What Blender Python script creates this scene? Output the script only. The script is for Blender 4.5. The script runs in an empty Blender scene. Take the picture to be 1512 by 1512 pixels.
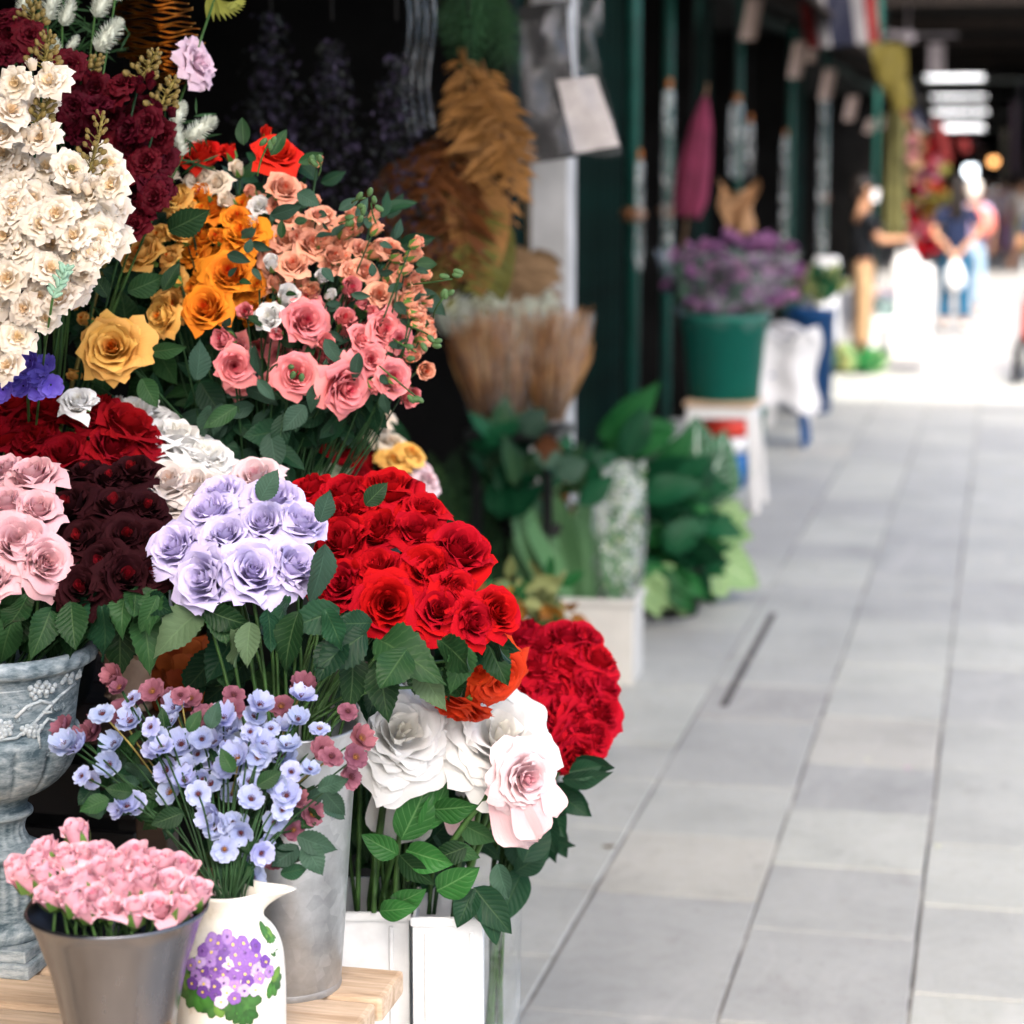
import bpy, bmesh, math, random
from mathutils import Vector, Matrix, noise
R = math.radians
rng = random.Random(7)
sc = bpy.context.scene
col = sc.collection
# ------------------------------------------------------------------ camera
FPX = 3200.0                       # focal length in photograph pixels (1512 px frame)
CAMH = 1.55
YAW, PITCH = R(12.69), R(8.64)
cam_d = bpy.data.cameras.new('camera'); cam = bpy.data.objects.new('camera', cam_d); col.objects.link(cam)
cam_d.sensor_width = 24; cam_d.lens = FPX / 1512 * 24
cam_d.clip_start = 0.05; cam_d.clip_end = 800
cam.location = (0, 0, CAMH)
CR = Matrix.Rotation(YAW, 3, 'Z') @ Matrix.Rotation(R(90) - PITCH, 3, 'X')
cam.rotation_euler = CR.to_euler()
cam_d.dof.use_dof = True; cam_d.dof.focus_distance = 2.62; cam_d.dof.aperture_fstop = 2.5
cam_d.dof.aperture_blades = 9
sc.camera = cam
C0 = Vector((0, 0, CAMH))
cr, cu, cb = CR.col[0].copy(), CR.col[1].copy(), CR.col[2].copy()    # right, up, back (towards camera)
# ------------------------------------------------------------------ world, sun, exposure
SUN_EL, SUN_AZ = R(52), R(-14)     # sun behind the camera, a little to the right
w = bpy.data.worlds.new('World'); sc.world = w; w.use_nodes = True
wn = w.node_tree
sky = wn.nodes.new('ShaderNodeTexSky'); sky.sky_type = 'NISHITA'; sky.sun_disc = False
sky.sun_elevation = SUN_EL; sky.sun_rotation = R(180) + SUN_AZ
sky.air_density = 1.0; sky.dust_density = 6.0; sky.ozone_density = 1.0
wn.links.new(sky.outputs[0], wn.nodes['Background'].inputs[0])
wn.nodes['Background'].inputs[1].default_value = 0.15
sun_d = bpy.data.lights.new('sun', 'SUN'); sun_d.energy = 2.0; sun_d.angle = R(0.5); sun_d.color = (1, .95, .87)
sun = bpy.data.objects.new('sun', sun_d); col.objects.link(sun)
sdir = Vector((-math.sin(SUN_AZ) * math.cos(SUN_EL), -math.cos(SUN_AZ) * math.cos(SUN_EL), math.sin(SUN_EL)))  # towards the sun
sun.rotation_euler = sdir.to_track_quat('Z', 'Y').to_euler()
sun.location = (0, -5, 20)
sc.view_settings.view_transform = 'Standard'; sc.view_settings.look = 'None'
sc.view_settings.exposure = 1.85; sc.view_settings.gamma = 1; sc.view_settings.use_curve_mapping = False
sc.render.engine = 'CYCLES'
sc.cycles.max_bounces = 8; sc.cycles.diffuse_bounces = 2; sc.cycles.transparent_max_bounces = 24
sc.cycles.caustics_reflective = False; sc.cycles.caustics_refractive = False
# ------------------------------------------------------------------ pixel helpers (a pixel gives a direction, D a distance)
def ray(px, py): return cr * ((px - 756) / FPX) - cu * ((py - 756) / FPX) - cb
def P(px, py, d): return C0 + ray(px, py) * d
def Zp(px, py, z):
    r = ray(px, py); return C0 + r * ((z - CAMH) / r.z)
def Xp(px, py, x):
    r = ray(px, py); return C0 + r * (x / r.x)
def depth(p): return -(p - C0).dot(cb)
# ------------------------------------------------------------------ mesh helpers
class MB:
    def __init__(s): s.v = []; s.f = []; s.uv = []; s.o = []; s.c = []
    def add(s, verts, faces, uvs=None, o=0.0, c=None):
        b = len(s.v); s.v.extend(verts); s.f.extend([tuple(i + b for i in f) for f in faces])
        s.uv.extend(uvs if uvs else [(0, 0)] * len(verts)); s.o.extend([o] * len(verts))
        s.c.extend([c or (1, 1, 1)] * len(verts))
    def grid(s, fn, nu, nv, o=0.0, c=None, closed=False):
        vs, uv = [], []
        for j in range(nv + 1):
            for i in range(nu + (0 if closed else 1)):
                vs.append(fn(i / nu, j / nv)); uv.append((i / nu, j / nv))
        W = nu if closed else nu + 1
        fs = []
        for j in range(nv):
            for i in range(nu):
                i2 = (i + 1) % W if closed else i + 1
                fs.append((j * W + i, j * W + i2, (j + 1) * W + i2, (j + 1) * W + i))
        s.add(vs, fs, uv, o, c)
    def tube(s, pts, r, n=6, c=None, cap=True):
        pts = [Vector(p) for p in pts]; rs = r if isinstance(r, (list, tuple)) else [r] * len(pts)
        vs, fs, uv = [], [], []
        prev = None
        for k, p in enumerate(pts):
            t = (pts[min(k + 1, len(pts) - 1)] - pts[max(k - 1, 0)]).normalized()
            a = prev if prev is not None else (Vector((0, 0, 1)) if abs(t.z) < .9 else Vector((1, 0, 0)))
            x = a - t * a.dot(t); x.normalize(); prev = x; y = t.cross(x)
            for i in range(n):
                q = 2 * math.pi * i / n
                vs.append(p + (x * math.cos(q) + y * math.sin(q)) * rs[k]); uv.append((i / n, k / max(1, len(pts) - 1)))
        for k in range(len(pts) - 1):
            for i in range(n):
                j = (i + 1) % n; fs.append((k * n + i, k * n + j, (k + 1) * n + j, (k + 1) * n + i))
        if cap:
            fs.append(tuple(range(n - 1, -1, -1))); fs.append(tuple((len(pts) - 1) * n + i for i in range(n)))
        s.add(vs, fs, uv, 0, c)
    def lathe(s, prof, n=32, mod=None, a0=0, a1=2 * math.pi, org=(0, 0, 0), c=None):
        ox, oy, oz = org; full = abs(a1 - a0 - 2 * math.pi) < 1e-6
        W = n if full else n + 1; vs, uv, fs = [], [], []
        for k, (r, z) in enumerate(prof):
            for i in range(W):
                a = a0 + (a1 - a0) * i / n
                rr = mod(r, z, a) if mod else r
                vs.append(Vector((ox + rr * math.cos(a), oy + rr * math.sin(a), oz + z))); uv.append((i / n, k / (len(prof) - 1)))
        for k in range(len(prof) - 1):
            for i in range(n):
                j = (i + 1) % W; fs.append((k * W + i, k * W + j, (k + 1) * W + j, (k + 1) * W + i))
        s.add(vs, fs, uv, 0, c)
    def box(s, lo, hi, c=None):
        x0, y0, z0 = lo; x1, y1, z1 = hi
        vs = [Vector(p) for p in ((x0,y0,z0),(x1,y0,z0),(x1,y1,z0),(x0,y1,z0),(x0,y0,z1),(x1,y0,z1),(x1,y1,z1),(x0,y1,z1))]
        s.add(vs, [(3,2,1,0),(4,5,6,7),(0,1,5,4),(1,2,6,5),(2,3,7,6),(3,0,4,7)],
              [(p.x, p.y + p.z) for p in vs], 0, c)
    def ball(s, ctr, r, n=6, m=5, sq=(1, 1, 1), c=None, rot=None):
        ctr = Vector(ctr)
        def fn(u, v):
            a = u * 2 * math.pi; t = v * math.pi
            p = Vector((math.sin(t) * math.cos(a) * sq[0], math.sin(t) * math.sin(a) * sq[1], -math.cos(t) * sq[2])) * r
            return ctr + (rot @ p if rot else p)
        s.grid(fn, n, m, 0, c, closed=True)
    def xf(s, M):
        s.v = [M @ Vector(p) for p in s.v]; return s
    def mesh(s, name='mesh', smooth=True, colors=False):
        me = bpy.data.meshes.new(name)
        me.from_pydata([tuple(p) for p in s.v], [], s.f)
        n = len(me.loops); vi = [0] * n; me.loops.foreach_get('vertex_index', vi)
        ul = me.uv_layers.new(name='UVMap'); flat = [0.0] * (2 * n)
        for k, i in enumerate(vi): flat[2*k], flat[2*k+1] = s.uv[i]
        ul.data.foreach_set('uv', flat)
        a = me.attributes.new('po', 'FLOAT', 'POINT'); a.data.foreach_set('value', s.o)
        if colors:
            ca = me.attributes.new('tint', 'FLOAT_COLOR', 'POINT')
            ca.data.foreach_set('color', [x for c in s.c for x in (c[0], c[1], c[2], 1)])
        me.polygons.foreach_set('use_smooth', [smooth] * len(me.polygons))
        me.materials.append(None)
        me.update(); return me
WM = {}
def obj(name, me, mat=None, parent=None, M=None):
    if isinstance(me, MB): me = me.mesh(name)
    o = bpy.data.objects.new(name, me); col.objects.link(o)
    if mat is not None:
        if not me.materials: me.materials.append(None)
        o.material_slots[0].link = 'OBJECT'; o.material_slots[0].material = mat
    M = M or Matrix.Identity(4)
    if parent is not None:
        o.parent = parent; o.matrix_basis = WM[parent].inverted() @ M
    else:
        o.matrix_basis = M
    WM[o] = M.copy()
    return o
def tag(o, label=None, cat=None, group=None, kind=None):
    if label: o['label'] = label
    if cat: o['category'] = cat
    if group: o['group'] = group
    if kind: o['kind'] = kind
    return o
def thing(name, loc, label, cat, group=None):
    o = bpy.data.objects.new(name, None); col.objects.link(o); o.empty_display_size = .05
    M = Matrix.Translation(loc); o.matrix_basis = M; WM[o] = M
    return tag(o, label, cat, group)
def frame(axis, spin=0.0, loc=(0, 0, 0), s=1.0):
    z = Vector(axis).normalized(); a = Vector((0, 0, 1)) if abs(z.z) < .95 else Vector((1, 0, 0))
    x = a.cross(z).normalized(); y = z.cross(x)
    if not isinstance(s, (tuple, list)): s = (s, s, s)
    M = Matrix((x, y, z)).transposed().to_4x4()
    return Matrix.Translation(loc) @ M @ Matrix.Rotation(spin, 4, 'Z') @ Matrix.Diagonal((*s, 1))
def T(v): return Matrix.Translation(v)
def bbox_mesh(sx, sy, sz, bev=.004, seg=2, name='block'):
    bm = bmesh.new(); bmesh.ops.create_cube(bm, size=1)
    bmesh.ops.scale(bm, vec=(sx, sy, sz), verts=bm.verts)
    if bev: bmesh.ops.bevel(bm, geom=bm.edges[:], offset=bev, segments=seg, affect='EDGES', profile=.6)
    me = bpy.data.meshes.new(name); bm.to_mesh(me); bm.free(); me.materials.append(None)
    me.polygons.foreach_set('use_smooth', [False] * len(me.polygons))
    return me
def box_obj(name, lo, hi, mat, parent=None, bev=.004):
    lo, hi = Vector(lo), Vector(hi); s = hi - lo
    return obj(name, bbox_mesh(s.x, s.y, s.z, min(bev, .45 * min(s)) if bev else 0), mat, parent, T((lo + hi) / 2))
# ------------------------------------------------------------------ material helpers
class NT:
    def __init__(s, name):
        s.m = bpy.data.materials.new(name); s.m.use_nodes = True; s.t = s.m.node_tree; s.t.nodes.clear()
        s.out = s.t.nodes.new('ShaderNodeOutputMaterial')
    def n(s, typ, ins=None, **props):
        nd = s.t.nodes.new('ShaderNode' + typ)
        for k, v in props.items(): setattr(nd, k, v)
        for k, v in (ins or {}).items(): s.set(nd.inputs[k], v)
        return nd
    def set(s, sock, v):
        if hasattr(v, 'is_output'): s.t.links.new(v, sock)
        elif hasattr(v, 'outputs'): s.t.links.new(v.outputs[0], sock)
        else:
            if isinstance(v, tuple) and len(v) == 3 and sock.type == 'RGBA': v = (*v, 1)
            sock.default_value = v
    def math(s, op, a, b=0.0, c=0.0):
        nd = s.n('Math', operation=op); s.set(nd.inputs[0], a); s.set(nd.inputs[1], b); s.set(nd.inputs[2], c); return nd.outputs[0]
    def mix(s, f, a, b, bt='MIX'):
        nd = s.n('Mix', data_type='RGBA', blend_type=bt); s.set(nd.inputs[0], f); s.set(nd.inputs[6], a); s.set(nd.inputs[7], b); return nd.outputs[2]
    def ramp(s, f, stops):
        nd = s.n('ValToRGB'); s.set(nd.inputs[0], f); e = nd.color_ramp.elements
        while len(e) < len(stops): e.new(.5)
        for k, (p, c) in enumerate(stops):
            e[k].position = p; e[k].color = (*c, 1) if isinstance(c, tuple) else (c, c, c, 1)
        return nd.outputs[0]
    def noise(s, scale, detail=3, rough=.55, vec=None, dist=0):
        nd = s.n('TexNoise', {'Scale': scale, 'Detail': detail, 'Roughness': rough, 'Distortion': dist})
        if vec is not None: s.set(nd.inputs['Vector'], vec)
        return nd.outputs[0]
    def objc(s): return s.n('TexCoord').outputs['Object']
    def uv(s): return s.n('TexCoord').outputs['UV']
    def mapv(s, vec, sc_): return s.n('Mapping', {'Vector': vec, 'Scale': sc_}).outputs[0]
    def bump(s, h, strength=.3, dist=.01): return s.n('Bump', {'Height': h, 'Strength': strength, 'Distance': dist}).outputs[0]
    def bsdf(s, color, rough=.5, metal=0.0, normal=None, spec=None, **kw):
        nd = s.n('BsdfPrincipled'); s.set(nd.inputs['Base Color'], color); s.set(nd.inputs['Roughness'], rough); s.set(nd.inputs['Metallic'], metal)
        if normal is not None: s.set(nd.inputs['Normal'], normal)
        if spec is not None: s.set(nd.inputs['Specular IOR Level'], spec)
        for k, v in kw.items(): s.set(nd.inputs[k.replace('_', ' ')], v)
        return nd
    def done(s, sh): s.set(s.out.inputs[0], sh); return s.m
def plain(name, c, rough=.6, metal=0.0, var=.12, scale=8.0, bump=.0, spec=.2):
    t = NT(name); n = t.noise(scale, 4, vec=t.objc())
    c2 = tuple(max(0, x * (1 - 2 * var)) for x in c); c3 = tuple(min(1, x * (1 + var)) for x in c)
    cc = t.ramp(n, [(.3, c2), (.7, c3)])
    r = t.math('MULTIPLY_ADD', n, .25, rough - .12)
    return t.done(t.bsdf(cc, r, metal, t.bump(t.noise(scale * 12, 3, vec=t.objc()), bump, .002) if bump else None, spec))
def petal_mat(name, core, mid, edge, transl=.14, rough=.6, var=.16, sheen=.0, vein=.12, hue=.012, spec=.08):
    """core: colour of the flower's heart; mid: petal base; edge: petal rim."""
    t = NT(name)
    uv = t.n('SeparateXYZ', {0: t.uv()}); v = uv.outputs[1]
    po = t.n('Attribute', attribute_name='po').outputs['Fac']
    c = t.mix(t.math('POWER', v, 1.6), mid, edge)
    c = t.mix(t.ramp(po, [(.0, 1.0), (.32, 0.0)]), c, core)
    rnd = t.n('ObjectInfo').outputs['Random']
    hsv = t.n('HueSaturation', {'Hue': t.math('MULTIPLY_ADD', rnd, hue, .5 - hue / 2), 'Value': t.math('MULTIPLY_ADD', rnd, var, 1 - var * .6), 'Color': c})
    st = t.noise(1, 4, vec=t.mapv(t.uv(), (34, 2.2, 1)))
    c = t.mix(vein, hsv.outputs[0], t.ramp(st, [(.3, .35), (.7, 1.0)]), 'MULTIPLY')
    nb = t.bump(t.math('ADD', st, t.math('MULTIPLY', t.noise(5, 3, vec=t.uv()), 1.6)), .2, .003)
    b = t.bsdf(c, rough, 0, nb, spec)
    if sheen: b.inputs['Sheen Weight'].default_value = sheen
    tr = t.n('BsdfTranslucent', {'Color': c})
    return t.done(t.n('MixShader', {0: transl, 1: b, 2: tr}))
def leaf_mat(name, c1, c2, rough=.42, vein=(.12, .2, .08), nv=9, transl=.10, slope=2.4, vs=.5):
    c1, c2 = tuple(x * .38 for x in c1), tuple(x * .80 for x in c2); t = NT(name)  # darkened low end makes the random spread mimic lit and shaded leaves
    uv = t.n('SeparateXYZ', {0: t.uv()}); u = t.math('ABSOLUTE', t.math('MULTIPLY_ADD', uv.outputs[0], 2.0, -1.0)); v = uv.outputs[1]
    s = t.math('FRACT', t.math('SUBTRACT', t.math('MULTIPLY', v, float(nv)), t.math('MULTIPLY', u, slope)))
    sv = t.math('ABSOLUTE', t.math('SUBTRACT', s, .5))
    side = t.ramp(sv, [(.0, 1.0), (.11, 0.0)]); mid = t.ramp(u, [(.015, 1.0), (.07, 0.0)])
    vm = t.math('MAXIMUM', t.math('MULTIPLY', side, .55), mid)
    rnd = t.n('ObjectInfo').outputs['Random']
    n = t.noise(3, 4, vec=t.objc())
    base = t.mix(t.math('ADD', t.math('MULTIPLY', rnd, .7), t.math('MULTIPLY', n, .3)), c1, c2)
    c = t.mix(t.math('MULTIPLY', vm, vs), base, vein)
    b = t.bsdf(c, t.math('MULTIPLY_ADD', n, .2, rough - .1), 0, t.bump(t.math('SUBTRACT', t.math('MULTIPLY', sv, 1.0), mid), .22, .004), .12)
    return t.done(t.n('MixShader', {0: transl, 1: b, 2: t.n('BsdfTranslucent', {'Color': c})}))
def tint_mat(name, rough=.55, transl=0.0, spec=.4):
    t = NT(name); c = t.n('Attribute', attribute_name='tint').outputs['Color']
    b = t.bsdf(c, rough, 0, None, spec)
    if not transl: return t.done(b)
    return t.done(t.n('MixShader', {0: transl, 1: b, 2: t.n('BsdfTranslucent', {'Color': c})}))
def film_mat(name, c=(.9, .95, .97), opac=.35, rough=.12):
    """clear crinkled plastic film"""
    t = NT(name)
    nb = t.bump(t.noise(22, 4, .6, vec=t.objc(), dist=1.2), .6, .02)
    g = t.n('BsdfGlossy', {'Color': (.95, .97, 1), 'Roughness': rough, 'Normal': nb})
    d = t.bsdf(c, .4, 0, nb); tr = t.n('BsdfTransparent', {'Color': (.97, .98, .98)})
    fac = t.math('MULTIPLY_ADD', t.math('POWER', t.n('LayerWeight', {'Blend': .5, 'Normal': nb}).outputs['Facing'], 2.0), .20, .02)
    m = t.n('MixShader', {0: t.ramp(t.noise(9, 4, .6, vec=t.objc(), dist=.8), [(.45, 0.02), (.75, opac)]), 1: tr, 2: d})
    return t.done(t.n('MixShader', {0: fac, 1: m, 2: g}))
# ================================================================== structure: ground, pavement, shops, roofs
def paver_mat(name, base):
    t = NT(name); oc = t.objc(); rnd = t.n('ObjectInfo').outputs['Random']; loc = t.n('ObjectInfo').outputs['Location']
    wp = t.n('NewGeometry').outputs['Position']
    n1 = t.noise(3.2, 5, .6, vec=wp); n2 = t.noise(26, 4, .65, vec=wp); n3 = t.noise(260, 2, vec=wp)
    c = t.ramp(n1, [(.25, tuple(x * .80 for x in base)), (.5, base), (.78, tuple(x * 1.10 for x in base))])
    c = t.mix(.35, c, t.ramp(n2, [(.3, (.72, .68, .62)), (.55, (1, 1, 1))]), 'MULTIPLY')
    c = t.mix(.18, c, t.ramp(n3, [(.35, .4), (.6, 1.0)]), 'MULTIPLY')
    hs = t.n('HueSaturation', {'Value': t.math('MULTIPLY_ADD', rnd, .26, .85), 'Saturation': t.math('MULTIPLY_ADD', rnd, .7, .6), 'Color': c})
    st = t.ramp(t.noise(7, 3, .7, vec=t.mapv(wp, (1, .4, 1)), dist=.6), [(.62, 0.0), (.72, 1.0)])
    c = t.mix(t.math('MULTIPLY', st, .30), hs.outputs[0], (.2, .18, .16))
    sp = t.ramp(t.noise(38, 2, .5, vec=wp), [(.70, 0.0), (.74, 1.0)]); c = t.mix(t.math('MULTIPLY', sp, .35), c, (.13, .12, .11))
    ws = t.ramp(t.noise(2.1, 4, .7, vec=t.mapv(wp, (1.6, .5, 1)), dist=1.5), [(.55, 0.0), (.75, 1.0)]); c = t.mix(t.math('MULTIPLY', ws, .28), c, (.60, .59, .57))
    return t.done(t.bsdf(c, t.math('MULTIPLY_ADD', n2, .25, .5), 0, t.bump(t.math('ADD', n3, n2), .25, .004), .4))
M_paver = paver_mat('concrete paver', (.395, .402, .375))
M_paver2 = paver_mat('beige paver', (.41, .405, .37))
def joint_mat():
    t = NT('paver joint'); wp = t.n('NewGeometry').outputs['Position']
    n = t.noise(4, 4, .7, vec=wp)
    return t.done(t.bsdf(t.ramp(n, [(.34, (.045, .042, .04)), (.50, (.15, .14, .135)), (.64, (.42, .41, .39))]), .9))
M_joint = joint_mat()
def far_paving():
    t = NT('far paving'); wp = t.n('NewGeometry').outputs['Position']
    br = t.n('TexBrick', {'Vector': wp, 'Color1': (.27, .265, .26), 'Color2': (.31, .305, .30), 'Mortar': (.12, .115, .11), 'Scale': 1.0,
             'Mortar Size': .006, 'Brick Width': .7, 'Row Height': .35})
    return t.done(t.bsdf(br.outputs[0], .8))
g = MB(); g.grid(lambda u, v: Vector((-300 + 600 * u, -120 + 620 * v, -.012)), 8, 8)
tag(obj('ground', g, far_paving()), kind='structure')
pv = MB(); pv.grid(lambda u, v: Vector((-2.2 + 4.2 * u, 2.6 + 15.4 * v, -.005)), 4, 12)
pave = tag(obj('pavement', pv, M_joint), kind='structure')
JX = [-2.2, -1.905, -1.55, -1.19, -.839, -.476, -.128, .222, .572, .922, 1.27]
pmesh = {}
r2 = random.Random(3)
for k in range(len(JX) - 1):
    x0, x1 = JX[k], JX[k + 1]
    y = 2.6 + r2.random() * .5
    while y < 17.9:
        L = r2.choice([.71, .36, .53, .36, .71, .45])
        key = (round(x1 - x0, 3), L)
        if key not in pmesh: pmesh[key] = bbox_mesh(x1 - x0 - .006, L - .005, .02, .003, 1)
        o = obj('paver', pmesh[key], M_paver2 if r2.random() < .07 else M_paver, pave,
                T(((x0 + x1) / 2 + r2.uniform(-.0015, .0015), y + L / 2, -.0085 + r2.uniform(-.0015, .0015))) @ Matrix.Rotation(r2.uniform(-.004, .004), 4, 'Z') @ Matrix.Rotation(r2.uniform(-.003, .003), 4, 'X'))
        y += L
# dark slot where a channel cover has sunk
M_dark = plain('near black', (.012, .012, .012), .8)
box_obj('drain_slot', (-.784, 6.3, -.004), (-.760, 7.75, .0045), plain('drain iron', (.11, .10, .095), .8, 0, .5, 9), pave, .002)
# small litter on the paving
M_lit1 = plain('litter brown', (.12, .09, .05), .8); M_lit2 = plain('litter pink', (.6, .3, .5), .8); M_lit3 = plain('litter pale', (.6, .65, .45), .8)
lm = MB(); lm.grid(lambda u, v: Vector(((u - .5) * (1 - (2 * v - 1) ** 2) * .6, (v - .5), .12 * math.sin(u * 3) + .05 * math.sin(v * 9))), 4, 5); leafbit = lm.mesh('fallen_petal')
for (px, py, s, m, lb) in ((899, 1250, .03, M_lit1, 'small dried brown leaf fallen on the grey paving nearest the white bins'),
                       (1340, 1134, .018, M_lit2, 'tiny pink petal lying on the grey paving'), (1282, 1122, .018, M_lit3, 'tiny pale petal lying left of the pink one on the paving'),
                       (1385, 1250, .02, M_lit3, 'tiny pale petal lying beside a long paving joint')):
    p = Zp(px, py, .004); tag(obj('fallen_petal', leafbit, m, None, T(p) @ Matrix.Rotation(rng.random() * 6, 4, 'Z') @ Matrix.Scale(s, 4)), lb, 'petal', 'petals on the paving')
# ------------------------------------------------------------------ shop interior behind the flower stall
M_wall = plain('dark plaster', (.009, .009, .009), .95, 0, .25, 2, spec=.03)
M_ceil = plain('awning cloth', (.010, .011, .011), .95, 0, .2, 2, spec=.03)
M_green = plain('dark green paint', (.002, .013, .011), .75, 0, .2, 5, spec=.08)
M_green2 = plain('green post paint', (.008, .07, .055), .3, 0, .2, 5)
M_beam = plain('roof beam', (.03, .022, .018), .7, 0, .2, 3)
M_steel = plain('galvanised steel', (.35, .36, .36), .35, .8, .2, 6)
sh = thing('flower_shop', (-3.2, 4, 0), 'dark open flower shop interior behind the bouquets on the left', 'shop')
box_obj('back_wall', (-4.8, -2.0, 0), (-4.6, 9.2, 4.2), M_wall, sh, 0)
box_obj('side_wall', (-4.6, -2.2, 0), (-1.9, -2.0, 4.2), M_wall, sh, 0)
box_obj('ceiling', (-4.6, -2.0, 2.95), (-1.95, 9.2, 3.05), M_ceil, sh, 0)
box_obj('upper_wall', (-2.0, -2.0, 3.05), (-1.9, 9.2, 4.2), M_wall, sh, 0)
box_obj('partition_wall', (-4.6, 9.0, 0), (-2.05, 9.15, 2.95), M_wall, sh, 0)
pil = P(802, 350, 8.3)
box_obj('pillar', (pil.x - .075, 8.3, 0), (pil.x + .075, 8.45, 2.95), plain('white pillar paint', (.5, .5, .5), .7, 0, .15, 4), sh, .006)
# cloth awning over the stall
M_awn = plain('awning canvas', (.07, .08, .075), .85, 0, .2, 3)
aw = thing('awning', (-1.4, 4, 2.6), 'dark cloth awning stretched above the flower stall', 'awning')
am = MB(); am.grid(lambda u, v: Vector((-1.9 + .80 * u, -1.6 + 9.6 * v, 2.92 - .47 * u - .03 * math.sin(v * 40) * u)), 6, 60)
obj('cloth', am, M_awn, aw)
for yy in (-1.4, 1.7, 4.8, 7.9):
    b = MB(); b.tube([(-1.9, yy, 2.9), (-1.1, yy, 2.43)], .015); obj('support_arm', b, M_steel, aw)
b = MB(); b.tube([(-1.1, -1.6, 2.44), (-1.1, 8.0, 2.44)], .016); obj('front_rail', b, M_steel, aw)
# shopfronts further on: dark green folding shutters of narrow steel leaves
slat = bbox_mesh(.05, .1, 2.9, .008, 1)
shops = [(9.15, 14.3, 2.6, 'dark green shuttered shop nearest the white pillar'), (14.5, 21.0, .9, 'dark open shop behind the standing person in black'),
         (21.2, 36.0, 1.2, 'dark open shop farthest along the row')]
for (ya, yb, ls, lb) in shops:
    s_ = thing('shop', (-2.1, (ya + yb) / 2, 0), lb, 'shop', 'shops along the left')
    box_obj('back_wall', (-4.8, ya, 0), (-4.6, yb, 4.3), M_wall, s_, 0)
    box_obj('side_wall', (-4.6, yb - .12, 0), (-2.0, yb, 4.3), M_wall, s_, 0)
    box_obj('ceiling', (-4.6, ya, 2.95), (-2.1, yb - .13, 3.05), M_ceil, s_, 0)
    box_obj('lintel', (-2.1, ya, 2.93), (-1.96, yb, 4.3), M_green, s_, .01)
    n = int(ls / .115)
    for i in range(n):
        off = .02 if i % 2 else -.02
        obj('shutter_slat', slat, M_green, s_, T((-2.06 + off, ya + .06 + i * .115, 1.48)) @ Matrix.Rotation(.5 if i % 2 else -.5, 4, 'Z'))
# second awning, over the shops further on
aw2 = thing('awning', (-1.4, 20, 2.6), 'long dark cloth awning over the farther shops with flags along its edge', 'awning')
am = MB(); am.grid(lambda u, v: Vector((-1.96 + .86 * u, 11.1 + 18.6 * v, 2.95 - .34 * u - .03 * math.sin(v * 60) * u)), 6, 90)
obj('cloth', am, M_ceil, aw2)
for yy in (11.3, 14.4, 18, 21.2, 25, 29): 
    b = MB(); b.tube([(-1.96, yy, 2.92), (-1.1, yy, 2.58)], .02); obj('support_arm', b, M_beam, aw2)
b = MB(); b.tube([(-1.11, 11.1, 2.59), (-1.11, 29.7, 2.59)], .02); obj('front_rail', b, M_beam, aw2)
for k, (px, lb) in enumerate(((935, 'bright teal steel post nearest the hanging plastic bag'), (985, 'green steel post beside the folded pink umbrella'),
            (1088, 'green steel post behind the brown paper bag'), (1165, 'green steel post left of the person in black'),
            (1216, 'green steel post just behind the person in black'), (1292, 'green steel post right of the face mask'))):
    x = -1.80; d = Xp(px, 300, x); 
    p_ = thing('steel_post', (x, d.y, 0), lb, 'post', 'green steel posts along the shopfronts')
    pr = .036 if k == 0 else .03
    m = MB(); m.lathe([(0, 0), (pr, 0), (pr, 4.2), (0, 4.2)], 14); obj('shaft', m, M_green2, p_, T((x, d.y, 0)))
    m = MB(); m.lathe([(0, 0), (pr + .03, 0), (pr + .03, .012), (pr + .002, .014)], 14); obj('base_plate', m, M_green, p_, T((x, d.y, .005)))
    if k in (0, 1, 4):
        m = MB(); m.lathe([(pr + .002, 0), (pr + .03, .02), (pr + .03, .05), (pr + .002, .07)], 10); obj('clamp', m, plain('brown clamp', (.16, .07, .03), .6), p_, T((x, d.y, 1.36)))
# ------------------------------------------------------------------ roofs: an added one out of view shading the stall, then the hall roof
M_roof = plain('roof sheet', (.018, .017, .016), .9, 0, .2, 1, spec=.05)
M_beam = plain('roof beam', (.03, .022, .018), .7, 0, .2, 3)
ra = tag(thing('roof', (0, 0, 4.2), None, None), kind='structure')
def corr(x0, x1, y0, y1, z, name, parent, zs=.0):
    m = MB(); n = int((x1 - x0) / .1)
    m.grid(lambda u, v: Vector((x0 + (x1 - x0) * u, y0 + (y1 - y0) * v, z + .02 * math.sin(u * n * math.pi) )), n * 2 if n < 120 else 240, 1)
    return obj(name, m, M_roof, parent)
SHADE_ROOF_X1 = 1.9
corr(-3.0, SHADE_ROOF_X1, -3.9, 9.25, 8.5, 'roof_sheet', ra)  # unseen roof added overhead to block the sun and shape the skylight
for yy in (-3.8, -.5, 2.8, 6, 9.1): box_obj('beam', (-3.0, yy, 8.3), (SHADE_ROOF_X1, yy + .08, 8.46), M_beam, ra, 0)  # beams of the same added roof, also out of view
RZ = 4.62
holes = [(62.0, 68.6, -2.4, -.72), (78, 83.6, -2.7, -.8), (94, 102, -3.2, -.9), (119, 133, -4.0, -1.3)]
ye = 36
for (ya, yb, xa, xb) in holes:                       # roof sheets around four roof openings
    corr(-9, 7, ye, ya, RZ, 'roof_sheet', ra); corr(-9, xa, ya, yb, RZ, 'roof_sheet', ra); corr(xb, 7, ya, yb, RZ, 'roof_sheet', ra); ye = yb
corr(-9, 7, ye, 175, RZ, 'roof_sheet', ra)
tk = NT('skylight sheet'); M_skyl = tk.done(tk.n('MixShader', {0: .85, 1: tk.bsdf((.85, .87, .88), .5), 2: tk.n('BsdfTranslucent', {'Color': (.93, .96, .97, 1)})}))
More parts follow.
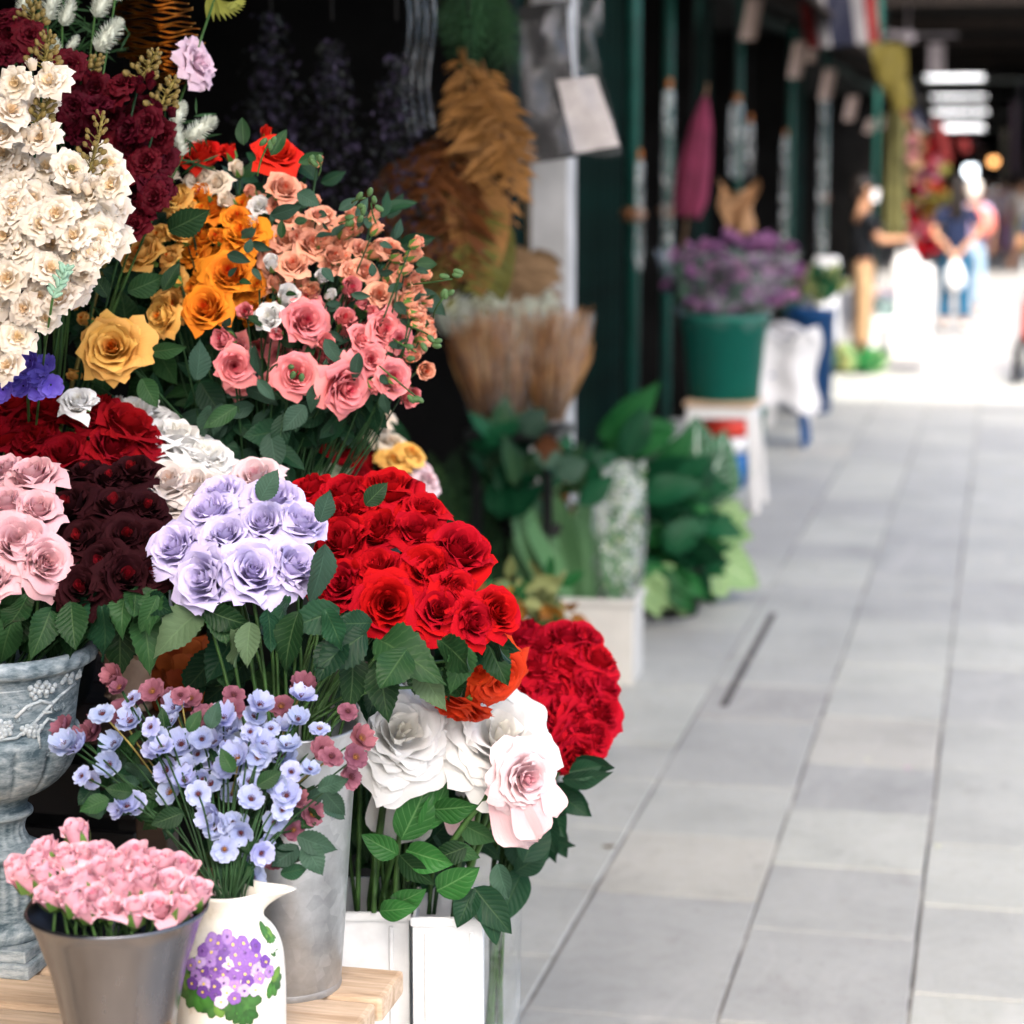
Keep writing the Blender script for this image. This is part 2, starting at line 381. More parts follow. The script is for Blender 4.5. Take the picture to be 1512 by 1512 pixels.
for (ya, yb, xa, xb) in holes:                       # translucent daylight sheets over the openings
    sm = MB(); sm.grid(lambda u, v: Vector((xa - .1 + (xb - xa + .2) * u, ya - .05 + (yb - ya + .1) * v, RZ + .05)), 6, 4); obj('skylight', sm, M_skyl, ra)
for yy in (36.2, 42, 48, 54, 60, 74, 89, 111): box_obj('beam', (-9, yy, RZ - .24), (7, yy + .12, RZ - .06), M_beam, ra, 0)
for xx in (-4.6, 1.2): box_obj('beam', (xx, 36, RZ - .42), (xx + .1, 175, RZ - .25), M_beam, ra, 0)
# side closures of the covered hall so that it reads dark inside
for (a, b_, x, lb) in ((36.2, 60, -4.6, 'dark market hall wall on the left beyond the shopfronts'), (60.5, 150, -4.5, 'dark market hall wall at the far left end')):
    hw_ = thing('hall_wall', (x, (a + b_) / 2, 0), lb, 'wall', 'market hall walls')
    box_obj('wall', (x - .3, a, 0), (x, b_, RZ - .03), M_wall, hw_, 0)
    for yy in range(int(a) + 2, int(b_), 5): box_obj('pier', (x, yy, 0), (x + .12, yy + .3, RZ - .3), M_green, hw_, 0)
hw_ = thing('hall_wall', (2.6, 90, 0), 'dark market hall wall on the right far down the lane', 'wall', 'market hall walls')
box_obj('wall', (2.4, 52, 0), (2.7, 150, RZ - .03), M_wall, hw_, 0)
# pale building closing the view
fb = thing('far_building', (0, 170, 0), 'dim building closing the end of the lane', 'building')
M_pale = plain('pale render', (.16, .15, .15), .8, 0, .1, 1); M_pane = plain('dark window glass', (.03, .04, .05), .15)
box_obj('wall', (-25, 150, 0), (25, 157, 4.5), M_pale, fb, 0)
for i in range(12):
    for j in range(1):
        x = -22 + i * 4; wdw = box_obj('window', (x, 149.9, 1.2 + 3.4 * j), (x + 1.6, 150.05, 3.0 + 3.4 * j), M_pane, fb, 0)
# ================================================================== flower generators
def petal(mb, phi, hw, r0, r1, h, roll, tip=.06, spiral=.05, ruff=.03, z0=0.0, nu=8, nv=7, o=1.0, rg=rng, side=.35, cup=.8, z1=0.0, rnd=.54):
    ph = rg.uniform(0, 6.28); ph2 = rg.uniform(0, 6.28); lean = rg.uniform(-.12, .12); fold = rg.uniform(.5, 1.5)
    def fn(uu, v):
        u = uu * 2 - 1; au = abs(u)
        wv = .42 + .58 * math.sin(min(v, .8) / .8 * math.pi / 2)
        if v > .66: wv *= math.sqrt(max(.05, 1 - rnd * ((v - .66) / .34) ** 2))
        a = phi + u * hw * wv + lean * v
        pr = math.sin(v * math.pi / 2) ** cup
        r = r0 + (r1 - r0) * pr + spiral * u * (.3 + .7 * v)
        z = z0 + h * (v ** 1.05) * (1 - .20 * (au ** 2.6) * v)
        t = max(0.0, (v - .58) / .42)
        ro = roll * fold * (t ** 1.7) * (.75 + .25 * math.cos(u * 2 + ph2))
        r += ro; z -= ro * .62 * t + .25 * ro * t * t
        sd = max(0.0, (au - .55) / .45)
        r += roll * side * sd * sd * v * 1.6; z -= roll * side * .3 * sd * sd * v
        tp = tip * max(0, 1 - au * 2.2) * v ** 5
        z += tp * .5; r += tp
        r += ruff * math.sin(u * 4.2 + ph) * v ** 2.5 + ruff * .35 * math.sin(u * 9 + ph2) * v ** 5
        z += ruff * .7 * math.sin(u * 5.5 + ph2) * v ** 3 - z1 * v * v
        return Vector((r * math.cos(a), r * math.sin(a), z))
    mb.grid(fn, nu, nv, o)
# layer: count, half-width, base radius, top radius, height, roll
ROSE = {
 'open':  [(2, 2.5, .02, .07, .90, .015), (3, 2.0, .03, .15, .94, .03), (3, 1.5, .05, .26, .97, .05), (4, 1.25, .07, .40, .97, .09), (5, 1.0, .09, .54, .92, .15),
           (5, .95, .10, .68, .80, .22), (6, .88, .12, .78, .62, .28)],
 'cup':   [(2, 2.5, .02, .08, .96, .015), (3, 2.0, .04, .17, 1.0, .03), (3, 1.6, .06, .29, 1.03, .05), (4, 1.3, .10, .43, 1.03, .09), (4, 1.15, .14, .56, 1.0, .15),
           (5, 1.0, .16, .66, .94, .22), (5, .95, .18, .74, .80, .30)],
 'flat':  [(2, 2.5, .02, .06, .60, .015), (3, 1.9, .03, .14, .62, .03), (4, 1.4, .05, .27, .63, .06), (5, 1.1, .07, .43, .6, .10), (5, 1.0, .09, .58, .52, .15),
           (6, .85, .10, .72, .40, .20), (7, .78, .12, .82, .22, .22)],
 'big':   [(2, 2.2, .02, .09, .62, .02), (3, 1.6, .04, .24, .64, .06), (4, 1.25, .06, .42, .62, .11), (5, 1.1, .08, .52, .58, .14), (6, 1.0, .09, .66, .46, .20),
           (6, .95, .10, .78, .30, .24), (6, .92, .12, .88, .10, .20)],
 'bud':   [(2, 2.4, .02, .10, 1.32, .01), (3, 1.9, .12, .24, 1.36, .03), (3, 1.5, .28, .40, 1.36, .06), (4, 1.25, .36, .52, 1.26, .12)],
 'tight': [(2, 2.4, .02, .05, 1.5, .0), (3, 1.8, .20, .14, 1.55, .01), (3, 1.5, .42, .30, 1.42, .04), (3, 1.3, .50, .46, 1.18, .10)],
}
BM = {}
def bloom(kind, seed, tear=1.0):
    key = (kind, seed)
    if key in BM: return BM[key]
    rg = random.Random(hash(key[1]) * 31 + len(kind)); L = ROSE[kind]; core = MB(); pets = []
    nout = 2 if kind in ('open', 'cup', 'flat', 'big') else 1; big = kind == 'big'
    phi = rg.uniform(0, 6)
    for li, (n, hw, r0, r1, h, roll) in enumerate(L):
        o = li / (len(L) - 1); phi += rg.uniform(.4, 1.2)
        for i in range(n):
            a = phi + 2 * math.pi * i / n + rg.uniform(-.16, .16)
            kw = dict(tip=.045 * o * rg.uniform(0, 1.5), spiral=.03 + .03 * o, ruff=.006 + .016 * o, o=o, rg=rg)
            if big: kw.update(ruff=.03 + .03 * o, tip=0, rnd=.62, side=.2, nv=10)
            hh = h * rg.uniform(.95, 1.05); rr = r1 * rg.uniform(.95, 1.05); ro = roll * rg.uniform(.75, 1.35)
            if li >= len(L) - nout:
                m = MB(); petal(m, a, hw, r0, rr, hh, ro, nu=14 if big else 8, **kw); pets.append(m.mesh('petal'))
            else:
                petal(core, a, hw, r0, rr, hh, ro, nu=14 if big else 8 if li > 1 else 10, **kw)
    BM[key] = (core.mesh('rose'), pets); return BM[key]
def calyx_mesh():
    m = MB(); m.lathe([(0, -.28), (.10, -.26), (.16, -.12), (.14, .0), (.2, .06)], 8)
    for i in range(5):
        a = i * 1.2566 + .3
        def fn(u, v):
            w_ = .13 * (1 - v) ** .7 * (1 + .8 * v); r = .17 + .36 * math.sin(v * 2.2); z = .02 + .1 * v - .28 * v * v
            aa = a; s = (u - .5) * 2 * w_
            return Vector((r * math.cos(aa) - s * math.sin(aa), r * math.sin(aa) + s * math.cos(aa), z))
        m.grid(fn, 2, 5)
    return m.mesh('calyx')
def budcalyx_mesh():
    m = MB(); m.lathe([(0, -.34), (.12, -.32), (.24, -.18), (.34, .0), (.42, .12)], 10)
    for i in range(5):
        a = i * 1.2566 + .3
        def fn(u, v):
            w_ = .26 * (1 - v) ** .8; r = .44 + .10 * math.sin(v * 2.6) + .1 * v * v; z = .08 + .95 * v
            s = (u - .5) * 2 * w_
            return Vector((r * math.cos(a) - s * math.sin(a), r * math.sin(a) + s * math.cos(a), z))
        m.grid(fn, 2, 6)
    return m.mesh('calyx')
CALYX, BCALYX = calyx_mesh(), budcalyx_mesh()
def leaf_mesh(wd=.36, ser=.035, n=13, fold=.18, curl=.18, pw=.85, wav=.02, tipw=1.0):
    m = MB(); rg = random.Random(n)
    vs, uv, fs = [], [], []
    for j in range(n + 1):
        v = j / n
        w_ = wd * (math.sin(math.pi * v ** pw) ** .85) * (1 - .12 * v) if 0 < j < n else .004
        if ser and 0 < j < n: w_ += ser * (1 if j % 2 else -.6) * min(1, 4 * v * (1 - v))
        for i, u in enumerate((-1, -.5, 0, .5, 1)):
            x = u * w_; z = fold * abs(x) - curl * v * v + wav * math.sin(v * 11 + u * 2) * abs(u)
            vs.append(Vector((x, v + (-.028 if ser and abs(u) == 1 else 0), z))); uv.append((.5 + u * .5, v))
    for j in range(n):
        for i in range(4):
            fs.append((j * 5 + i, j * 5 + i + 1, (j + 1) * 5 + i + 1, (j + 1) * 5 + i))
    m.add(vs, fs, uv, 1.0); return m.mesh('leaf')
LEAF = [leaf_mesh(.34, .022, 21, .45, .55, wav=.05), leaf_mesh(.30, .02, 21, .1, -.25, wav=.06), leaf_mesh(.34, .022, 21, .18, .16), leaf_mesh(.31, .02, 21, .32, .30), leaf_mesh(.36, .022, 21, .08, .08, wav=.04)]
LEAFS = [leaf_mesh(.27, 0, 9, .22, .25), leaf_mesh(.24, 0, 9, .35, .1)]
GLOSS = [leaf_mesh(.32, 0, 12, .25, .2, pw=.8), leaf_mesh(.3, 0, 12, .15, .35, pw=.8), leaf_mesh(.34, 0, 12, .4, .12, pw=.8)]
def leaf_at(parent, px, py, d, lpx, ang, mat, tilt=0.0, roll=0.0, meshes=LEAF, name='leaf', k=None, wide=1.0):
    """a leaf whose base is seen at (px, py), lpx long, pointing at image angle ang; tilt lifts its tip towards the viewer"""
    a = R(ang); dirv = (cr * math.cos(a) + cu * math.sin(a)) * math.cos(R(tilt)) + cb * math.sin(R(tilt))
    n = cb - dirv * cb.dot(dirv); n.normalize()
    n = Matrix.Rotation(R(roll), 3, dirv) @ n; x = dirv.cross(n)
    L = lpx / FPX * d
    M = Matrix((x, dirv, n)).transposed().to_4x4()
    me = meshes[rng.randrange(len(meshes)) if k is None else k]
    return obj(name, me, mat, parent, T(P(px, py, d)) @ M @ Matrix.Diagonal((L * wide, L, L, 1)))
def rose_at(parent, px, py, d, rpx, axis, mat, kind='open', seed=None, name='rose', green=None, stretch=1.0, cal=True):
    """a bloom whose visible middle is at (px, py); returns its base point"""
    axis = Vector(axis).normalized(); Rr = rpx / FPX * d
    seed = rng.randrange(6) if seed is None else seed
    hgt = {'open': .55, 'cup': .6, 'flat': .35, 'big': .3, 'bud': .75, 'tight': .8}[kind]
    base = P(px, py, d) - axis * hgt * Rr
    M = frame(axis, rng.uniform(0, 6.28), base, (Rr, Rr, Rr * stretch))
    core, pets = bloom(kind, seed)
    o = obj(name, core, mat, parent, M)
    for p in pets: obj('petal', p, mat, o, M)
    if green and cal: obj('calyx', BCALYX if kind in ('bud', 'tight') else CALYX, green, o, M)
    return base, axis
def stem(parent, a, b, r=.0022, mat=None, bow=.02, name='stem', n=5):
    a, b = Vector(a), Vector(b); m = MB(); bx, by = rng.uniform(-bow, bow), rng.uniform(-bow, bow)
    pts = [a.lerp(b, k / n) + Vector((bx, by, 0)) * math.sin(math.pi * k / n) for k in range(n + 1)]
    org = WM[parent].to_translation(); m.tube([p - org for p in pts], r, 5)
    return obj(name, m, mat, parent, T(org))
def dome_axis(px, py, cx, cy, rad, up=.75, cam_=.75, k=.9):
    return Vector((0, 0, 1)) * up + cb * cam_ + cr * (k * (px - cx) / rad) + cu * (k * (cy - py) / rad)
G_stem = plain('stem green', (.05, .12, .03), .5, 0, .3, 30)
G_stemd = plain('stem dark green', (.02, .06, .02), .55, 0, .3, 30)
G_leaf = leaf_mat('rose leaf', (.012, .05, .018), (.035, .105, .035), vs=.3)
G_leafd = leaf_mat('dark leaf', (.010, .045, .024), (.022, .085, .04), vs=.2)
G_leafp = leaf_mat('pale leaf underside', (.09, .16, .08), (.13, .21, .11), .6, (.16, .26, .13), vs=.3)
G_leafb = leaf_mat('bright glossy leaf', (.03, .15, .03), (.05, .22, .05), .3, (.16, .32, .12), nv=7)
G_leafg = leaf_mat('grey green leaf', (.03, .08, .05), (.055, .12, .08), .5, (.1, .2, .14), vs=.2)
G_calyx = plain('calyx green', (.12, .24, .05), .5, 0, .2, 40)
M_lav = petal_mat('lavender petal', (.62, .54, .86), (.55, .46, .82), (.66, .60, .88))
M_red = petal_mat('red velvet petal', (.26, .001, .005), (.32, .001, .005), (.42, .004, .010), transl=.06, rough=.8, spec=.06, hue=.004)
M_red2 = petal_mat('deep red petal', (.26, .002, .010), (.30, .002, .011), (.40, .004, .016), transl=.06, rough=.8, spec=.06, hue=.004)
M_scar = petal_mat('scarlet petal', (.62, .03, .006), (.66, .035, .008), (.72, .06, .015), transl=.2, hue=.004)
M_mar = petal_mat('black maroon petal', (.22, .004, .010), (.006, .001, .0015), (.022, .003, .005), transl=.02, rough=.8, spec=.08, hue=.004)
M_pink = petal_mat('dusty pink petal', (.72, .36, .40), (.74, .34, .40), (.80, .48, .52))
M_vel = petal_mat('dark red velvet petal', (.20, .001, .005), (.15, .001, .004), (.22, .003, .008), transl=.06, rough=.85, spec=.06, hue=.004)
M_wht = petal_mat('white petal', (.88, .85, .76), (.90, .89, .86), (.92, .92, .91), transl=.32, var=.06, vein=.05)
M_peach = petal_mat('pale peach petal', (.80, .56, .42), (.82, .68, .62), (.86, .78, .74), transl=.2, var=.08, vein=.06)
M_blush = petal_mat('blush pink petal', (.80, .40, .46), (.82, .50, .54), (.85, .66, .68), transl=.2, var=.08)
M_yel = petal_mat('amber yellow petal', (.84, .17, .012), (.90, .42, .07), (.92, .52, .14), transl=.16)
M_ora = petal_mat('orange petal', (.80, .08, .006), (.86, .20, .010), (.90, .30, .025), transl=.16)
M_crm = petal_mat('cream petal', (.80, .55, .36), (.82, .66, .48), (.84, .72, .58), transl=.2)
M_sal = petal_mat('salmon petal', (.86, .20, .10), (.88, .31, .17), (.90, .44, .30), transl=.16)
M_cor = petal_mat('coral pink petal', (.78, .08, .13), (.85, .16, .19), (.90, .31, .32), transl=.16)
M_bub = petal_mat('bubblegum pink petal', (.90, .28, .38), (.93, .42, .52), (.95, .56, .64), transl=.2)
M_srd = petal_mat('bright red petal', (.58, .006, .004), (.60, .008, .006), (.66, .02, .012), transl=.15, hue=.004)
# ================================================================== foreground: bench, vessels and bunches
BZ = .60                                            # top of the wooden bench
def wood_mat(name, a, b, ax=(1.2, 14, 14)):
    t = NT(name); v = t.mapv(t.objc(), ax); rnd = t.n('ObjectInfo').outputs['Random']
    vv = t.n('VectorMath', {0: v, 1: t.n('CombineXYZ', {0: t.math('MULTIPLY', rnd, 40.0)})}, operation='ADD').outputs[0]
    n = t.noise(2.5, 6, .65, vec=vv, dist=.8); f = t.noise(14, 4, .7, vec=vv)
    c = t.ramp(n, [(.3, a), (.5, tuple((x + y) / 2 for x, y in zip(a, b))), (.68, b)])
    c = t.mix(.3, c, t.ramp(f, [(.35, .45), (.6, 1.0)]), 'MULTIPLY')
    return t.done(t.bsdf(c, .6, 0, t.bump(t.math('ADD', n, f), .25, .003), .3))
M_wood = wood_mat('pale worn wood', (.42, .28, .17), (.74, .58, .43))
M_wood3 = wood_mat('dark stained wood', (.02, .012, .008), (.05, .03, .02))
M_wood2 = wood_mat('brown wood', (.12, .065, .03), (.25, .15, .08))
bench = thing('wooden_bench', (-1.2, 2.35, 0), 'slatted pale wooden bench holding the urn, buckets and jug', 'bench')
e = Zp(597, 1432, BZ)                               # far right corner of the slats
bx1 = e.x; by1 = e.y; SW = .098
for i in range(7):
    y1 = by1 - i * (SW + .012)
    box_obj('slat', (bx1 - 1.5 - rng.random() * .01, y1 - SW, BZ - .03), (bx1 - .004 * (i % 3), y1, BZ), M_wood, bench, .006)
for i in range(7, 8): pass
for i in range(3):                                   # slats behind, under the urn
    y0 = by1 + .012 + i * (SW + .012)
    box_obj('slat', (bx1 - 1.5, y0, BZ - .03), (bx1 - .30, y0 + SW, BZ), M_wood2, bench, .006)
yb0, yb1 = by1 - 7 * (SW + .012), by1 + 3 * (SW + .012)
for x in (bx1 - 1.44, bx1 - .40):
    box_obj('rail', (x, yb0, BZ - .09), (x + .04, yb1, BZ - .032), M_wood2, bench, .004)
    for y in (yb0 + .02, yb1 - .06): box_obj('leg', (x, y, 0), (x + .04, y + .04, BZ - .091), M_wood2, bench, .004)
# ------------------------------------------------------------------ vessels
def spot(px, d, z):                                  # point on the column of pixel px at distance d, height z
    a = P(px, 756, d); r = ray(px, 756); 
    t = (z - C0.z)
    # move along the vertical: keep horizontal position where the ray with that height has depth d
    k = d; p = C0 + ray(px, 756) * k
    for _ in range(12):
        q = Vector((p.x, p.y, z)); dd = depth(q); v = q - C0
        sx = v.dot(cr) / dd * FPX + 756
        p = p + cr * ((px - sx) / FPX * dd) - cb * 0
        q = Vector((p.x, p.y, z)); dd = depth(q); h = Vector((cb.x, cb.y, 0)).normalized(); p = p - h * (d - dd)
    return Vector((p.x, p.y, z))
def to_px(q):
    v = q - C0; dd = -v.dot(cb); return (v.dot(cr) / dd * FPX + 756, 756 - v.dot(cu) / dd * FPX, dd)
FWD = Vector((-cb.x, -cb.y, 0)).normalized()
# flared steel bucket with pink rosebuds
def metal_mat(name, c, rough, scale, streak=False, spangle=0.0):
    t = NT(name); oc = t.objc(); n = t.noise(scale, 5, .6, vec=t.mapv(oc, (1, 1, .12)) if streak else oc)
    cc = t.ramp(n, [(.25, tuple(x * .6 for x in c)), (.6, c), (.8, tuple(min(1, x * 1.2) for x in c))])
    if spangle:
        v = t.n('TexVoronoi', {'Vector': oc, 'Scale': 60.0}).outputs['Color']
        cc = t.mix(spangle, cc, t.n('RGBToBW', {0: v}).outputs[0], 'SOFT_LIGHT')
    return t.done(t.bsdf(cc, t.math('MULTIPLY_ADD', n, .25, rough - .1), .92, t.bump(t.noise(scale * .6, 2, vec=oc), .06, .01)))
M_gun = metal_mat('gunmetal', (.14, .15, .175), .22, 14, True)
M_galv = metal_mat('galvanised zinc', (.46, .49, .52), .40, 20, False, .25)
def lathe_thing(name, loc, prof, mat, label, cat, n=48, inner=None, body='body', mod=None):
    t = thing(name, loc, label, cat); m = MB(); m.lathe(prof, n, mod); obj(body, m, mat, t, T(loc))
    return t
D1 = 2.27; c1 = spot(181, D1, BZ)
h1 = to_px(c1)
rim_z = None
def z_at(px, py, d): return P(px, py, d).z
H1 = z_at(181, 1326, D1) - BZ; r1 = 133 / FPX * D1
pb = thing('flared_bucket', c1, 'flared gunmetal steel bucket packed with pink rosebuds', 'bucket')
m = MB(); m.lathe([(0, 0), (r1 * .50, 0), (r1 * .52, .004), (r1 * .56, H1 * .2), (r1 * .63, H1 * .45), (r1 * .74, H1 * .7), (r1 * .90, H1 * .92), (r1 * .97, H1 * .985), (r1, H1), (r1 * .985, H1 + .003), (r1 * .955, H1), (r1 * .87, H1 * .92), (r1 * .7, H1 * .66), (r1 * .55, H1 * .2), (0, H1 * .18)], 64)
obj('body', m, M_gun, pb, T(c1))
m = MB(); m.lathe([(r1 * .53, 0), (r1 * .555, .003), (r1 * .53, .008)], 48); obj('foot_ring', m, M_gun, pb, T(c1))
# tall galvanised bucket
D3 = 2.62; c3 = spot(424, 2.60, BZ); H3 = z_at(424, 1048, D3) - BZ; rb, rt = 79 / FPX * D3, 108 / FPX * D3
gb = thing('galvanised_bucket', c3, 'tall tapered galvanised zinc bucket behind the white jug', 'bucket')
m = MB(); m.lathe([(0, .004), (rb * .97, 0), (rb, .004), (rb + (rt - rb) * .97, H3 * .97), (rt, H3 * .985), (rt * 1.012, H3 * .995), (rt, H3 * 1.003), (rt * .975, H3 * .99), (rb * .96, .02), (0, .015)], 64)
obj('body', m, M_galv, gb, T(c3))
m = MB(); m.lathe([(rb + (rt - rb) * .9 + .0005, H3 * .9), (rb + (rt - rb) * .905 + .003, H3 * .905), (rb + (rt - rb) * .91 + .0005, H3 * .91)], 64); obj('band', m, M_galv, gb, T(c3))
m = MB(); m.lathe([(rb, -.001), (rb * 1.015, .003), (rb * 1.005, .008)], 64); obj('foot_ring', m, M_galv, gb, T(c3))
# white jug with painted violets
D2 = 2.40; c2 = spot(339, D2, BZ)
H2 = z_at(339, 1300, D2) - BZ; r2_ = 82 / FPX * D2
def ceramic():
    t = NT('cream ceramic'); oc = t.objc(); n = t.noise(30, 5, .7, vec=oc); n2 = t.noise(9, 4, .6, vec=oc)
    c = t.ramp(n, [(.28, (.55, .49, .38)), (.42, (.76, .74, .68)), (.6, (.80, .79, .75))]); c = t.mix(.3, c, t.ramp(n2, [(.3, (.75, .66, .5)), (.6, (1, 1, 1))]), 'MULTIPLY')
    z = t.n('SeparateXYZ', {0: oc}).outputs[2]
    c = t.mix(t.ramp(t.math('ADD', z, t.math('MULTIPLY', n2, .006)), [(.022, 1.0), (.026, 0.0)]), c, (.48, .27, .10))
    return t.done(t.bsdf(c, .5, 0, t.bump(n, .25, .003), .4))
M_cer = ceramic()
jprof = [(0, 0), (.94, 0), (1.0, .03), (1.02, .12), (1.03, .35), (1.02, .50), (.98, .64), (.86, .74), (.68, .81), (.58, .86), (.57, .90), (.61, .95), (.68, 1.0)]
def jug_r(zf):
    for (ra_, za), (rb_, zb) in zip(jprof[1:], jprof[2:]):
        if za <= zf <= zb: return r2_ * (ra_ + (rb_ - ra_) * (zf - za) / max(1e-6, zb - za))
    return r2_
spout_a = math.atan2(cr.y, cr.x)
def jmod(r, z, a):
    zf = z / H2; t = max(0, (zf - .80) / .20); da = (a - spout_a + math.pi) % (2 * math.pi) - math.pi
    return r * (1 + .85 * t ** 1.5 * math.exp(-(da / .32) ** 2))
jug = thing('jug', c2, 'cream ceramic jug painted with a purple violet posy and green leaves', 'jug')
def smooth_prof(pr, n=4):
    out = []
    for i in range(len(pr) - 1):
        p0 = pr[max(0, i - 1)]; p1, p2 = pr[i], pr[i + 1]; p3 = pr[min(len(pr) - 1, i + 2)]
        for k in range(n):
            t = k / n
            out.append(tuple(.5 * (2 * p1[q] + (p2[q] - p0[q]) * t + (2 * p0[q] - 5 * p1[q] + 4 * p2[q] - p3[q]) * t * t + (-p0[q] + 3 * p1[q] - 3 * p2[q] + p3[q]) * t ** 3) for q in (0, 1)))
    return out + [pr[-1]]
jp = smooth_prof([(r * r2_, z * H2) for r, z in jprof[1:]])
jp = [(0, 0)] + jp + [(jp[-1][0] - .004, H2 + .001)] + [(r - .005, z) for r, z in reversed(jp[8:])]
m = MB(); m.lathe(jp, 72, jmod); obj('body', m, M_cer, jug, T(c2))
# handle on the hidden left side
ha = -cr
m = MB(); m.tube([Vector((0, 0, H2 * .93)) + ha * jug_r(.93) * .95, Vector((0, 0, H2 * .97)) + ha * (r2_ * 1.02), Vector((0, 0, H2 * .8)) + ha * (r2_ * 1.3), Vector((0, 0, H2 * .55)) + ha * (r2_ * 1.22), Vector((0, 0, H2 * .45)) + ha * r2_ * .98], .007, 8)
obj('handle', m, M_cer, jug, T(c2))
# the painted posy: thin paint on the body
face_a = math.atan2(cb.y, cb.x)
M_paint = tint_mat('jug paint', .5)
def on_jug(a, zz, lift=.0006):
    r = jug_r(zz / H2) + lift; return Vector((r * math.cos(a), r * math.sin(a), zz))
pt = MB(); rp = random.Random(11)
def dab(a, z, rad, colr, n=9, lift=.0006, sx=1.0, rot=0.0, c_in=None):
    ctr = on_jug(a, z, lift + .0002); vs = [ctr]; rr = jug_r(z / H2)
    for i in range(n):
        q = 6.283 * i / n; x, y = math.cos(q) * rad * sx, math.sin(q) * rad
        x, y = x * math.cos(rot) - y * math.sin(rot), x * math.sin(rot) + y * math.cos(rot)
        vs.append(on_jug(a + x / rr, z + y, lift))
    b = len(pt.v); pt.add(vs, [(0, 1 + i, 1 + (i + 1) % n) for i in range(n)], None, 0, colr)
    if c_in: pt.c[b] = c_in
def a_of(px): 
    s = (px - 339) / FPX * D2 / (r2_ * 1.01); return face_a + math.asin(max(-.99, min(.99, s)))
def zz_of(py): return P(339, py, D2 - r2_).z - BZ
for (px, py, sz, rot) in ((305, 1455, 30, -.5), (290, 1420, 22, .6), (365, 1470, 30, .1), (372, 1490, 20, -.2), (408, 1455, 22, .9), (412, 1395, 22, 1.4), (330, 1470, 24, -.2), (285, 1440, 18, .2)):
    a, z = a_of(px), zz_of(py); s = sz * 1.25 / FPX * D2
    for k in range(5):
        q = rot + (k - 2) * .62 - 1.57; g_ = rp.choice([(.015, .07, .012), (.035, .13, .02), (.09, .19, .03), (.03, .10, .02)])
        dab(a + math.cos(q) * s * .45 / r2_, z + math.sin(q) * s * .45, s * .5, g_, 10, .0005 + .0001 * k, .55, q - 1.57, tuple(min(1, x * 1.7) for x in g_))
for i in range(44):
    q = i * 2.4; rad = math.sqrt(i / 44); px = 350 + 58 * rad * math.cos(q); py = 1425 + 50 * rad * math.sin(q)
    a, z = a_of(px), zz_of(py); s = 10.5 / FPX * D2
    base = rp.choice([(.20, .09, .34), (.30, .17, .45), (.44, .31, .58), (.12, .045, .25), (.58, .48, .68)])
    for k in range(5):
        q2 = 6.283 * k / 5 + i; dab(a + math.cos(q2) * s * .55 / r2_, z + math.sin(q2) * s * .55, s * .52, base, 7, .0012 + .00002 * i, .8, q2, tuple(min(1, x * 1.25) for x in base))
    dab(a, z, s * .2, (.75, .55, .15) if i % 3 else (.12, .04, .22), 6, .0030, 1, 0)
obj('painted_posy', pt.mesh('painted_posy', colors=True), M_paint, jug, T(c2))
# ------------------------------------------------------------------ weathered urn
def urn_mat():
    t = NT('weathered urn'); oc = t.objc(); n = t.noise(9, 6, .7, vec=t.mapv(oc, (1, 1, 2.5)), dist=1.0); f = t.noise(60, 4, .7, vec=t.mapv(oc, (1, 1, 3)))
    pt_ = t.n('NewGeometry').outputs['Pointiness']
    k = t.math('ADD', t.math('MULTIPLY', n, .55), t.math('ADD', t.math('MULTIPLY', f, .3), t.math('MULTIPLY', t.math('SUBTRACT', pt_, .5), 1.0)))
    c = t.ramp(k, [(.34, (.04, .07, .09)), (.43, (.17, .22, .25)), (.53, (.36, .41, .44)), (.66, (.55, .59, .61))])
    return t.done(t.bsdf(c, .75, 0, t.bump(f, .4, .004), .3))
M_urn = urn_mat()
DU = 2.68; cU = spot(6, DU, BZ); HU = z_at(6, 936, DU) - BZ; ru = 148 / FPX * DU
urn = thing('stone_urn', cU, 'weathered blue grey pedestal urn with grape relief', 'urn')
k_ = HU
sq = HU * .085
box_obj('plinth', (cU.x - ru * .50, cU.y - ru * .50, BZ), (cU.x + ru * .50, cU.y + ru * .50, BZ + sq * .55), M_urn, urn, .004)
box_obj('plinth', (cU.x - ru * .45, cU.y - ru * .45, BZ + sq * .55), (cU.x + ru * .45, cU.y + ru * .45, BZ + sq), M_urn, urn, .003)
uprof = [(.40, .085), (.43, .10), (.43, .12), (.37, .14), (.35, .16), (.34, .30), (.36, .33), (.41, .35), (.41, .365), (.30, .385), (.245, .42), (.27, .455), (.33, .47), (.33, .485), (.28, .50), (.33, .53), (.52, .56), (.70, .62), (.80, .70), (.815, .735), (.775, .755), (.79, .80), (.83, .88), (.89, .935), (.97, .95), (1.0, .965), (1.0, .985), (.96, 1.0), (.90, .995), (.84, .96), (.78, .90)]
up = smooth_prof([(r * ru, z * HU) for r, z in uprof], 3)
def umod(r, z, a):
    zf = z / HU
    if .16 < zf < .33: return r * (1 + .035 * math.cos(18 * a))
    if .55 < zf < .715: 
        e_ = min(1, (zf - .55) / .03, (.715 - zf) / .015); return r * (1 - .05 * e_ * (abs(math.sin(7 * a)) < .17) + .025 * e_ * abs(math.sin(7 * a)))
    if .385 < zf < .46: return r * (1 + .02 * math.cos(20 * a))
    if .95 < zf < .99: return r * (1 + .012 * math.cos(30 * a))
    return r
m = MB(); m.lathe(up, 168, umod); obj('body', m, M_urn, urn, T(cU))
def u_r(zf):
    for (ra_, za), (rb_, zb) in zip(uprof[20:27], uprof[21:28]):
        if za <= zf <= zb: return ru * (ra_ + (rb_ - ra_) * (zf - za) / (zb - za))
    return ru * .8
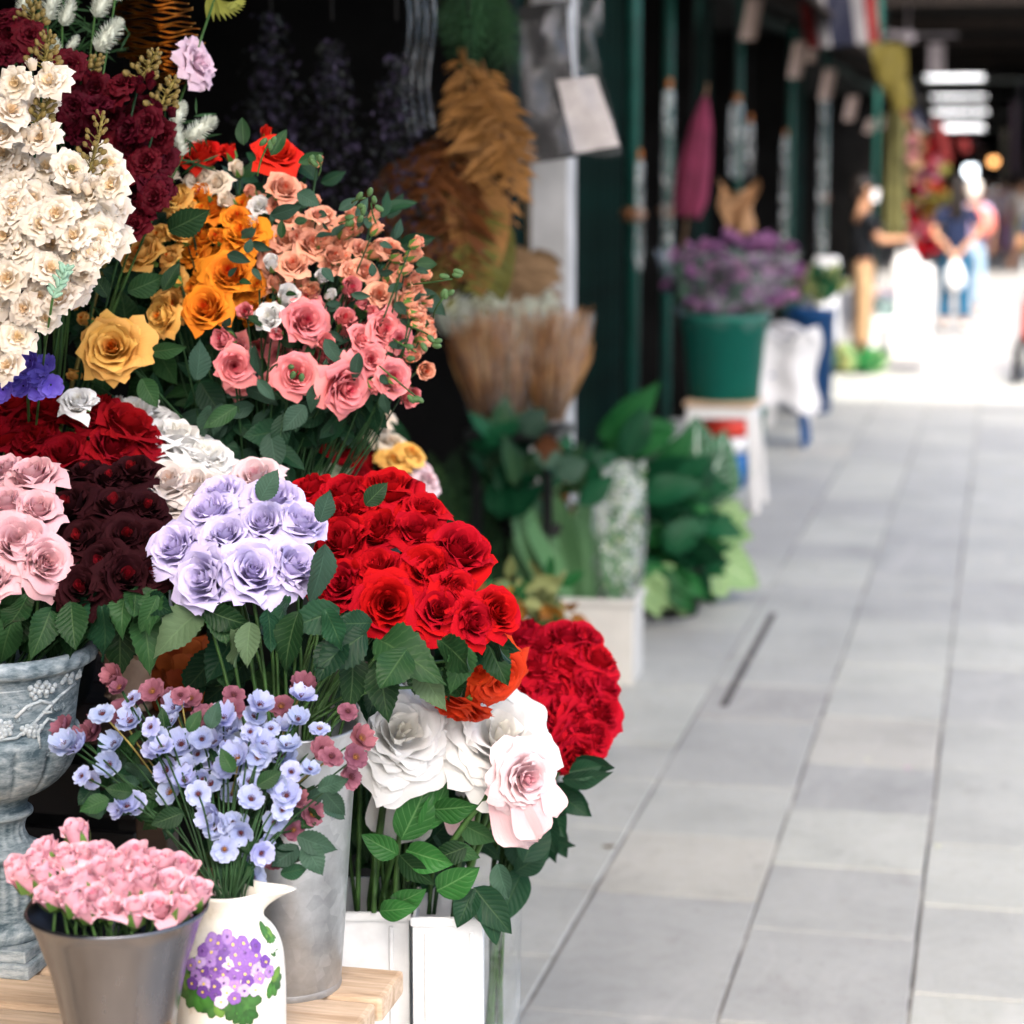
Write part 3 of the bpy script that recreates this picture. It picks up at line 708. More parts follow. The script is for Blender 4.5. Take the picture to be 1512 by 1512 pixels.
def on_urn(px, py, lift=0.0):
    """point of the bowl seen near that pixel"""
    zz = (HU) * (1 - (py - 936) / (1420 - 936)) ; r = u_r(zz / HU); s = (px - 6) / FPX * DU / r
    a = face_a + math.asin(max(-.99, min(.99, s))); return Vector(((r + lift) * math.cos(a), (r + lift) * math.sin(a), zz)), a
rg3 = random.Random(5)
for (cx_, cy_, n_, sp) in ((95, 983, 16, 17), (42, 1035, 20, 15), (78, 1042, 14, 13), (128, 975, 10, 11), (0, 1040, 14, 16)):
    gm = MB()
    for i in range(n_):
        q = i * 2.4; rad = math.sqrt(i / n_) * sp
        p, a = on_urn(cx_ + math.cos(q) * rad, cy_ + math.sin(q) * rad * .8, -.0006); gm.ball(p, rg3.uniform(.0034, .0046), 7, 5)
    obj('grape_cluster', gm, M_urn, urn, T(cU))
for (cx_, cy_, ang, L) in ((62, 1000, 20, 34), (20, 1010, 160, 40), (28, 1005, 60, 30), (110, 1000, -60, 30), (70, 1010, 200, 30), (118, 985, 60, 24), (5, 990, 100, 30), (50, 1060, -60, 22), (92, 1070, -20, 24)):
    p, a = on_urn(cx_, cy_, -.001); n_ = Vector((math.cos(a), math.sin(a), 0)); tx = Vector((-math.sin(a), math.cos(a), 0)); tz = Vector((0, 0, 1))
    dv = tx * math.cos(R(ang)) + tz * math.sin(R(ang)); n2 = (n_ + .05 * dv).normalized(); x_ = dv.cross(n2); l = L / FPX * DU
    obj('relief_leaf', LEAF[4], M_urn, urn, T(cU + p) @ Matrix((x_, dv, n2)).transposed().to_4x4() @ Matrix.Diagonal((l * 1.3, l, l * 1.6, 1)))
for (pts) in (((60, 1020), (75, 1005), (92, 1000), (104, 1008), (102, 1020), (93, 1018)), ((10, 1065), (35, 1052), (60, 1050), (84, 1030), (100, 1012), (112, 1000), (128, 988)), ((88, 1070), (86, 1045), (98, 1030), (112, 1042), (110, 1068), (98, 1074))):
    gm = MB(); gm.tube([on_urn(x, y, .0008)[0] for x, y in pts], .0022, 6); obj('relief_scroll', gm, M_urn, urn, T(cU))
gm = MB(); gm.lathe([(ru * .845, -.001), (ru * .86, .002), (ru * .845, .005)], 96); obj('rope_band', gm, M_urn, urn, T(cU + Vector((0, 0, HU * .905))))
# ------------------------------------------------------------------ shelf behind with the cream pot and the rust pot
SZ = .83
sp_ = spot(195, 3.0, SZ)
shelf = thing('wooden_shelf', (-1.5, 3.2, 0), 'dark wooden shelf behind the bench with flower pots on it', 'shelf')
s0 = spot(340, 2.93, SZ)
for i in range(4):
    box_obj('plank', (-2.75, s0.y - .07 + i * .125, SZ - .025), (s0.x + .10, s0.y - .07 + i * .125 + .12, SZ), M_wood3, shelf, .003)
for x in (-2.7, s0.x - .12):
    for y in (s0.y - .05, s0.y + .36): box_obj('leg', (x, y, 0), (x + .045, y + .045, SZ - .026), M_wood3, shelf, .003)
M_blackc = plain('black filler plastic', (.012, .012, .013), .6)
cr_ = thing('filler_crate', (-1.45, 3.15, 0), 'black slatted filler crate added to darken the space under the shelf', 'crate')  # added dark slats stand in for the gloom under the shelf
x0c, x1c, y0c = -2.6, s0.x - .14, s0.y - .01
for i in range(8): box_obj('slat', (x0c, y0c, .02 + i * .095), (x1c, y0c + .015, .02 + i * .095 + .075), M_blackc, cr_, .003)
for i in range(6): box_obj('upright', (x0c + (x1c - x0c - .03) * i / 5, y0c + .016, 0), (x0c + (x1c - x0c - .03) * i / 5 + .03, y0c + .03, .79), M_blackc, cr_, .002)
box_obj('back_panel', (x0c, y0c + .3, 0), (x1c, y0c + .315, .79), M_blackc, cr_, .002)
M_terra = plain('cream plaster', (.42, .31, .24), .8, 0, .25, 14, .3)
DP = 3.0; cP = spot(195, DP, SZ); HP = z_at(195, 930, DP) - SZ; rp_ = 52 / FPX * DP
pot = thing('scalloped_pot', cP, 'small cream plaster pot with a scalloped rim behind the urn', 'pot')
m = MB(); m.lathe(smooth_prof([(.55, 0), (.62, .03), (.6, .1), (.66, .16), (.70, .2), (.74, .4), (.80, .75), (.83, .86), (.7, .86)] and [(rp_ * r, HP * z) for r, z in ((.55, 0), (.62, .03), (.6, .1), (.68, .16), (.70, .2), (.74, .4), (.80, .75), (.83, .86), (.74, .88), (.66, .8))], 2), 48)
obj('body', m, M_terra, pot, T(cP))
for i in range(20):
    a = i * math.pi / 10; gm = MB(); gm.ball((0, 0, 0), 1, 8, 6, (rp_ * .13, rp_ * .12, HP * .17))
    obj('scallop', gm, M_terra, pot, T(cP + Vector((math.cos(a) * rp_ * .86, math.sin(a) * rp_ * .86, HP * .86))) @ Matrix.Rotation(a, 4, 'Z') @ Matrix.Rotation(.35, 4, 'Y'))
for i in range(14):
    a = i * 2 * math.pi / 14; gm = MB(); gm.ball((0, 0, 0), rp_ * .07, 6, 5); obj('bead', gm, M_terra, pot, T(cP + Vector((math.cos(a) * rp_ * .71, math.sin(a) * rp_ * .71, HP * .2))))
cQ = spot(272, 3.02, SZ); HQ = z_at(272, 925, 3.02) - SZ; rq = 58 / FPX * 3.0
M_rust = petal_mat('rust dried petal', (.24, .05, .012), (.22, .045, .012), (.30, .07, .02), transl=.1, rough=.5)
rust = thing('petal_covered_pot', cQ, 'round pot covered in overlapping rust orange dried petals', 'pot')
m = MB(); m.lathe([(0, 0), (rq * .6, 0), (rq * .85, HQ * .3), (rq * .9, HQ * .6), (rq * .75, HQ * .95), (rq * .65, HQ * .95)], 24); obj('body', m, M_rust, rust, T(cQ))
pm_ = leaf_mesh(.42, 0, 7, .3, .5, pw=.7)
for j in range(5):
    for i in range(13):
        a = (i + .5 * (j % 2)) * 2 * math.pi / 13; zf = .98 - j * .19; rr = rq * (.74 + .2 * math.sin(math.pi * min(1, .25 + j * .2)))
        n_ = Vector((math.cos(a), math.sin(a), .15)).normalized(); dv = Vector((-math.sin(a) * rng.uniform(-.3, .3), math.cos(a) * rng.uniform(-.3, .3), -1)); dv = (dv + n_ * .25).normalized(); n2 = (n_ - dv * n_.dot(dv)).normalized()
        obj('dried_petal', pm_, M_rust, rust, T(cQ + Vector((math.cos(a) * rr, math.sin(a) * rr, HQ * zf))) @ Matrix((dv.cross(n2), dv, n2)).transposed().to_4x4() @ Matrix.Scale(HQ * rng.uniform(.3, .38), 4))
# ------------------------------------------------------------------ bunches in the galvanised bucket
UP = Vector((0, 0, 1))
def stem_via(t, b, foot, neck, sr, smat):
    """a stem that enters its vessel through the mouth: neck = (centre, radius)"""
    f = foot + Vector((rng.uniform(-.02, .02), rng.uniform(-.02, .02), rng.uniform(0, .03)))
    if neck is None: return stem(t, b, f, sr, smat)
    c, r = neck; h = Vector((b.x - c.x, b.y - c.y, 0)); L = h.length
    q = c + (h.normalized() * min(L * .5, r * rng.uniform(.35, .9)) if L > 1e-4 else Vector()) + Vector((rng.uniform(-.2, .2) * r, rng.uniform(-.2, .2) * r, 0))
    org = WM[t].to_translation(); pts = []
    for k in range(9):
        u = k / 8; pts.append((b * (1 - u) ** 2 + q * 2 * u * (1 - u) * 1.0 + f * u * u) if False else (b.lerp(q, min(1, u * 2)) if u <= .5 else q.lerp(f, u * 2 - 1)) + Vector((0, 0, .02)) * math.sin(math.pi * min(1, u * 2)) * (1 if u <= .5 else 0))
    m = MB(); m.tube([p - org for p in pts], sr, 5); return obj('stem', m, smat, t, T(org))
def bunch(name, label, cat, base, items, D, kd, ctr, rad, mat, kind='open', up=.75, cam_=.75, k=.9, foot=None, green=G_calyx, smat=G_stem, part='rose', sr=.0022, group=None, bulge=.03, kinds=None, neck=None):
    """items: (px, py, radius px[, kind]); kd: how much the top leans back"""
    t = thing(name, base, label, cat, group)
    for it in items:
        px, py, rr = it[:3]; kk = it[3] if len(it) > 3 else (kinds and rng.choice(kinds)) or kind
        q = math.hypot(px - ctr[0], py - ctr[1]) / rad
        d = D + kd * (ctr[1] - py) / FPX * D + bulge * min(1.6, q) ** 2
        ax = dome_axis(px, py, ctr[0], ctr[1], rad, up, cam_, k) + Vector((rng.uniform(-.3, .3), rng.uniform(-.25, .25), rng.uniform(-.2, .2)))
        b, a = rose_at(t, px, py, d, rr * rng.uniform(.9, 1.1), ax, mat, kk, name=part, green=green)
        if foot is not None: stem_via(t, b - a * .2 * rr / FPX * d, foot, neck, sr, smat)
    return t
foot3 = c3 + Vector((0, 0, .12)); neck3 = (c3 + Vector((0, 0, H3)), rt * .9)
lav = bunch('rose_bunch', 'bunch of pale lavender roses between the maroon and the red roses', 'roses', foot3,
  [(299, 854, 50), (374, 841, 52), (433, 832, 44), (256, 806, 46), (331, 788, 44), (387, 770, 42), (443, 770, 44), (306, 752, 42), (402, 733, 44), (326, 724, 38)],
  2.56, .9, (350, 800), 110, M_lav, foot=foot3, k=.75, neck=neck3, kinds=['open', 'open', 'cup'])
tag(lav, group='rose bunches at the front of the stall')
red = bunch('rose_bunch', 'bunch of large scarlet red velvet roses right of the lavender roses', 'roses', foot3 + Vector((.02, 0, 0)),
  [(573, 892, 58), (506, 862, 50), (648, 900, 50), (628, 842, 50), (554, 836, 44), (502, 802, 50), (558, 781, 42), (617, 784, 48), (680, 810, 54), (573, 718, 52),
   (626, 750, 42), (500, 762, 42), (508, 726, 44), (454, 722, 42), (700, 918, 46), (735, 903, 44), (676, 872, 44), (530, 748, 40), (470, 850, 36), (650, 850, 44)],
  2.64, .9, (590, 820), 140, M_red, foot=foot3, neck=neck3, k=.8, kinds=['open', 'cup', 'open'], group='rose bunches at the front of the stall')
# leaves of both
for (px, py, L, ang, tl, ro, m_) in ((300, 900, 92, 215, 25, 20, G_leafp), (232, 880, 60, 250, 10, -20, G_leaf), (318, 885, 78, -70, 30, -30, G_leaf), (305, 900, 66, -25, 20, 10, G_leaf), (370, 920, 66, 265, 35, 10, G_leafp), (345, 930, 80, -65, 40, 40, G_leafp),
    (480, 805, 90, 262, 5, -55, G_leafg), (470, 890, 70, 235, -10, 60, G_leafg), (440, 905, 90, 250, 10, 30, G_leaf), (500, 900, 80, 200, 20, 0, G_leafd), (505, 940, 80, 240, 30, 20, G_leafd),
    (425, 880, 60, 255, 0, 50, G_leafd), (540, 935, 90, 215, 20, 0, G_leafd), (560, 945, 110, -20, 45, -25, G_leaf), (650, 945, 92, -35, 35, 20, G_leaf), (600, 960, 82, 235, 40, 10, G_leaf), (620, 985, 78, -60, 40, 10, G_leafp), (560, 980, 86, -80, 30, 0, G_leaf),
    (520, 965, 84, 275, 20, -30, G_leaf), (548, 920, 60, 180, 30, 0, G_leafd), (690, 955, 66, -110, 30, 0, G_leaf), (395, 900, 66, -80, 15, -60, G_leafd), (480, 900, 70, -60, 10, 20, G_leafd)):
    leaf_at(lav if px < 480 else red, px, py, 2.53 + rng.uniform(-.03, .03), L, ang, m_, tl, ro)
for (px, py, L, ang, tl, ro, par) in ((384, 738, 52, 60, 5, 0, lav), (540, 745, 46, 45, 10, 0, red), (472, 770, 50, 70, 0, 30, lav), (470, 880, 44, 100, 0, 40, lav)):
    leaf_at(par, px, py, 2.56, L, ang, G_leafg if par is lav else G_leaf, tl, ro)
for i in range(64):                                  # darker leaves and side shoots underneath
    px, py = rng.uniform(290, 720), rng.uniform(880, 1000)
    leaf_at(lav if px < 470 else red, px, py, 2.66 + rng.uniform(0, .12), rng.uniform(50, 85), rng.uniform(190, 350), rng.choice([G_leaf, G_leafd, G_leafd]), rng.uniform(-10, 45), rng.uniform(-60, 60))
# orange red rose drooping below
scar = bunch('rose_bunch', 'two loose orange red roses hanging under the red bunch', 'roses', foot3 + Vector((.05, 0, 0)),
  [(738, 1000, 58, 'flat'), (672, 1048, 50, 'flat'), (700, 985, 44)], 2.72, .5, (690, 960), 60, M_scar, foot=foot3, neck=neck3, up=.1, cam_=.55, k=.8)
# ------------------------------------------------------------------ urn bunches
footU = cU + Vector((0, 0, HU * .72))
mar = bunch('rose_bunch', 'bunch of near black maroon roses with red hearts left of the lavender', 'roses', footU,
  [(119, 868, 48), (187, 850, 46), (117, 795, 43), (187, 790, 42), (103, 745, 40), (168, 745, 40), (126, 696, 38), (195, 694, 37), (216, 748, 36), (160, 706, 34), (150, 830, 40), (225, 795, 36), (225, 845, 34)],
  2.60, .9, (160, 790), 100, M_mar, foot=footU, k=.7, smat=G_stemd)
tag(mar, group='rose bunches at the front of the stall')
pnk = bunch('rose_bunch', 'bunch of dusty pink roses above the urn at the left edge', 'roses', footU,
  [(45, 700, 44), (8, 742, 40), (55, 750, 40), (25, 800, 48), (69, 830, 44), (-12, 850, 40), (-30, 790, 44), (10, 690, 36), (-20, 700, 36)],
  2.58, .9, (20, 780), 90, M_pink, foot=footU, k=.7, group='rose bunches at the front of the stall')
for i in range(46):
    px, py = rng.uniform(-20, 235), rng.uniform(860, 920)
    leaf_at(mar if px > 90 else pnk, px, py, 2.60 + rng.uniform(-.04, .1), rng.uniform(55, 85), rng.uniform(200, 340), rng.choice([G_leaf, G_leafd, G_leaf]), rng.uniform(0, 50), rng.uniform(-40, 40))
leaf_at(pnk, 40, 880, 2.53, 80, 255, G_leaf, 40, 20); leaf_at(mar, 105, 890, 2.53, 75, 280, G_leaf, 30, 0); leaf_at(mar, 150, 895, 2.55, 85, 285, G_leafd, 10, 40); leaf_at(mar, 75, 900, 2.53, 70, -100, G_leaf, 40, -20)
footP = cP + Vector((0, 0, HP * .5))
vel = bunch('rose_bunch', 'bunch of dark blood red roses above the dusty pink ones', 'roses', footP,
  [(23, 596, 36), (73, 604, 50), (126, 616, 42), (188, 628, 54, 'cup'), (169, 660, 48), (43, 652, 42), (96, 668, 42), (140, 600, 40), (10, 640, 40), (215, 650, 36), (60, 640, 36), (185, 690, 36)],
  2.80, .7, (110, 670), 110, M_vel, foot=footP, kinds=['cup', 'open'], up=.8, cam_=.55, smat=G_stemd, group='rose bunches at the front of the stall')
footQ = cQ + Vector((0, 0, HQ * .6))
wh = bunch('rose_bunch', 'bunch of big white and blush garden roses behind the lavender roses', 'roses', footQ,
  [(196, 612, 56, 'big'), (258, 645, 62, 'big'), (302, 672, 58, 'big'), (320, 690, 44, 'big'), (236, 672, 46, 'big'), (280, 700, 44), (225, 640, 44, 'big'), (165, 600, 36, 'big')],
  2.84, .8, (240, 700), 120, M_wht, foot=footQ, up=.8, cam_=.5, group='rose bunches at the front of the stall')
for (px, py, rr, m_) in ((250, 712, 44, M_peach), (288, 716, 38, M_peach), (250, 742, 34, M_peach), (215, 705, 36, M_peach), (377, 704, 42, M_blush), (115, 592, 30, M_wht)):
    b, a = rose_at(wh, px, py, 2.80, rr, UP * .7 + cb * .6, m_, 'cup', green=G_calyx); stem(wh, b, footQ, .002, G_stem)
# ------------------------------------------------------------------ pink rosebuds in the flared bucket
foot1 = c1 + Vector((0, 0, H1 * .3))
bud = thing('rosebud_bunch', foot1, 'bunch of bubblegum pink rosebuds filling the steel bucket', 'rosebuds')
for (px, py, rr) in ((112, 1222, 30), (70, 1248, 30), (92, 1255, 32), (125, 1252, 28), (150, 1255, 30), (35, 1285, 30), (62, 1285, 30), (25, 1270, 24), (100, 1268, 28), (175, 1270, 34), (200, 1260, 36), (150, 1280, 32), (240, 1270, 34), (270, 1275, 32), (120, 1295, 32), (85, 1300, 32),
    (70, 1315, 26), (105, 1322, 28), (140, 1315, 30), (178, 1305, 34), (215, 1300, 36), (250, 1300, 34), (290, 1310, 32), (160, 1330, 28), (200, 1335, 28), (235, 1330, 30), (270, 1332, 26), (125, 1338, 22), (215, 1280, 34), (180, 1290, 30), (55, 1262, 26)):
    d = D1 + (1300 - py) / FPX * D1 * 1.3 - .02
    ax = dome_axis(px, py, 175, 1330, 170, 1.0, .28, .75)
    b, a = rose_at(bud, px, py + 8, d, rr * 1.16, ax + Vector((rng.uniform(-.2, .2), rng.uniform(-.2, .2), 0)), M_bub, rng.choice(['bud', 'bud', 'bud', 'cup']), name='rosebud', green=G_calyx, stretch=.95)
    stem(bud, b, foot1 + Vector((rng.uniform(-.03, .03), rng.uniform(-.03, .03), 0)), .0018, G_stem)
# ================================================================== more foreground flowers
def flower_mesh(npet=6, cup=.28, seed=0, w=.5, two=True):
    m = MB(); rg = random.Random(seed)
    for lay in range(2 if two else 1):
        for i in range(npet if lay == 0 else npet - 1):
            a = 6.2832 * (i + .5 * lay) / (npet if lay == 0 else npet - 1) + rg.uniform(-.1, .1); L = (1.0 if lay == 0 else .8) * rg.uniform(.9, 1.06); cu_ = cup * (1 + .8 * lay) * rg.uniform(.6, 1.4); ph = rg.uniform(0, 6)
            def fn(uu, v):
                u = uu * 2 - 1; r = .08 + L * .92 * v * (1 - .10 * u * u * v) - .07 * (1 - abs(u)) ** 3 * v ** 6
                s = u * w * L * math.sin(math.pi * (.12 + .62 * v)) * .92
                z = .05 + cu_ * v * v - .22 * max(0, v - .6) + .07 * math.sin(u * 4 + ph) * v * v + .12 * u * u * v + .03 * lay
                return Vector((r * math.cos(a) - s * math.sin(a), r * math.sin(a) + s * math.cos(a), z))
            m.grid(fn, 4, 5, 1.0)
    return m.mesh('flower')
FL = [flower_mesh(6, .25, 1), flower_mesh(5, .4, 2, .58), flower_mesh(6, .5, 3), flower_mesh(5, .1, 4, .56)]
cm_ = MB(); cm_.ball((0, 0, .1), .16, 8, 5, (1, 1, .7))
for i in range(12):
    a = i * .5236; cm_.tube([(.1 * math.cos(a), .1 * math.sin(a), .1), (.24 * math.cos(a), .24 * math.sin(a), .26)], .022, 4)
    cm_.ball((.25 * math.cos(a), .25 * math.sin(a), .27), .035, 4, 3)
FC = cm_.mesh('flower_center')
M_blue = petal_mat('periwinkle petal', (.42, .46, .80), (.36, .42, .78), (.58, .64, .88), transl=.2, var=.22, vein=.35, hue=.03)
M_mauve = petal_mat('mauve petal', (.22, .06, .09), (.20, .06, .09), (.38, .15, .20), transl=.15, var=.5, vein=.4, hue=.03)
M_eye = plain('flower eye', (.10, .025, .03), .8, 0, .4, 60)
M_eye2 = plain('flower eye ochre', (.25, .10, .03), .8, 0, .4, 60)
G_stemo = plain('stem ochre', (.24, .19, .05), .5, 0, .3, 30)
footJ = c2 + Vector((0, 0, H2 * .45)); neckJ = (c2 + Vector((0, 0, H2 * .96)), jug_r(.9) * .8)
def posy(label, pts, mat, rr, eye, group):
    t = thing('flower_spray', footJ, label, 'flowers', group)
    for (zx, zy) in pts:
        px, py = zx / 2.7, 900 + zy / 2.7; d = 2.42 + (1200 - py) / FPX * 2.4 * .42 + rng.uniform(-.02, .02) + (.02 if mat is M_mauve else 0)
        ax = dome_axis(px, py, 320, 1180, 150, .35, .85, .55) + Vector((rng.uniform(-.5, .5), rng.uniform(-.4, .4), rng.uniform(-.4, .45)))
        R_ = rr * rng.uniform(.72, 1.15) / FPX * d; M = frame(ax, rng.uniform(0, 6), P(px, py, d), R_)
        f = obj('flower', FL[rng.randrange(4)], mat, t, M); obj('flower_center', FC, eye if rng.random() < .75 else M_eye2, f, M)
        b = P(px, py, d); a = ax.normalized()
        hub = P(320 + (px - 320) * .5, 1230 + (py - 1230) * .4, 2.46)
        if rng.random() < .35: stem_via(t, b - a * R_ * .02, footJ, neckJ, .0012, G_stemd)
        else: stem(t, b - a * R_ * .02, hub, .0011, G_stemo if rng.random() < .3 else G_stemd, .006)
    return t
BL = [(530,360),(410,420),(525,450),(605,470),(705,395),(690,450),(320,550),(265,545),(440,620),(370,680),(330,665),(460,540),(620,560),(725,540),(790,580),(805,520),(670,645),(745,625),(735,685),(685,730),(790,735),(845,700),(880,660),(845,825),(960,855),(1000,760),(1090,850),(1060,930),(895,955),(1005,1065),(1040,970),(965,1000),(1125,800),(930,740),(1045,545),(1080,480),(905,565),(950,600),(920,490),(1000,490),(1010,430),(1125,590),(1160,650),(1235,640),(1150,550),(1205,355),(1190,440),(1275,480),(1035,385),(890,440),(540,770),(480,800),(630,510),(1030,590),(980,545),(860,620)]
MV = [(455,270),(480,315),(260,475),(610,330),(720,345),(760,360),(930,345),(925,400),(810,420),(815,440),(1120,390),(1205,310),(1385,410),(1435,515),(1320,590),(1415,590),(1395,670),(1180,760),(1240,815),(385,480),(1280,560),(1170,880),(1095,1000),(860,410),(480,410),(340,520),(560,350),(680,350)]
blue = posy('spray of small pale blue flowers with dark eyes in the painted jug', BL + [(rng.uniform(420, 1200), rng.uniform(430, 900)) for _ in range(16)], M_blue, 21.5, M_eye, 'sprays in the jug')
mauv = posy('spray of small dusky mauve flowers around the blue ones in the jug', MV, M_mauve, 20, M_eye, 'sprays in the jug')
for i in range(150):
    q, rad = rng.uniform(0, 6.28), math.sqrt(rng.random()); px, py = 310 + 175 * rad * math.cos(q), 1180 + 105 * rad * math.sin(q)
    if px < 300 and py > 1195: py -= 70
    leaf_at(blue, px, py, 2.455 + rng.uniform(0, .045), rng.uniform(32, 56), rng.uniform(0, 360), rng.choice([G_leaf, G_leafd, G_leaf, G_leafg]), rng.uniform(-10, 40), rng.uniform(-50, 50))
for (px, py, L, ang, tl, ro, m_) in ((340, 1268, 52, 262, 20, 0, G_leafd), (352, 1270, 46, -60, 15, 20, G_leafd), (160, 1180, 46, 200, 10, 20, G_leaf), (195, 1170, 40, 170, 20, 0, G_leaf), (440, 1235, 60, -20, 10, 0, G_leafg), (450, 1245, 55, -60, 10, 0, G_leafg), (440, 1250, 50, 215, 20, 20, G_leafg),
    (470, 1165, 50, 20, 0, 0, G_leafg), (480, 1170, 46, -50, 0, 0, G_leafg), (400, 1255, 56, -30, 0, 30, G_leafd), (270, 1200, 50, 200, 20, 0, G_leaf), (360, 1225, 44, 290, 20, 0, G_leaf), (278, 1080, 36, 60, 0, 0, G_leaf), (310, 1075, 40, 75, 0, 0, G_leafg), (380, 1160, 42, 30, 0, 0, G_leaf), (345, 1140, 40, 120, 10, 0, G_leaf), (415, 1290, 42, 10, 0, 20, G_leafd)):
    leaf_at(blue, px, py, 2.40, L, ang, m_, tl, ro)
# ------------------------------------------------------------------ white bins on the floor with large white roses
M_wplas = plain('white plastic', (.76, .78, .80), .35, 0, .10, 14, .15)
def bin_thing(pxl, pxr, d, py_top, dep, label, flare=.0):
    zt = z_at((pxl + pxr) / 2, py_top, d); xl, xr = P(pxl, py_top, d), P(pxr, py_top, d)
    wd = (xr - xl).length; c = (xl + xr) / 2; c.z = 0; M = T(c) @ Matrix.Rotation(YAW, 4, 'Z')
    t = thing('tall_bin', c, label, 'bin', 'tall white bins')
    th = .004
    for nm, lo, hi in (('front_panel', (-wd / 2, 0, 0), (wd / 2, th, zt)), ('back_panel', (-wd / 2, dep - th, 0), (wd / 2, dep, zt)),
                       ('side_panel', (-wd / 2, th, 0), (-wd / 2 + th, dep - th, zt)), ('side_panel', (wd / 2 - th, th, 0), (wd / 2, dep - th, zt))):
        lo, hi = Vector(lo), Vector(hi); s = hi - lo; obj(nm, bbox_mesh(s.x, s.y, s.z, .001, 1), M_wplas, t, M @ T((lo + hi) / 2))
    for x in (-wd * .30, wd * .34):
        obj('rib', bbox_mesh(.006, .004, zt * .97, .0015, 1), M_wplas, t, M @ T((x, -.002, zt * .485)))
    obj('rim', bbox_mesh(wd + .006, .008, .012, .003, 2), M_wplas, t, M @ T((0, -.001, zt - .004)))
    obj('base', bbox_mesh(wd - .009, dep - .009, .01, 0), M_wplas, t, M @ T((0, dep / 2, .02)))
    return t, c + FWD * dep / 2, zt
binA, cA, zA = bin_thing(440, 604, 2.84, 1348, .15, 'tall white plastic bin behind the bench end with green stems')
binB, cB, zB = bin_thing(609, 713, 2.80, 1356, .13, 'tall white plastic bin standing right of the other bin')
footA, footB = cA + Vector((0, 0, zA * .5)), cB + Vector((0, 0, zB * .5))
wr = thing('rose_bunch', footA, 'huge open white roses with long glossy green leaves in the white bins', 'roses')
for (px, py, rr, ax, kd, d, mt) in ((592, 1082, 84, UP * .5 + cb * .8 + cr * .35, 'big', 2.76, M_wht), (640, 1125, 62, cb * .6 - UP * .3 + cr * .2, 'big', 2.80, M_wht), (572, 1120, 58, cb * .8 - UP * .2 - cr * .3, 'big', 2.79, M_wht)):
    b, a = rose_at(wr, px, py, d, rr, ax, mt, kd, green=G_calyx); stem_via(wr, b, footA, (cA + Vector((0, 0, zA)), .05), .004, G_stem)
wr2 = thing('rose_bunch', footB, 'huge white rose with a drooping blush pink rose above the right bin', 'roses')
for (px, py, rr, ax, kd, d, mt) in ((738, 1085, 92, UP * .55 + cb * .7 + cr * .3, 'big', 2.80, M_wht), (770, 1110, 66, cb * .5 + cr * .6 + UP * .1, 'big', 2.88, M_wht), (700, 1130, 62, cb * .9 - UP * .3, 'big', 2.90, M_wht),
      (690, 1050, 40, UP + cb * .1, 'big', 2.98, M_blush), (778, 1150, 56, cr * .45 + cb * .8 - UP * .05, 'big', 2.74, M_blush)):
    b, a = rose_at(wr2, px, py, d, rr, ax, mt, kd, green=G_calyx); stem_via(wr2, b, footB, (cB + Vector((0, 0, zB)), .04), .004, G_stem)
def round_petal(wd, n=14, m=8, cup=.35, curl=.3):
    mb = MB()
    def fn(uu, v):
        u = uu * 2 - 1; w_ = wd * (max(0.0, 1 - (2 * v - 1) ** 4) ** .5) * (.45 + .55 * v) + .02
        return Vector((u * w_, v * (1 - .05 * u * u), cup * u * u * w_ - curl * v * v + .05 * math.sin(v * 4 + u * 2) + .12 * max(0, v - .8)))
    mb.grid(fn, m, n, 1.0); return mb.mesh('petal')
PETM = [round_petal(.40), round_petal(.46, cup=.5, curl=.15)]
for (px, py, L, ang, tl, ro, m_) in ((742, 1150, 112, 285, 5, 15, M_blush), (765, 1160, 85, 292, 15, -10, M_blush), (800, 1150, 60, 300, 10, -30, M_blush), (660, 1180, 60, 300, -10, 0, M_blush), (605, 1120, 130, 262, 0, 10, M_wht)):
    leaf_at(wr2 if px > 640 else wr, px, py, 2.75 if px > 700 else 2.84, L, ang, m_, tl, ro, PETM, 'petal')
for (a_, b_) in (((582, 1350, 2.80), (600, 1135, 2.80)), ((528, 1345, 2.86), (532, 1140, 2.88)), ((552, 1348, 2.83), (548, 1180, 2.88))):
    stem(wr, P(*a_), P(*b_), .0035, G_stem, .004)
stem(wr2, P(655, 1265, 2.79), P(722, 1172, 2.77), .0045, G_stem, .004); stem(wr2, P(600, 1300, 2.80), P(660, 1262, 2.79), .003, G_stem, .002)
for (px, py, L, ang, tl, ro, m_, k) in ((592, 1240, 100, 62, 10, 15, G_leafb, 0), (640, 1195, 68, 5, 20, 20, G_leafb, 2), (588, 1262, 62, 150, 20, 0, G_leafb, 0), (600, 1255, 76, -15, 25, 10, G_leafb, 2), (590, 1262, 66, -45, 30, 20, G_leaf, 1), (645, 1315, 78, 30, 25, 10, G_leafb, 2), (580, 1335, 66, 25, 40, 20, G_leafb, 0),
    (560, 1345, 60, 10, 40, 0, G_leafb, 1), (735, 1275, 54, -75, 10, 20, G_leafg, 2), (700, 1310, 86, -50, 20, 0, G_leafd, 0), (700, 1312, 62, 245, 15, 10, G_leafd, 2), (712, 1320, 74, -65, 20, -30, G_leafd, 1), (690, 1250, 60, 200, 10, 0, G_leaf, 0), (660, 1250, 50, -20, 10, 0, G_leaf, 1),
    (620, 1225, 80, 50, 0, 30, G_leafb, 1), (680, 1215, 60, -30, 0, 20, G_leaf, 2)):
    leaf_at(wr if px < 640 else wr2, px, py, 2.78, L, ang, m_, tl, ro, GLOSS, k=k)
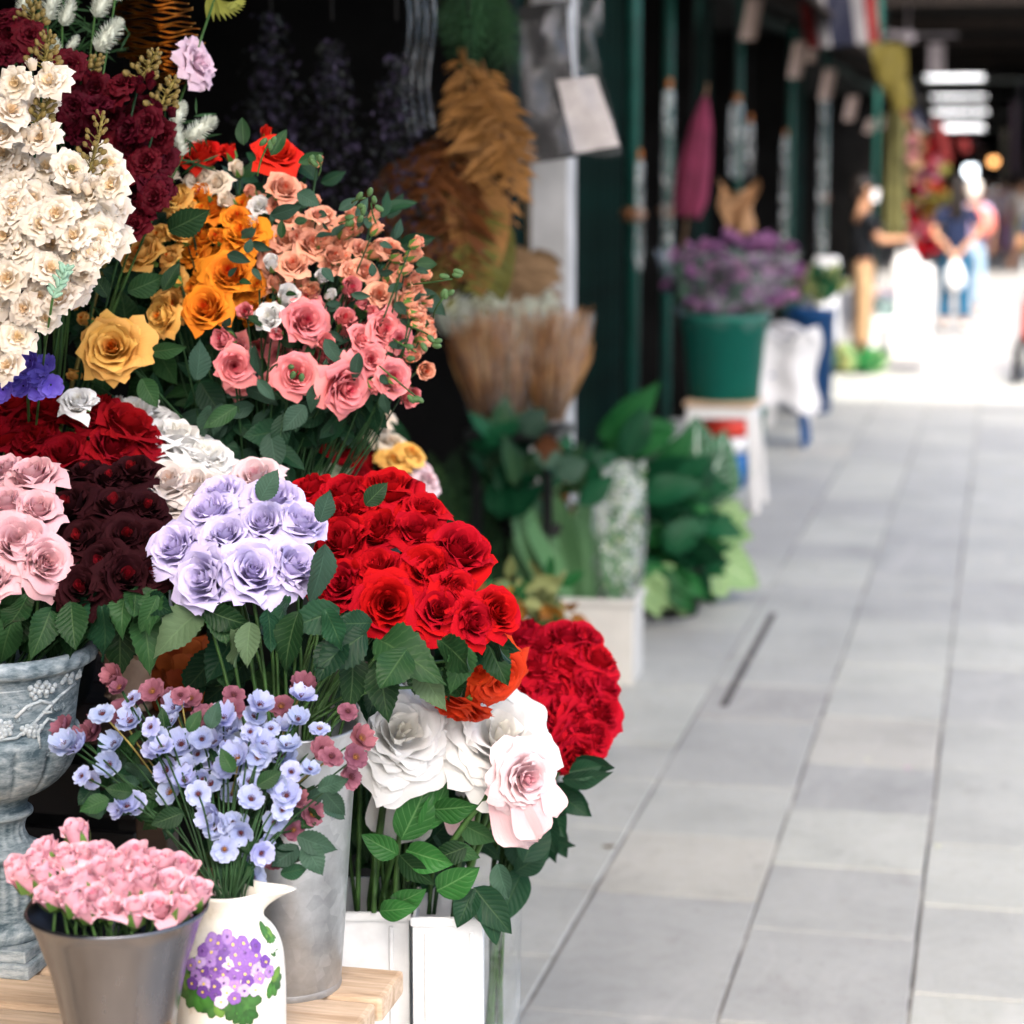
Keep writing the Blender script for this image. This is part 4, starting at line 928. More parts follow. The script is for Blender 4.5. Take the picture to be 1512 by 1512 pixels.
for i in range(70):
    px, py = rng.uniform(505, 780), rng.uniform(1150, 1320)
    if px > 640 and py > 1290: continue
    leaf_at(wr if px < 640 else wr2, px, py, 2.9 + rng.uniform(0, .12), rng.uniform(55, 95), rng.uniform(0, 360), rng.choice([G_leafd, G_leaf, G_leafd]), rng.uniform(-20, 40), rng.uniform(-60, 60), GLOSS)
for i in range(26):
    px = rng.uniform(512, 700); stem(wr if px < 610 else wr2, P(px, 1350, 2.88 + rng.uniform(0, .08)), P(px + rng.uniform(-30, 40), rng.uniform(1120, 1200), 2.92 + rng.uniform(0, .06)), .0028, rng.choice([G_stem, G_stemd]), .008)
# plastic sleeve with the low red roses
cS = spot(726, 3.12, 0.0); zS = z_at(726, 1300, 3.12)
sl = thing('plastic_sleeve', cS, 'crumpled clear plastic sleeve standing on the paving behind the bins', 'plastic sleeve')
m = MB(); rs_ = random.Random(4)
m.lathe([(.036, 0), (.038, .02), (.04, .12), (.036, .25), (.04, .38), (.042, zS - .02), (.045, zS + .02)], 40, lambda r, z, a: r * (1 + .10 * noise.noise(Vector((math.cos(a) * 2, math.sin(a) * 2, z * 9))) + .05 * math.sin(a * 9 + z * 20)))
M_film = film_mat('clear film', (.75, .82, .86), .3); obj('film', m, M_film, sl, T(cS))
redm = bunch('rose_bunch', 'dense dome of deep red roses nearest the paving', 'roses', cS + Vector((0, 0, .25)),
  [(765, 938, 44), (832, 938, 46), (790, 984, 46), (838, 982, 42), (817, 1028, 44), (862, 1012, 44), (882, 973, 40), (893, 1010, 38), (858, 1072, 50), (890, 1050, 40), (850, 1118, 40), (824, 1060, 40), (755, 978, 42), (800, 950, 40), (865, 940, 34), (880, 1090, 36), (780, 1020, 40), (840, 1095, 42), (745, 945, 36), (812, 1000, 36), (835, 1040, 38), (875, 1030, 36)],
  3.12, .6, (800, 1030), 110, M_red2, foot=cS + Vector((0, 0, .25)), neck=(cS + Vector((0, 0, zS)), .03), up=.55, cam_=.55, k=1.0, group='rose bunches at the front of the stall', sr=.0025)
for (px, py, L, ang, tl, ro) in ((830, 1150, 72, -5, 10, 40), (825, 1160, 66, -45, 10, 20), (800, 1175, 70, -60, 20, 0), (850, 1120, 60, -20, 0, 30), (800, 1190, 72, -80, 10, 20), (820, 1170, 60, -30, 30, -20), (790, 1190, 64, 250, 0, 0), (840, 1140, 50, 10, 0, 0), (770, 1200, 60, 270, 0, 20), (760, 1230, 60, 280, 0, 0)):
    leaf_at(redm, px, py, 3.05 + rng.uniform(-.02, .05), L, ang, G_leafd, tl, ro, GLOSS)
for i in range(14):
    leaf_at(redm, rng.uniform(755, 830), rng.uniform(1150, 1230), 3.15 + rng.uniform(0, .1), 60, rng.uniform(200, 340), G_leafd, rng.uniform(0, 30), rng.uniform(-50, 50), GLOSS)
# ------------------------------------------------------------------ mixed spray roses (upper left)
cK = spot(385, 3.08, SZ); HK = .27
tub = thing('black_tub', cK, 'dark tub of spray roses standing on the shelf', 'tub')
M_tub = plain('black plastic', (.012, .014, .014), .4)
m = MB(); m.lathe([(0, 0), (.085, 0), (.10, HK), (.105, HK), (.104, HK - .01), (.09, .02), (0, .02)], 40); obj('body', m, M_tub, tub, T(cK))
m = MB(); m.lathe([(.100, HK - .02), (.108, HK - .02), (.109, HK - .004), (.104, HK - .004)], 40); obj('rim', m, M_tub, tub, T(cK))
footK = cK + Vector((0, 0, .08)); neckK = (cK + Vector((0, 0, HK)), .085)
SPG = 'spray rose bunches in the upper left'
def spray(label, items, mat, kinds, D=2.92):
    return bunch('spray_rose_bunch', label, 'spray roses', footK, [(a, b, c * 1.08, *r_) for a, b, c, *r_ in items], D, .35, (390, 440), 210, mat, foot=footK, neck=neckK, kinds=kinds, up=.28, cam_=.85, k=.62, group=SPG, bulge=.02, sr=.0014, smat=G_stemd)
T_, B_ = 'tight', 'bud'
sp1 = spray('bright red spray roses at the top of the mixed bouquet', [(409, 226, 36, 'cup'), (393, 194, 15, T_), (296, 228, 30, 'cup'), (338, 224, 18, B_), (425, 269, 14, B_), (275, 225, 18, B_)], M_srd, ['cup'])
sp2 = spray('cream spray roses just below the red ones', [(296, 263, 28, 'flat'), (350, 248, 17, B_), (336, 297, 18, B_), (247, 259, 18, 'cup'), (320, 270, 20, 'cup')], M_crm, ['cup'])
sp3 = spray('amber yellow spray roses at the left of the mixed bouquet', [(209, 374, 34, 'cup'), (253, 412, 19, B_), (126, 471, 17, B_), (108, 553, 13, T_), (262, 291, 24, 'cup'), (239, 466, 30, 'cup'), (250, 378, 20), (116, 438, 20), (270, 310, 20, 'cup')], M_yel, ['cup', 'open'])
b, a = rose_at(sp3, 165, 513, 2.86, 52, cb + UP * .18 + cr * .05, M_yel, 'open', green=G_calyx); stem_via(sp3, b, footK, neckK, .0016, G_stemd)
sp4 = spray('deep orange spray roses in the middle of the mixed bouquet', [(300, 309, 17, B_), (358, 343, 36), (338, 402, 38), (304, 454, 36), (282, 331, 16, B_), (380, 420, 14, B_), (350, 320, 22), (320, 350, 18, B_), (380, 355, 22)], M_ora, ['open', 'cup'])
sp5 = spray('white spray rosebuds among the pink ones', [(401, 388, 18, B_), (425, 436, 22, B_), (477, 408, 16, B_), (397, 468, 21, 'cup'), (382, 303, 17), (489, 434, 14, T_), (373, 328, 14, B_)], M_wht, ['cup'])
sp6 = spray('salmon spray roses and buds on the upper right of the bouquet', [(417, 350, 22), (433, 390, 26), (461, 358, 26), (493, 378, 19, B_), (441, 283, 16, B_), (463, 299, 16, B_), (370, 283, 14, B_), (409, 302, 16), (509, 331, 18), (528, 338, 13, T_), (544, 370, 18, B_), (566, 376, 16, B_), (592, 410, 17, B_), (540, 398, 20), (560, 434, 19), (616, 470, 18, B_), (624, 497, 17, B_), (612, 525, 16, T_), (628, 547, 19, B_), (477, 319, 18), (449, 331, 18), (500, 358, 18), (578, 395, 15, T_), (530, 365, 16), (600, 440, 15, T_), (470, 235, 13, T_), (485, 345, 16), (520, 400, 18)], M_sal, ['cup', 'open', 'cup'])
sp7 = spray('coral pink spray roses at the lower right of the bouquet', [(453, 473, 33, 'open'), (509, 470, 22, B_), (518, 424, 20, B_), (548, 460, 14, B_), (568, 485, 30), (330, 501, 22, B_), (346, 541, 30, 'cup'), (362, 460, 18, B_), (409, 493, 14, B_), (437, 553, 34, 'cup'), (513, 573, 36, 'open'), (548, 531, 24), (580, 557, 26), (590, 500, 18), (535, 500, 20), (480, 505, 20, B_)], M_cor, ['cup', 'open'])
for i in range(46):
    q, rad = rng.uniform(0, 6.28), math.sqrt(rng.random()); px, py = 505 + 120 * rad * math.cos(q), 420 + 120 * rad * math.sin(q)
    if px + (py - 420) * .2 < 400: continue
    t__, mt_ = (sp6, M_sal) if py < 440 or px > 590 else (sp7, M_cor)
    b, a = rose_at(t__, px, py, 2.95, rng.uniform(15, 24), dome_axis(px, py, 390, 440, 210, .28, .7, .8) + Vector((rng.uniform(-.3, .3), 0, rng.uniform(-.3, .3))), mt_, rng.choice([T_, B_, B_, 'cup']), green=G_calyx)
    stem(t__, b, b.lerp(footK, .45), .0012, G_stemd)
for i in range(26):
    q = rng.uniform(-1.0, .75); rad = rng.uniform(.80, 1.0); px, py = 430 + 215 * rad * math.cos(q), 440 - 190 * rad * math.sin(q)
    ax = cr * math.cos(q) * 1.0 + cu * math.sin(q) + cb * .35 + Vector((0, 0, rng.uniform(-.2, .3)))
    b, a = rose_at(sp6, px, py, 2.92 + rng.uniform(-.03, .05), rng.uniform(13, 19), ax, M_sal if py < 520 else M_cor, rng.choice([T_, B_, B_]), green=G_calyx)
    stem(sp6, b, b.lerp(footK, .4), .0012, G_stemd)
for i in range(46):
    if i < 30: px, py = rng.uniform(225, 430), rng.uniform(270, 480)
    else: px, py = rng.uniform(330, 610), rng.uniform(440, 585)
    if math.hypot(px - 165, py - 513) < 70: continue
    t__, mt_ = (sp3, M_yel) if px < 285 else (sp4, M_ora) if px < 375 and py < 480 else (sp6, M_sal) if py < 430 else (sp7, M_cor)
    ax = dome_axis(px, py, 390, 440, 210, .28, .85, .6) + Vector((rng.uniform(-.4, .4), 0, rng.uniform(-.4, .4)))
    b, a = rose_at(t__, px, py, 2.965 + rng.uniform(-.01, .03), rng.uniform(19, 30), ax, mt_, rng.choice([B_, 'cup', 'open', 'cup']), green=G_calyx); stem(t__, b, b.lerp(footK, .4), .0012, G_stemd)
# sprigs with little green buds sticking out
M_gb = plain('green bud', (.08, .16, .06), .5, 0, .2, 30)
for (px, py, x2, y2) in ((555, 330, 548, 300), (640, 470, 655, 440), (560, 540, 620, 590), (600, 480, 640, 500), (500, 330, 520, 320), (470, 260, 468, 232), (380, 260, 395, 215), (520, 300, 540, 292), (580, 500, 615, 520), (430, 560, 440, 548), (610, 420, 668, 412)):
    a, b = P(px, py, 2.86), P(x2, y2, 2.84); stem(sp6, a, b, .0012, G_stem, .006)
    for k in range(3):
        g_ = MB(); g_.ball((0, 0, 0), 1, 7, 6, (.0042, .0042, .0075)); obj('bud', g_, M_gb, sp6, frame((b - a).normalized() + Vector((rng.uniform(-.5, .5), 0, rng.uniform(-.5, .5))), 0, b + Vector((rng.uniform(-.012, .012), 0, rng.uniform(-.012, .012)))))
SPL = [sp3, sp4, sp6, sp7]
def sp_leaf(px, py, L, ang, m_, tl, ro, d=2.88): 
    par = sp3 if px < 250 else sp4 if px < 380 else sp7 if py > 430 else sp6
    leaf_at(par, px, py, d, L, ang, m_, tl, ro, LEAFS + [LEAF[2]])
for (px, py, L, ang, tl, ro, m_) in ((222, 520, 58, 5, 20, 20, G_leaf), (250, 340, 70, 20, 20, 30, G_leaf), (400, 318, 48, 10, 20, 30, G_leafg), (440, 285, 40, -30, 20, 0, G_leafg), (335, 375, 40, -20, 20, 0, G_leafg), (210, 560, 50, -60, 20, 0, G_leaf), (290, 560, 60, 80, 0, 40, G_leafg), (310, 600, 56, 250, 0, 50, G_leafg), (375, 510, 50, -80, 0, 40, G_leafg),
    (380, 560, 40, -50, 0, 0, G_leafg), (470, 565, 46, 250, 0, 20, G_leafg), (480, 500, 44, -60, 10, 0, G_leafg), (450, 600, 50, 230, 20, 0, G_leafg), (500, 310, 36, 30, 0, 0, G_leafg), (400, 230, 46, 60, 0, 0, G_leaf), (360, 215, 44, 95, 0, 0, G_leaf), (440, 240, 40, 20, 0, 20, G_leaf), (530, 520, 44, -100, 0, 0, G_leafg), (565, 580, 34, -80, 0, 20, G_leafg),
    (420, 610, 60, 260, 10, 0, G_leafd), (350, 600, 60, 215, 20, 0, G_leaf), (400, 640, 60, 280, 20, 0, G_leafg),  (160, 440, 50, 120, 10, 20, G_leaf), (190, 430, 60, 20, 0, 30, G_leaf), (240, 430, 50, 60, 0, 0, G_leaf)):
    sp_leaf(px, py, L, ang, m_, tl, ro)
for i in range(230):
    q, rad = rng.uniform(0, 6.28), math.sqrt(rng.random()); px, py = 375 + 250 * rad * math.cos(q), 440 + 195 * rad * math.sin(q)
    if px < 190 and py < 400: continue
    sp_leaf(px, py, rng.uniform(34, 62), rng.uniform(0, 360), rng.choice([G_leaf, G_leafd, G_leafg, G_leafd]), rng.uniform(-20, 40), rng.uniform(-60, 60), 3.02 + rng.uniform(0, .12))
for i in range(70):                                   # small sepals and leaflets between the blooms
    q, rad = rng.uniform(0, 6.28), math.sqrt(rng.random()); px, py = 480 + 165 * rad * math.cos(q), 440 + 140 * rad * math.sin(q)
    sp_leaf(px, py, rng.uniform(16, 34), rng.uniform(-60, 100), rng.choice([G_leafg, G_leaf, G_leafg]), rng.uniform(-20, 40), rng.uniform(-60, 60), 2.90 + rng.uniform(-.02, .05))
for i in range(150):
    px, py = rng.uniform(290, 560), rng.uniform(560, 700)
    if px > 440: px, py = px - 10, 555 + (py - 560) * .45
    sp_leaf(px, py, rng.uniform(45, 70), rng.uniform(190, 350), rng.choice([G_leafd, G_leafd, G_leafg]), rng.uniform(-10, 40), rng.uniform(-60, 60), 2.95 + rng.uniform(0, .1))
for i in range(110):
    px, py = rng.uniform(100, 340), rng.uniform(370, 640)
    sp_leaf(px, py, rng.uniform(50, 75), rng.uniform(0, 360), rng.choice([G_leafd, G_leaf]), rng.uniform(-10, 40), rng.uniform(-60, 60), 3.0 + rng.uniform(0, .1))
# ------------------------------------------------------------------ stocks, tails, gold fronds (top left)
cV = spot(60, 3.02, SZ); HV = .3
vase = thing('tall_vase', cV, 'dark tall vase on the shelf holding the stocks', 'vase')
m = MB(); m.lathe(smooth_prof([(.05, 0), (.07, .02), (.085, .12), (.07, .22), (.06, .27), (.075, .3), (.066, .295), (.055, .25)], 3), 36); obj('body', m, M_tub, vase, T(cV))
m = MB(); m.lathe([(.05, -.002), (.056, .004), (.05, .012)], 30); obj('foot_ring', m, M_tub, vase, T(cV))
footV = cV + Vector((0, 0, .08)); neckV = (cV + Vector((0, 0, HV)), .05)
def floret(seed, full=True):
    rg = random.Random(seed); m = MB()
    for (n, hw, r0, r1, h, roll, o) in ((3, 1.5, .03, .18, .52, .05, .12), (4, 1.0, .05, .42, .56, .14, .4), (5, .85, .06, .66, .48, .22, .7), (6, .72, .07, .86, .28, .26, 1.0)):
        p0 = rg.uniform(0, 6)
        for i in range(n): petal(m, p0 + 6.283 * i / n + rg.uniform(-.2, .2), hw, r0, r1 * rg.uniform(.9, 1.08), h * rg.uniform(.85, 1.15), roll, 0, .04, .07, o=o, rg=rg, nu=9, nv=7, rnd=.88, side=.15)
    return m.mesh('floret')
FLO = [floret(s) for s in range(5)]
M_stk = petal_mat('cream stock petal', (.86, .56, .24), (.86, .71, .52), (.89, .82, .73), transl=.32, var=.08, vein=.06)
M_stm = petal_mat('maroon stock petal', (.05, .002, .006), (.035, .0015, .005), (.075, .003, .010), transl=.08, var=.5)
M_gold_bud = plain('olive bud', (.22, .16, .05), .5, 0, .3, 30)
def stocks(label, pts, tops, mat, rr, D, group):
    t = thing('stock_bunch', footV, label, 'flowers', group)
    for (px, py, *s) in pts:
        d = D + rng.uniform(-.04, .04); sc_ = (s[0] if s else 1.0)
        ax = cb * .8 + UP * .35 + Vector((rng.uniform(-.6, .6), rng.uniform(-.3, .3), rng.uniform(-.4, .4)))
        obj('floret', FLO[rng.randrange(5)], mat, t, frame(ax, rng.uniform(0, 6), P(px, py, d) - ax.normalized() * .3 * rr * sc_ / FPX * d, rr * sc_ / FPX * d))
    for (px, py, x2, y2) in tops:
        a, b = P(px, py, D), P(x2, y2, D); stem_via(t, a, footV, neckV, .0018, G_stemd); stem(t, a, b, .002, G_stemo, .002)
        for k in range(26):
            u = k / 26; q = a.lerp(b, u) + (cr * math.cos(k * 2.4) + cb * math.sin(k * 2.4)) * (.016 * (1 - u) + .006) + UP * .006
            g_ = MB(); sz = .0036 * (1.15 - .5 * u); g_.ball((0, 0, 0), 1, 6, 5, (sz, sz, sz * 1.35)); ax = (q - a.lerp(b, u)) + (b - a).normalized() * .01
            obj('bud', g_, M_gold_bud, t, frame(ax, 0, q)); stem(t, a.lerp(b, max(0, u - .05)), q, .0008, G_stemo, .0, n=2)
        for k in range(5):
            px2, py2 = px + rng.uniform(-22, 22), py + rng.uniform(-8, 22)
            ax = (P(x2, y2, D) - P(px, py, D)).normalized() * .7 + Vector((rng.uniform(-.6, .6), rng.uniform(-.4, 0), .2))
            rose_at(t, px2, py2, D - .015, rr * .46, ax, mat, 'bud', name='opening_bud', green=None)
    return t
z1_ = lambda L: [(a / 3.979, b / 3.979, *c) for a, b, *c in L]
CS = z1_([(85,490),(290,470),(70,640),(230,600),(60,780),(230,800),(100,970),(270,975),(640,960),(430,990),(650,1080),(410,1100),(540,1130),(190,1170),(40,1250),(330,1250),(560,1290,1.35),(650,1210),(300,1430),(100,1450),(560,1440),(430,1380),(180,1330),(640,1400),(60,1100),(280,1120),(470,1240),(10,900),(20,1380),(210,1500),(460,1510)])
CS += [(22, 372), (69, 372), (137, 374), (111, 418), (87, 438), (10, 410), (50, 400), (150, 345), (34, 455, .8), (67, 470, .7), (26, 497, .9), (10, 539, .9), (58, 436, .7), (0, 470, .8), (5, 510, .7), (-10, 440), (-12, 380), (-10, 320), (-12, 250), (20, 300), (100, 330), (60, 330), (75, 395), (120, 395), (140, 300), (0, 200), (-15, 150)]
stk = stocks('full cream white stock flowers at the left edge', CS, [(62, 100, 72, 52), (50, 185, 78, 140), (128, 262, 152, 168)], M_stk, 30, 2.66, 'stock bunches')
MS = z1_([(720,480),(830,610),(570,600),(640,680),(500,640),(420,700),(350,600),(430,620),(860,720),(930,800),(760,870),(850,940),(960,930),(800,1040),(900,1060),(770,1150),(900,1160),(830,1250),(780,1320),(700,1000),(740,760),(410,380),(450,440),(60,210),(180,200),(90,140),(150,290),(40,300),(560,520),(660,560),(600,780),(480,780),(900,860),(940,1100),(840,1100),(700,850),(20,100),(20,200),(330,500),(540,900),(620,1050)])
stm = stocks('dark maroon stock flowers behind the cream stocks', MS, [(205, 120, 232, 78), (235, 165, 258, 118), (120, 110, 148, 88), (45, 40, 50, 5)], M_stm, 25, 2.84, 'stock bunches')
tail = MB(); rt_ = random.Random(2)
tail.ball((0, 0, .5), .5, 8, 6, (.34, .34, 1))
for i in range(420):
    u = rt_.random(); q = rt_.uniform(0, 6.283); t_ = u * math.pi; p = Vector((.17 * math.sin(t_) * math.cos(q), .17 * math.sin(t_) * math.sin(q), .5 - .5 * math.cos(t_)))
    n_ = Vector((math.sin(t_) * math.cos(q), math.sin(t_) * math.sin(q), -.4 * math.cos(t_) + .55)).normalized(); tail.tube([p, p + n_ * rt_.uniform(.14, .24)], [.012, .002], 3, cap=False)
TAIL = tail.mesh('tail')
M_tail = plain('pale green fluff', (.62, .66, .56), .9, 0, .1, 20)
tl_ = thing('bunny_tail_bunch', footV, 'bunch of fluffy pale green white tails at the top left', 'flowers')
for (px, py, x2, y2) in ((70, 30, 80, -8), (92, 38, 104, 8), (140, 25, 158, -10), (142, 75, 170, 40), (85, 95, 82, 65), (100, 75, 112, 58), (170, 0, 185, -20), (275, 205, 308, 182), (255, 190, 268, 160), (30, 20, 40, -10), (120, 130, 130, 110), (270, 230, 262, 195)):
    D_ = 2.92; a, b = P(px, py, D_), P(x2, y2, D_); L = (b - a).length * 1.15
    obj('tail', TAIL, M_tail, tl_, frame(b - a, rng.random() * 6, a, L)); stem_via(tl_, a, footV, neckV, .0014, G_stem)
LN = [leaf_mesh(.06, 0, 6, .2, .15)]
for i in range(130):
    px, py = (rng.uniform(40, 180), rng.uniform(0, 90)) if i < 100 else (rng.uniform(240, 300), rng.uniform(170, 240))
    leaf_at(tl_, px, py, 2.94 + rng.uniform(0, .06), rng.uniform(25, 45), rng.uniform(0, 360), G_leaf, rng.uniform(-30, 30), 0, LN)
def gold():
    t = NT('gold foil'); n = t.noise(40, 4, .6, vec=t.objc())
    return t.done(t.bsdf(t.ramp(n, [(.3, (.16, .06, .01)), (.55, (.55, .28, .06)), (.75, (.85, .55, .2))]), .32, 1.0, t.bump(n, .5, .01)))
M_gold = gold()
gf = thing('gold_frond', footV, 'gold foil frond of thin curved strips at the top left', 'foil frond')
for i in range(20):
    y0 = -14 + i * 7.0 + rng.uniform(-2, 2); x0, x1 = 172 + rng.uniform(-8, 8) + max(0, i - 12) * 6, 300 - abs(i - 12) * 2.0 + rng.uniform(-8, 6)
    m = MB(); ph = rng.uniform(0, 6)
    org = WM[gf].to_translation()
    def fn(u, v):
        x = x0 + (x1 - x0) * u; y = y0 + 6 * math.sin(u * 2.6) + 2.2 * math.sin(u * 14 + ph) + (v - .5) * 7 * (1 - .7 * u); 
        return P(x, y, 3.0 - .05 * math.sin(u * 3.1) + .012 * math.sin(v * 3.1)) - org
    m.grid(fn, 22, 3); obj('strip', m, M_gold, gf, T(org))
stem_via(gf, P(235, 130, 3.0), footV, neckV, .003, G_stemo)
# pink pompom, yellow green fern tip, blue delphinium, succulent sprig
pk = thing('pink_pompom_flower', footV, 'pale pink pompom flower beside the gold frond', 'flower')
M_pp = petal_mat('pale pink petal', (.70, .40, .52), (.74, .48, .60), (.80, .60, .70), transl=.3)
obj('bloom', FLO[1], M_pp, pk, frame(cb * .4 + cr * .8 + UP * .2, 0, P(285, 95, 2.98), 40 / FPX * 3)); pb_ = P(285, 95, 2.98); stem_via(pk, pb_, footV, neckV, .002, G_stem)
M_fy = leaf_mat('yellow green frond', (.28, .30, .05), (.36, .38, .08), .5)
fy = thing('fern_tip', footV, 'small yellow green fern tip hanging at the top edge', 'fern')
for i in range(14):
    leaf_at(fy, 310 + i * 2.2, -12 + i * 2, 2.98, 42 - i, -100 + i * 11, M_fy, 0, 20, LN, wide=2.0)
stem_via(fy, P(318, -5, 2.98), footV, neckV, .0018, G_stem)
bd = thing('delphinium_sprig', footV, 'violet blue delphinium sprig under the cream stocks', 'flower')
M_vb = petal_mat('violet blue petal', (.10, .06, .40), (.09, .06, .42), (.18, .14, .60), transl=.2)
for (px, py) in ((30, 545), (60, 555), (45, 532), (70, 540), (15, 560), (35, 570), (75, 568), (55, 575), (5, 575), (20, 530)):
    ax = cb + Vector((rng.uniform(-.5, .5), 0, rng.uniform(-.3, .5))); M = frame(ax, rng.random() * 6, P(px, py, 2.72), 20 / FPX * 2.72)
    obj('flower', FL[rng.randrange(4)], M_vb, bd, M)
stem_via(bd, P(40, 570, 2.75), footV, neckV, .002, G_stem)
sg = thing('succulent_sprig', footV, 'tiny mint green succulent sprig hanging over the cream stocks', 'sprig')
M_mint = plain('mint green', (.28, .46, .34), .6, 0, .15, 30)
a, b = P(78, 440, 2.58), P(98, 398, 2.58); stem(sg, a, b, .0016, M_mint, .002)
for k in range(18):
    u = k / 17; q = a.lerp(b, u); dv = (cr * math.cos(k * 2.4) + cb * .4 * math.sin(k * 2.4)) * .9 + (b - a).normalized() * .7; g_ = MB(); g_.ball((0, 0, 0), 1, 6, 5, (.003, .003, .0068)); obj('nub', g_, M_mint, sg, frame(dv, 0, q + dv.normalized() * .007))
stem_via(sg, a, footV, neckV, .0016, G_stem)
# ================================================================== middle distance
def pot_at(name, px, d, py_rim, rpx, mat, label, cat='pot', z0=0.0, taper=.75, group=None):
    c = spot(px, d, z0); h = z_at(px, py_rim, d) - z0; r = rpx / FPX * d
    t = thing(name, c, label, cat, group); m = MB(); m.lathe([(0, 0), (r * taper, 0), (r * .96, h * .9), (r * 1.04, h * .9), (r * 1.05, h), (r * .97, h), (r * .92, h * .85), (0, h * .8)], 32); obj('body', m, mat, t, T(c))
    m = MB(); m.lathe([(r * 1.03, h * .99), (r * 1.07, h * 1.0), (r * 1.03, h * 1.012)], 32); obj('rim', m, mat, t, T(c))
    return t, c + Vector((0, 0, h * .8)), h
M_bpot = plain('black nursery pot', (.015, .016, .016), .6)
def frond(parent, a, b, nl, lw, mat, droop=.08, name='frond', wdir=None, jit=.1, lwid=.095, rag=.1):
    """a pinnate frond from a to b"""
    a, b = Vector(a), Vector(b); m = MB(); org = WM[parent].to_translation(); L = (b - a).length; d = (b - a).normalized()
    s = d.cross(cb).normalized() if wdir is None else wdir; pts = [a.lerp(b, k / 10) - UP * droop * L * (k / 10) ** 2 for k in range(11)]
    m.tube([p - org for p in pts], [.004 * (1 - .08 * k) for k in range(11)], 4)
    for k in range(nl):
        u = .08 + .92 * k / nl; i = min(9, int(u * 10)); p = pts[i].lerp(pts[i + 1], u * 10 - i); ll = lw * math.sin(math.pi * (.12 + .86 * u)) ** .8
        for sg_ in (-1, 1):
            if rng.random() < rag * .5: continue
            ll = lw * math.sin(math.pi * (.12 + .86 * u)) ** .8 * (1 - rag * rng.random())
            dv = (s * sg_ + d * .55 + Vector((rng.uniform(-jit, jit), rng.uniform(-jit, jit), rng.uniform(-jit, jit)))).normalized(); n = dv.cross(d).normalized(); w_ = dv.cross(n) * ll * lwid
            q = p + dv * ll * .5; e_ = p + dv * ll - UP * ll * .12
            m.add([x - org for x in (p, q + w_, e_, q - w_)], [(0, 1, 2, 3)], [(.5, 0), (1, .5), (.5, 1), (0, .5)], 1.0)
    return obj(name, m, mat, parent, T(org))
BLADE = [leaf_mesh(.16, 0, 14, .12, .18, pw=.9, wav=.02), leaf_mesh(.18, 0, 14, .2, .35, pw=.9, wav=.03)]
BROAD = [leaf_mesh(.30, 0, 12, .2, .3), leaf_mesh(.33, 0, 12, .15, .5), leaf_mesh(.28, 0, 12, .3, .2)]
G_ban = leaf_mat('banana leaf', (.16, .36, .16), (.13, .30, .13), .4, (.24, .40, .22), nv=22, slope=1.2, vs=.4)
G_cal = leaf_mat('calathea leaf', (.03, .12, .05), (.05, .16, .07), .4, (.55, .65, .55), nv=9, slope=2.0, vs=1.0)
G_dk = leaf_mat('deep green leaf', (.004, .05, .02), (.01, .10, .04), .45, (.03, .14, .06))
G_lime = leaf_mat('lime leaf', (.16, .40, .10), (.42, .62, .30), .5, (.5, .6, .4))
G_mid = leaf_mat('mid green leaf', (.012, .11, .025), (.02, .16, .04), .4, (.06, .24, .08))
M_fern = leaf_mat('fern green', (.012, .05, .022), (.022, .085, .03), .6)
M_fern_lit = leaf_mat('lit fern green', (.05, .14, .04), (.08, .2, .06), .6)  # paler copy of the fern green, painted in for fronds catching light
M_fernb = leaf_mat('brown fern', (.30, .13, .03), (.42, .20, .06), .5, (.45, .24, .08), transl=.25)
M_fernr = leaf_mat('rust fern', (.10, .03, .008), (.18, .06, .015), .6, (.2, .08, .03), transl=.25)
M_olive = leaf_mat('olive leaf', (.14, .13, .02), (.2, .18, .04), .5, transl=.25)
# red, cream and yellow bunch just behind the spray roses
bt, bf, bh = pot_at('flower_tin', 530, 3.75, 790, 80, M_bpot, 'dark tin of mixed flowers behind the red roses', 'tin')
mix_ = thing('mixed_bunch', bf, 'blurred bunch of crimson, cream and yellow flowers behind the red roses', 'flowers')
for (px, py, rr, m_) in ((500, 690, 40, M_vel), (545, 700, 42, M_vel), (480, 670, 34, M_vel), (520, 715, 40, M_vel), (470, 630, 26, M_vel), (520, 615, 30, M_vel), (530, 640, 30, M_crm), (555, 665, 30, M_crm), (540, 625, 24, M_crm), (560, 690, 28, M_yel), (585, 680, 26, M_yel), (575, 700, 30, M_crm), (600, 705, 26, M_blush), (610, 720, 24, M_blush), (590, 720, 26, M_crm), (425, 640, 26, M_vel)):
    px, py = px + 22, py - 14; b, a = rose_at(mix_, px, py, 3.7 + rng.uniform(-.05, .05), rr, dome_axis(px, py, 530, 720, 100), m_, 'flat', green=G_calyx); stem_via(mix_, b, bf - UP * .05, (bf + UP * .04, .06), .002, G_stemd)
for i in range(22): leaf_at(mix_, rng.uniform(440, 600), rng.uniform(640, 760), 3.8, 60, rng.uniform(0, 360), G_leafd, 10, rng.uniform(-40, 40))
st_, sf, sh_ = pot_at('succulent_pot', 430, 3.5, 740, 60, M_bpot, 'small dark pot of striped succulents behind the lavender roses', 'pot')
suc = thing('striped_succulent', sf, 'pale green striped succulents behind the pale blush rose', 'succulent')
M_str = leaf_mat('striped leaf', (.30, .36, .22), (.42, .48, .32), .5, (.10, .14, .06), nv=10, slope=0.3, vs=1.0)
for i in range(46):
    q = i * 2.4; rad = math.sqrt(i / 46); leaf_at(suc, 430 + 55 * rad * math.cos(q), 700 + 30 * rad * math.sin(q), 3.45, 46, math.degrees(q) % 360 * .5 + 10, M_str, 25, rng.uniform(-40, 40), BROAD)
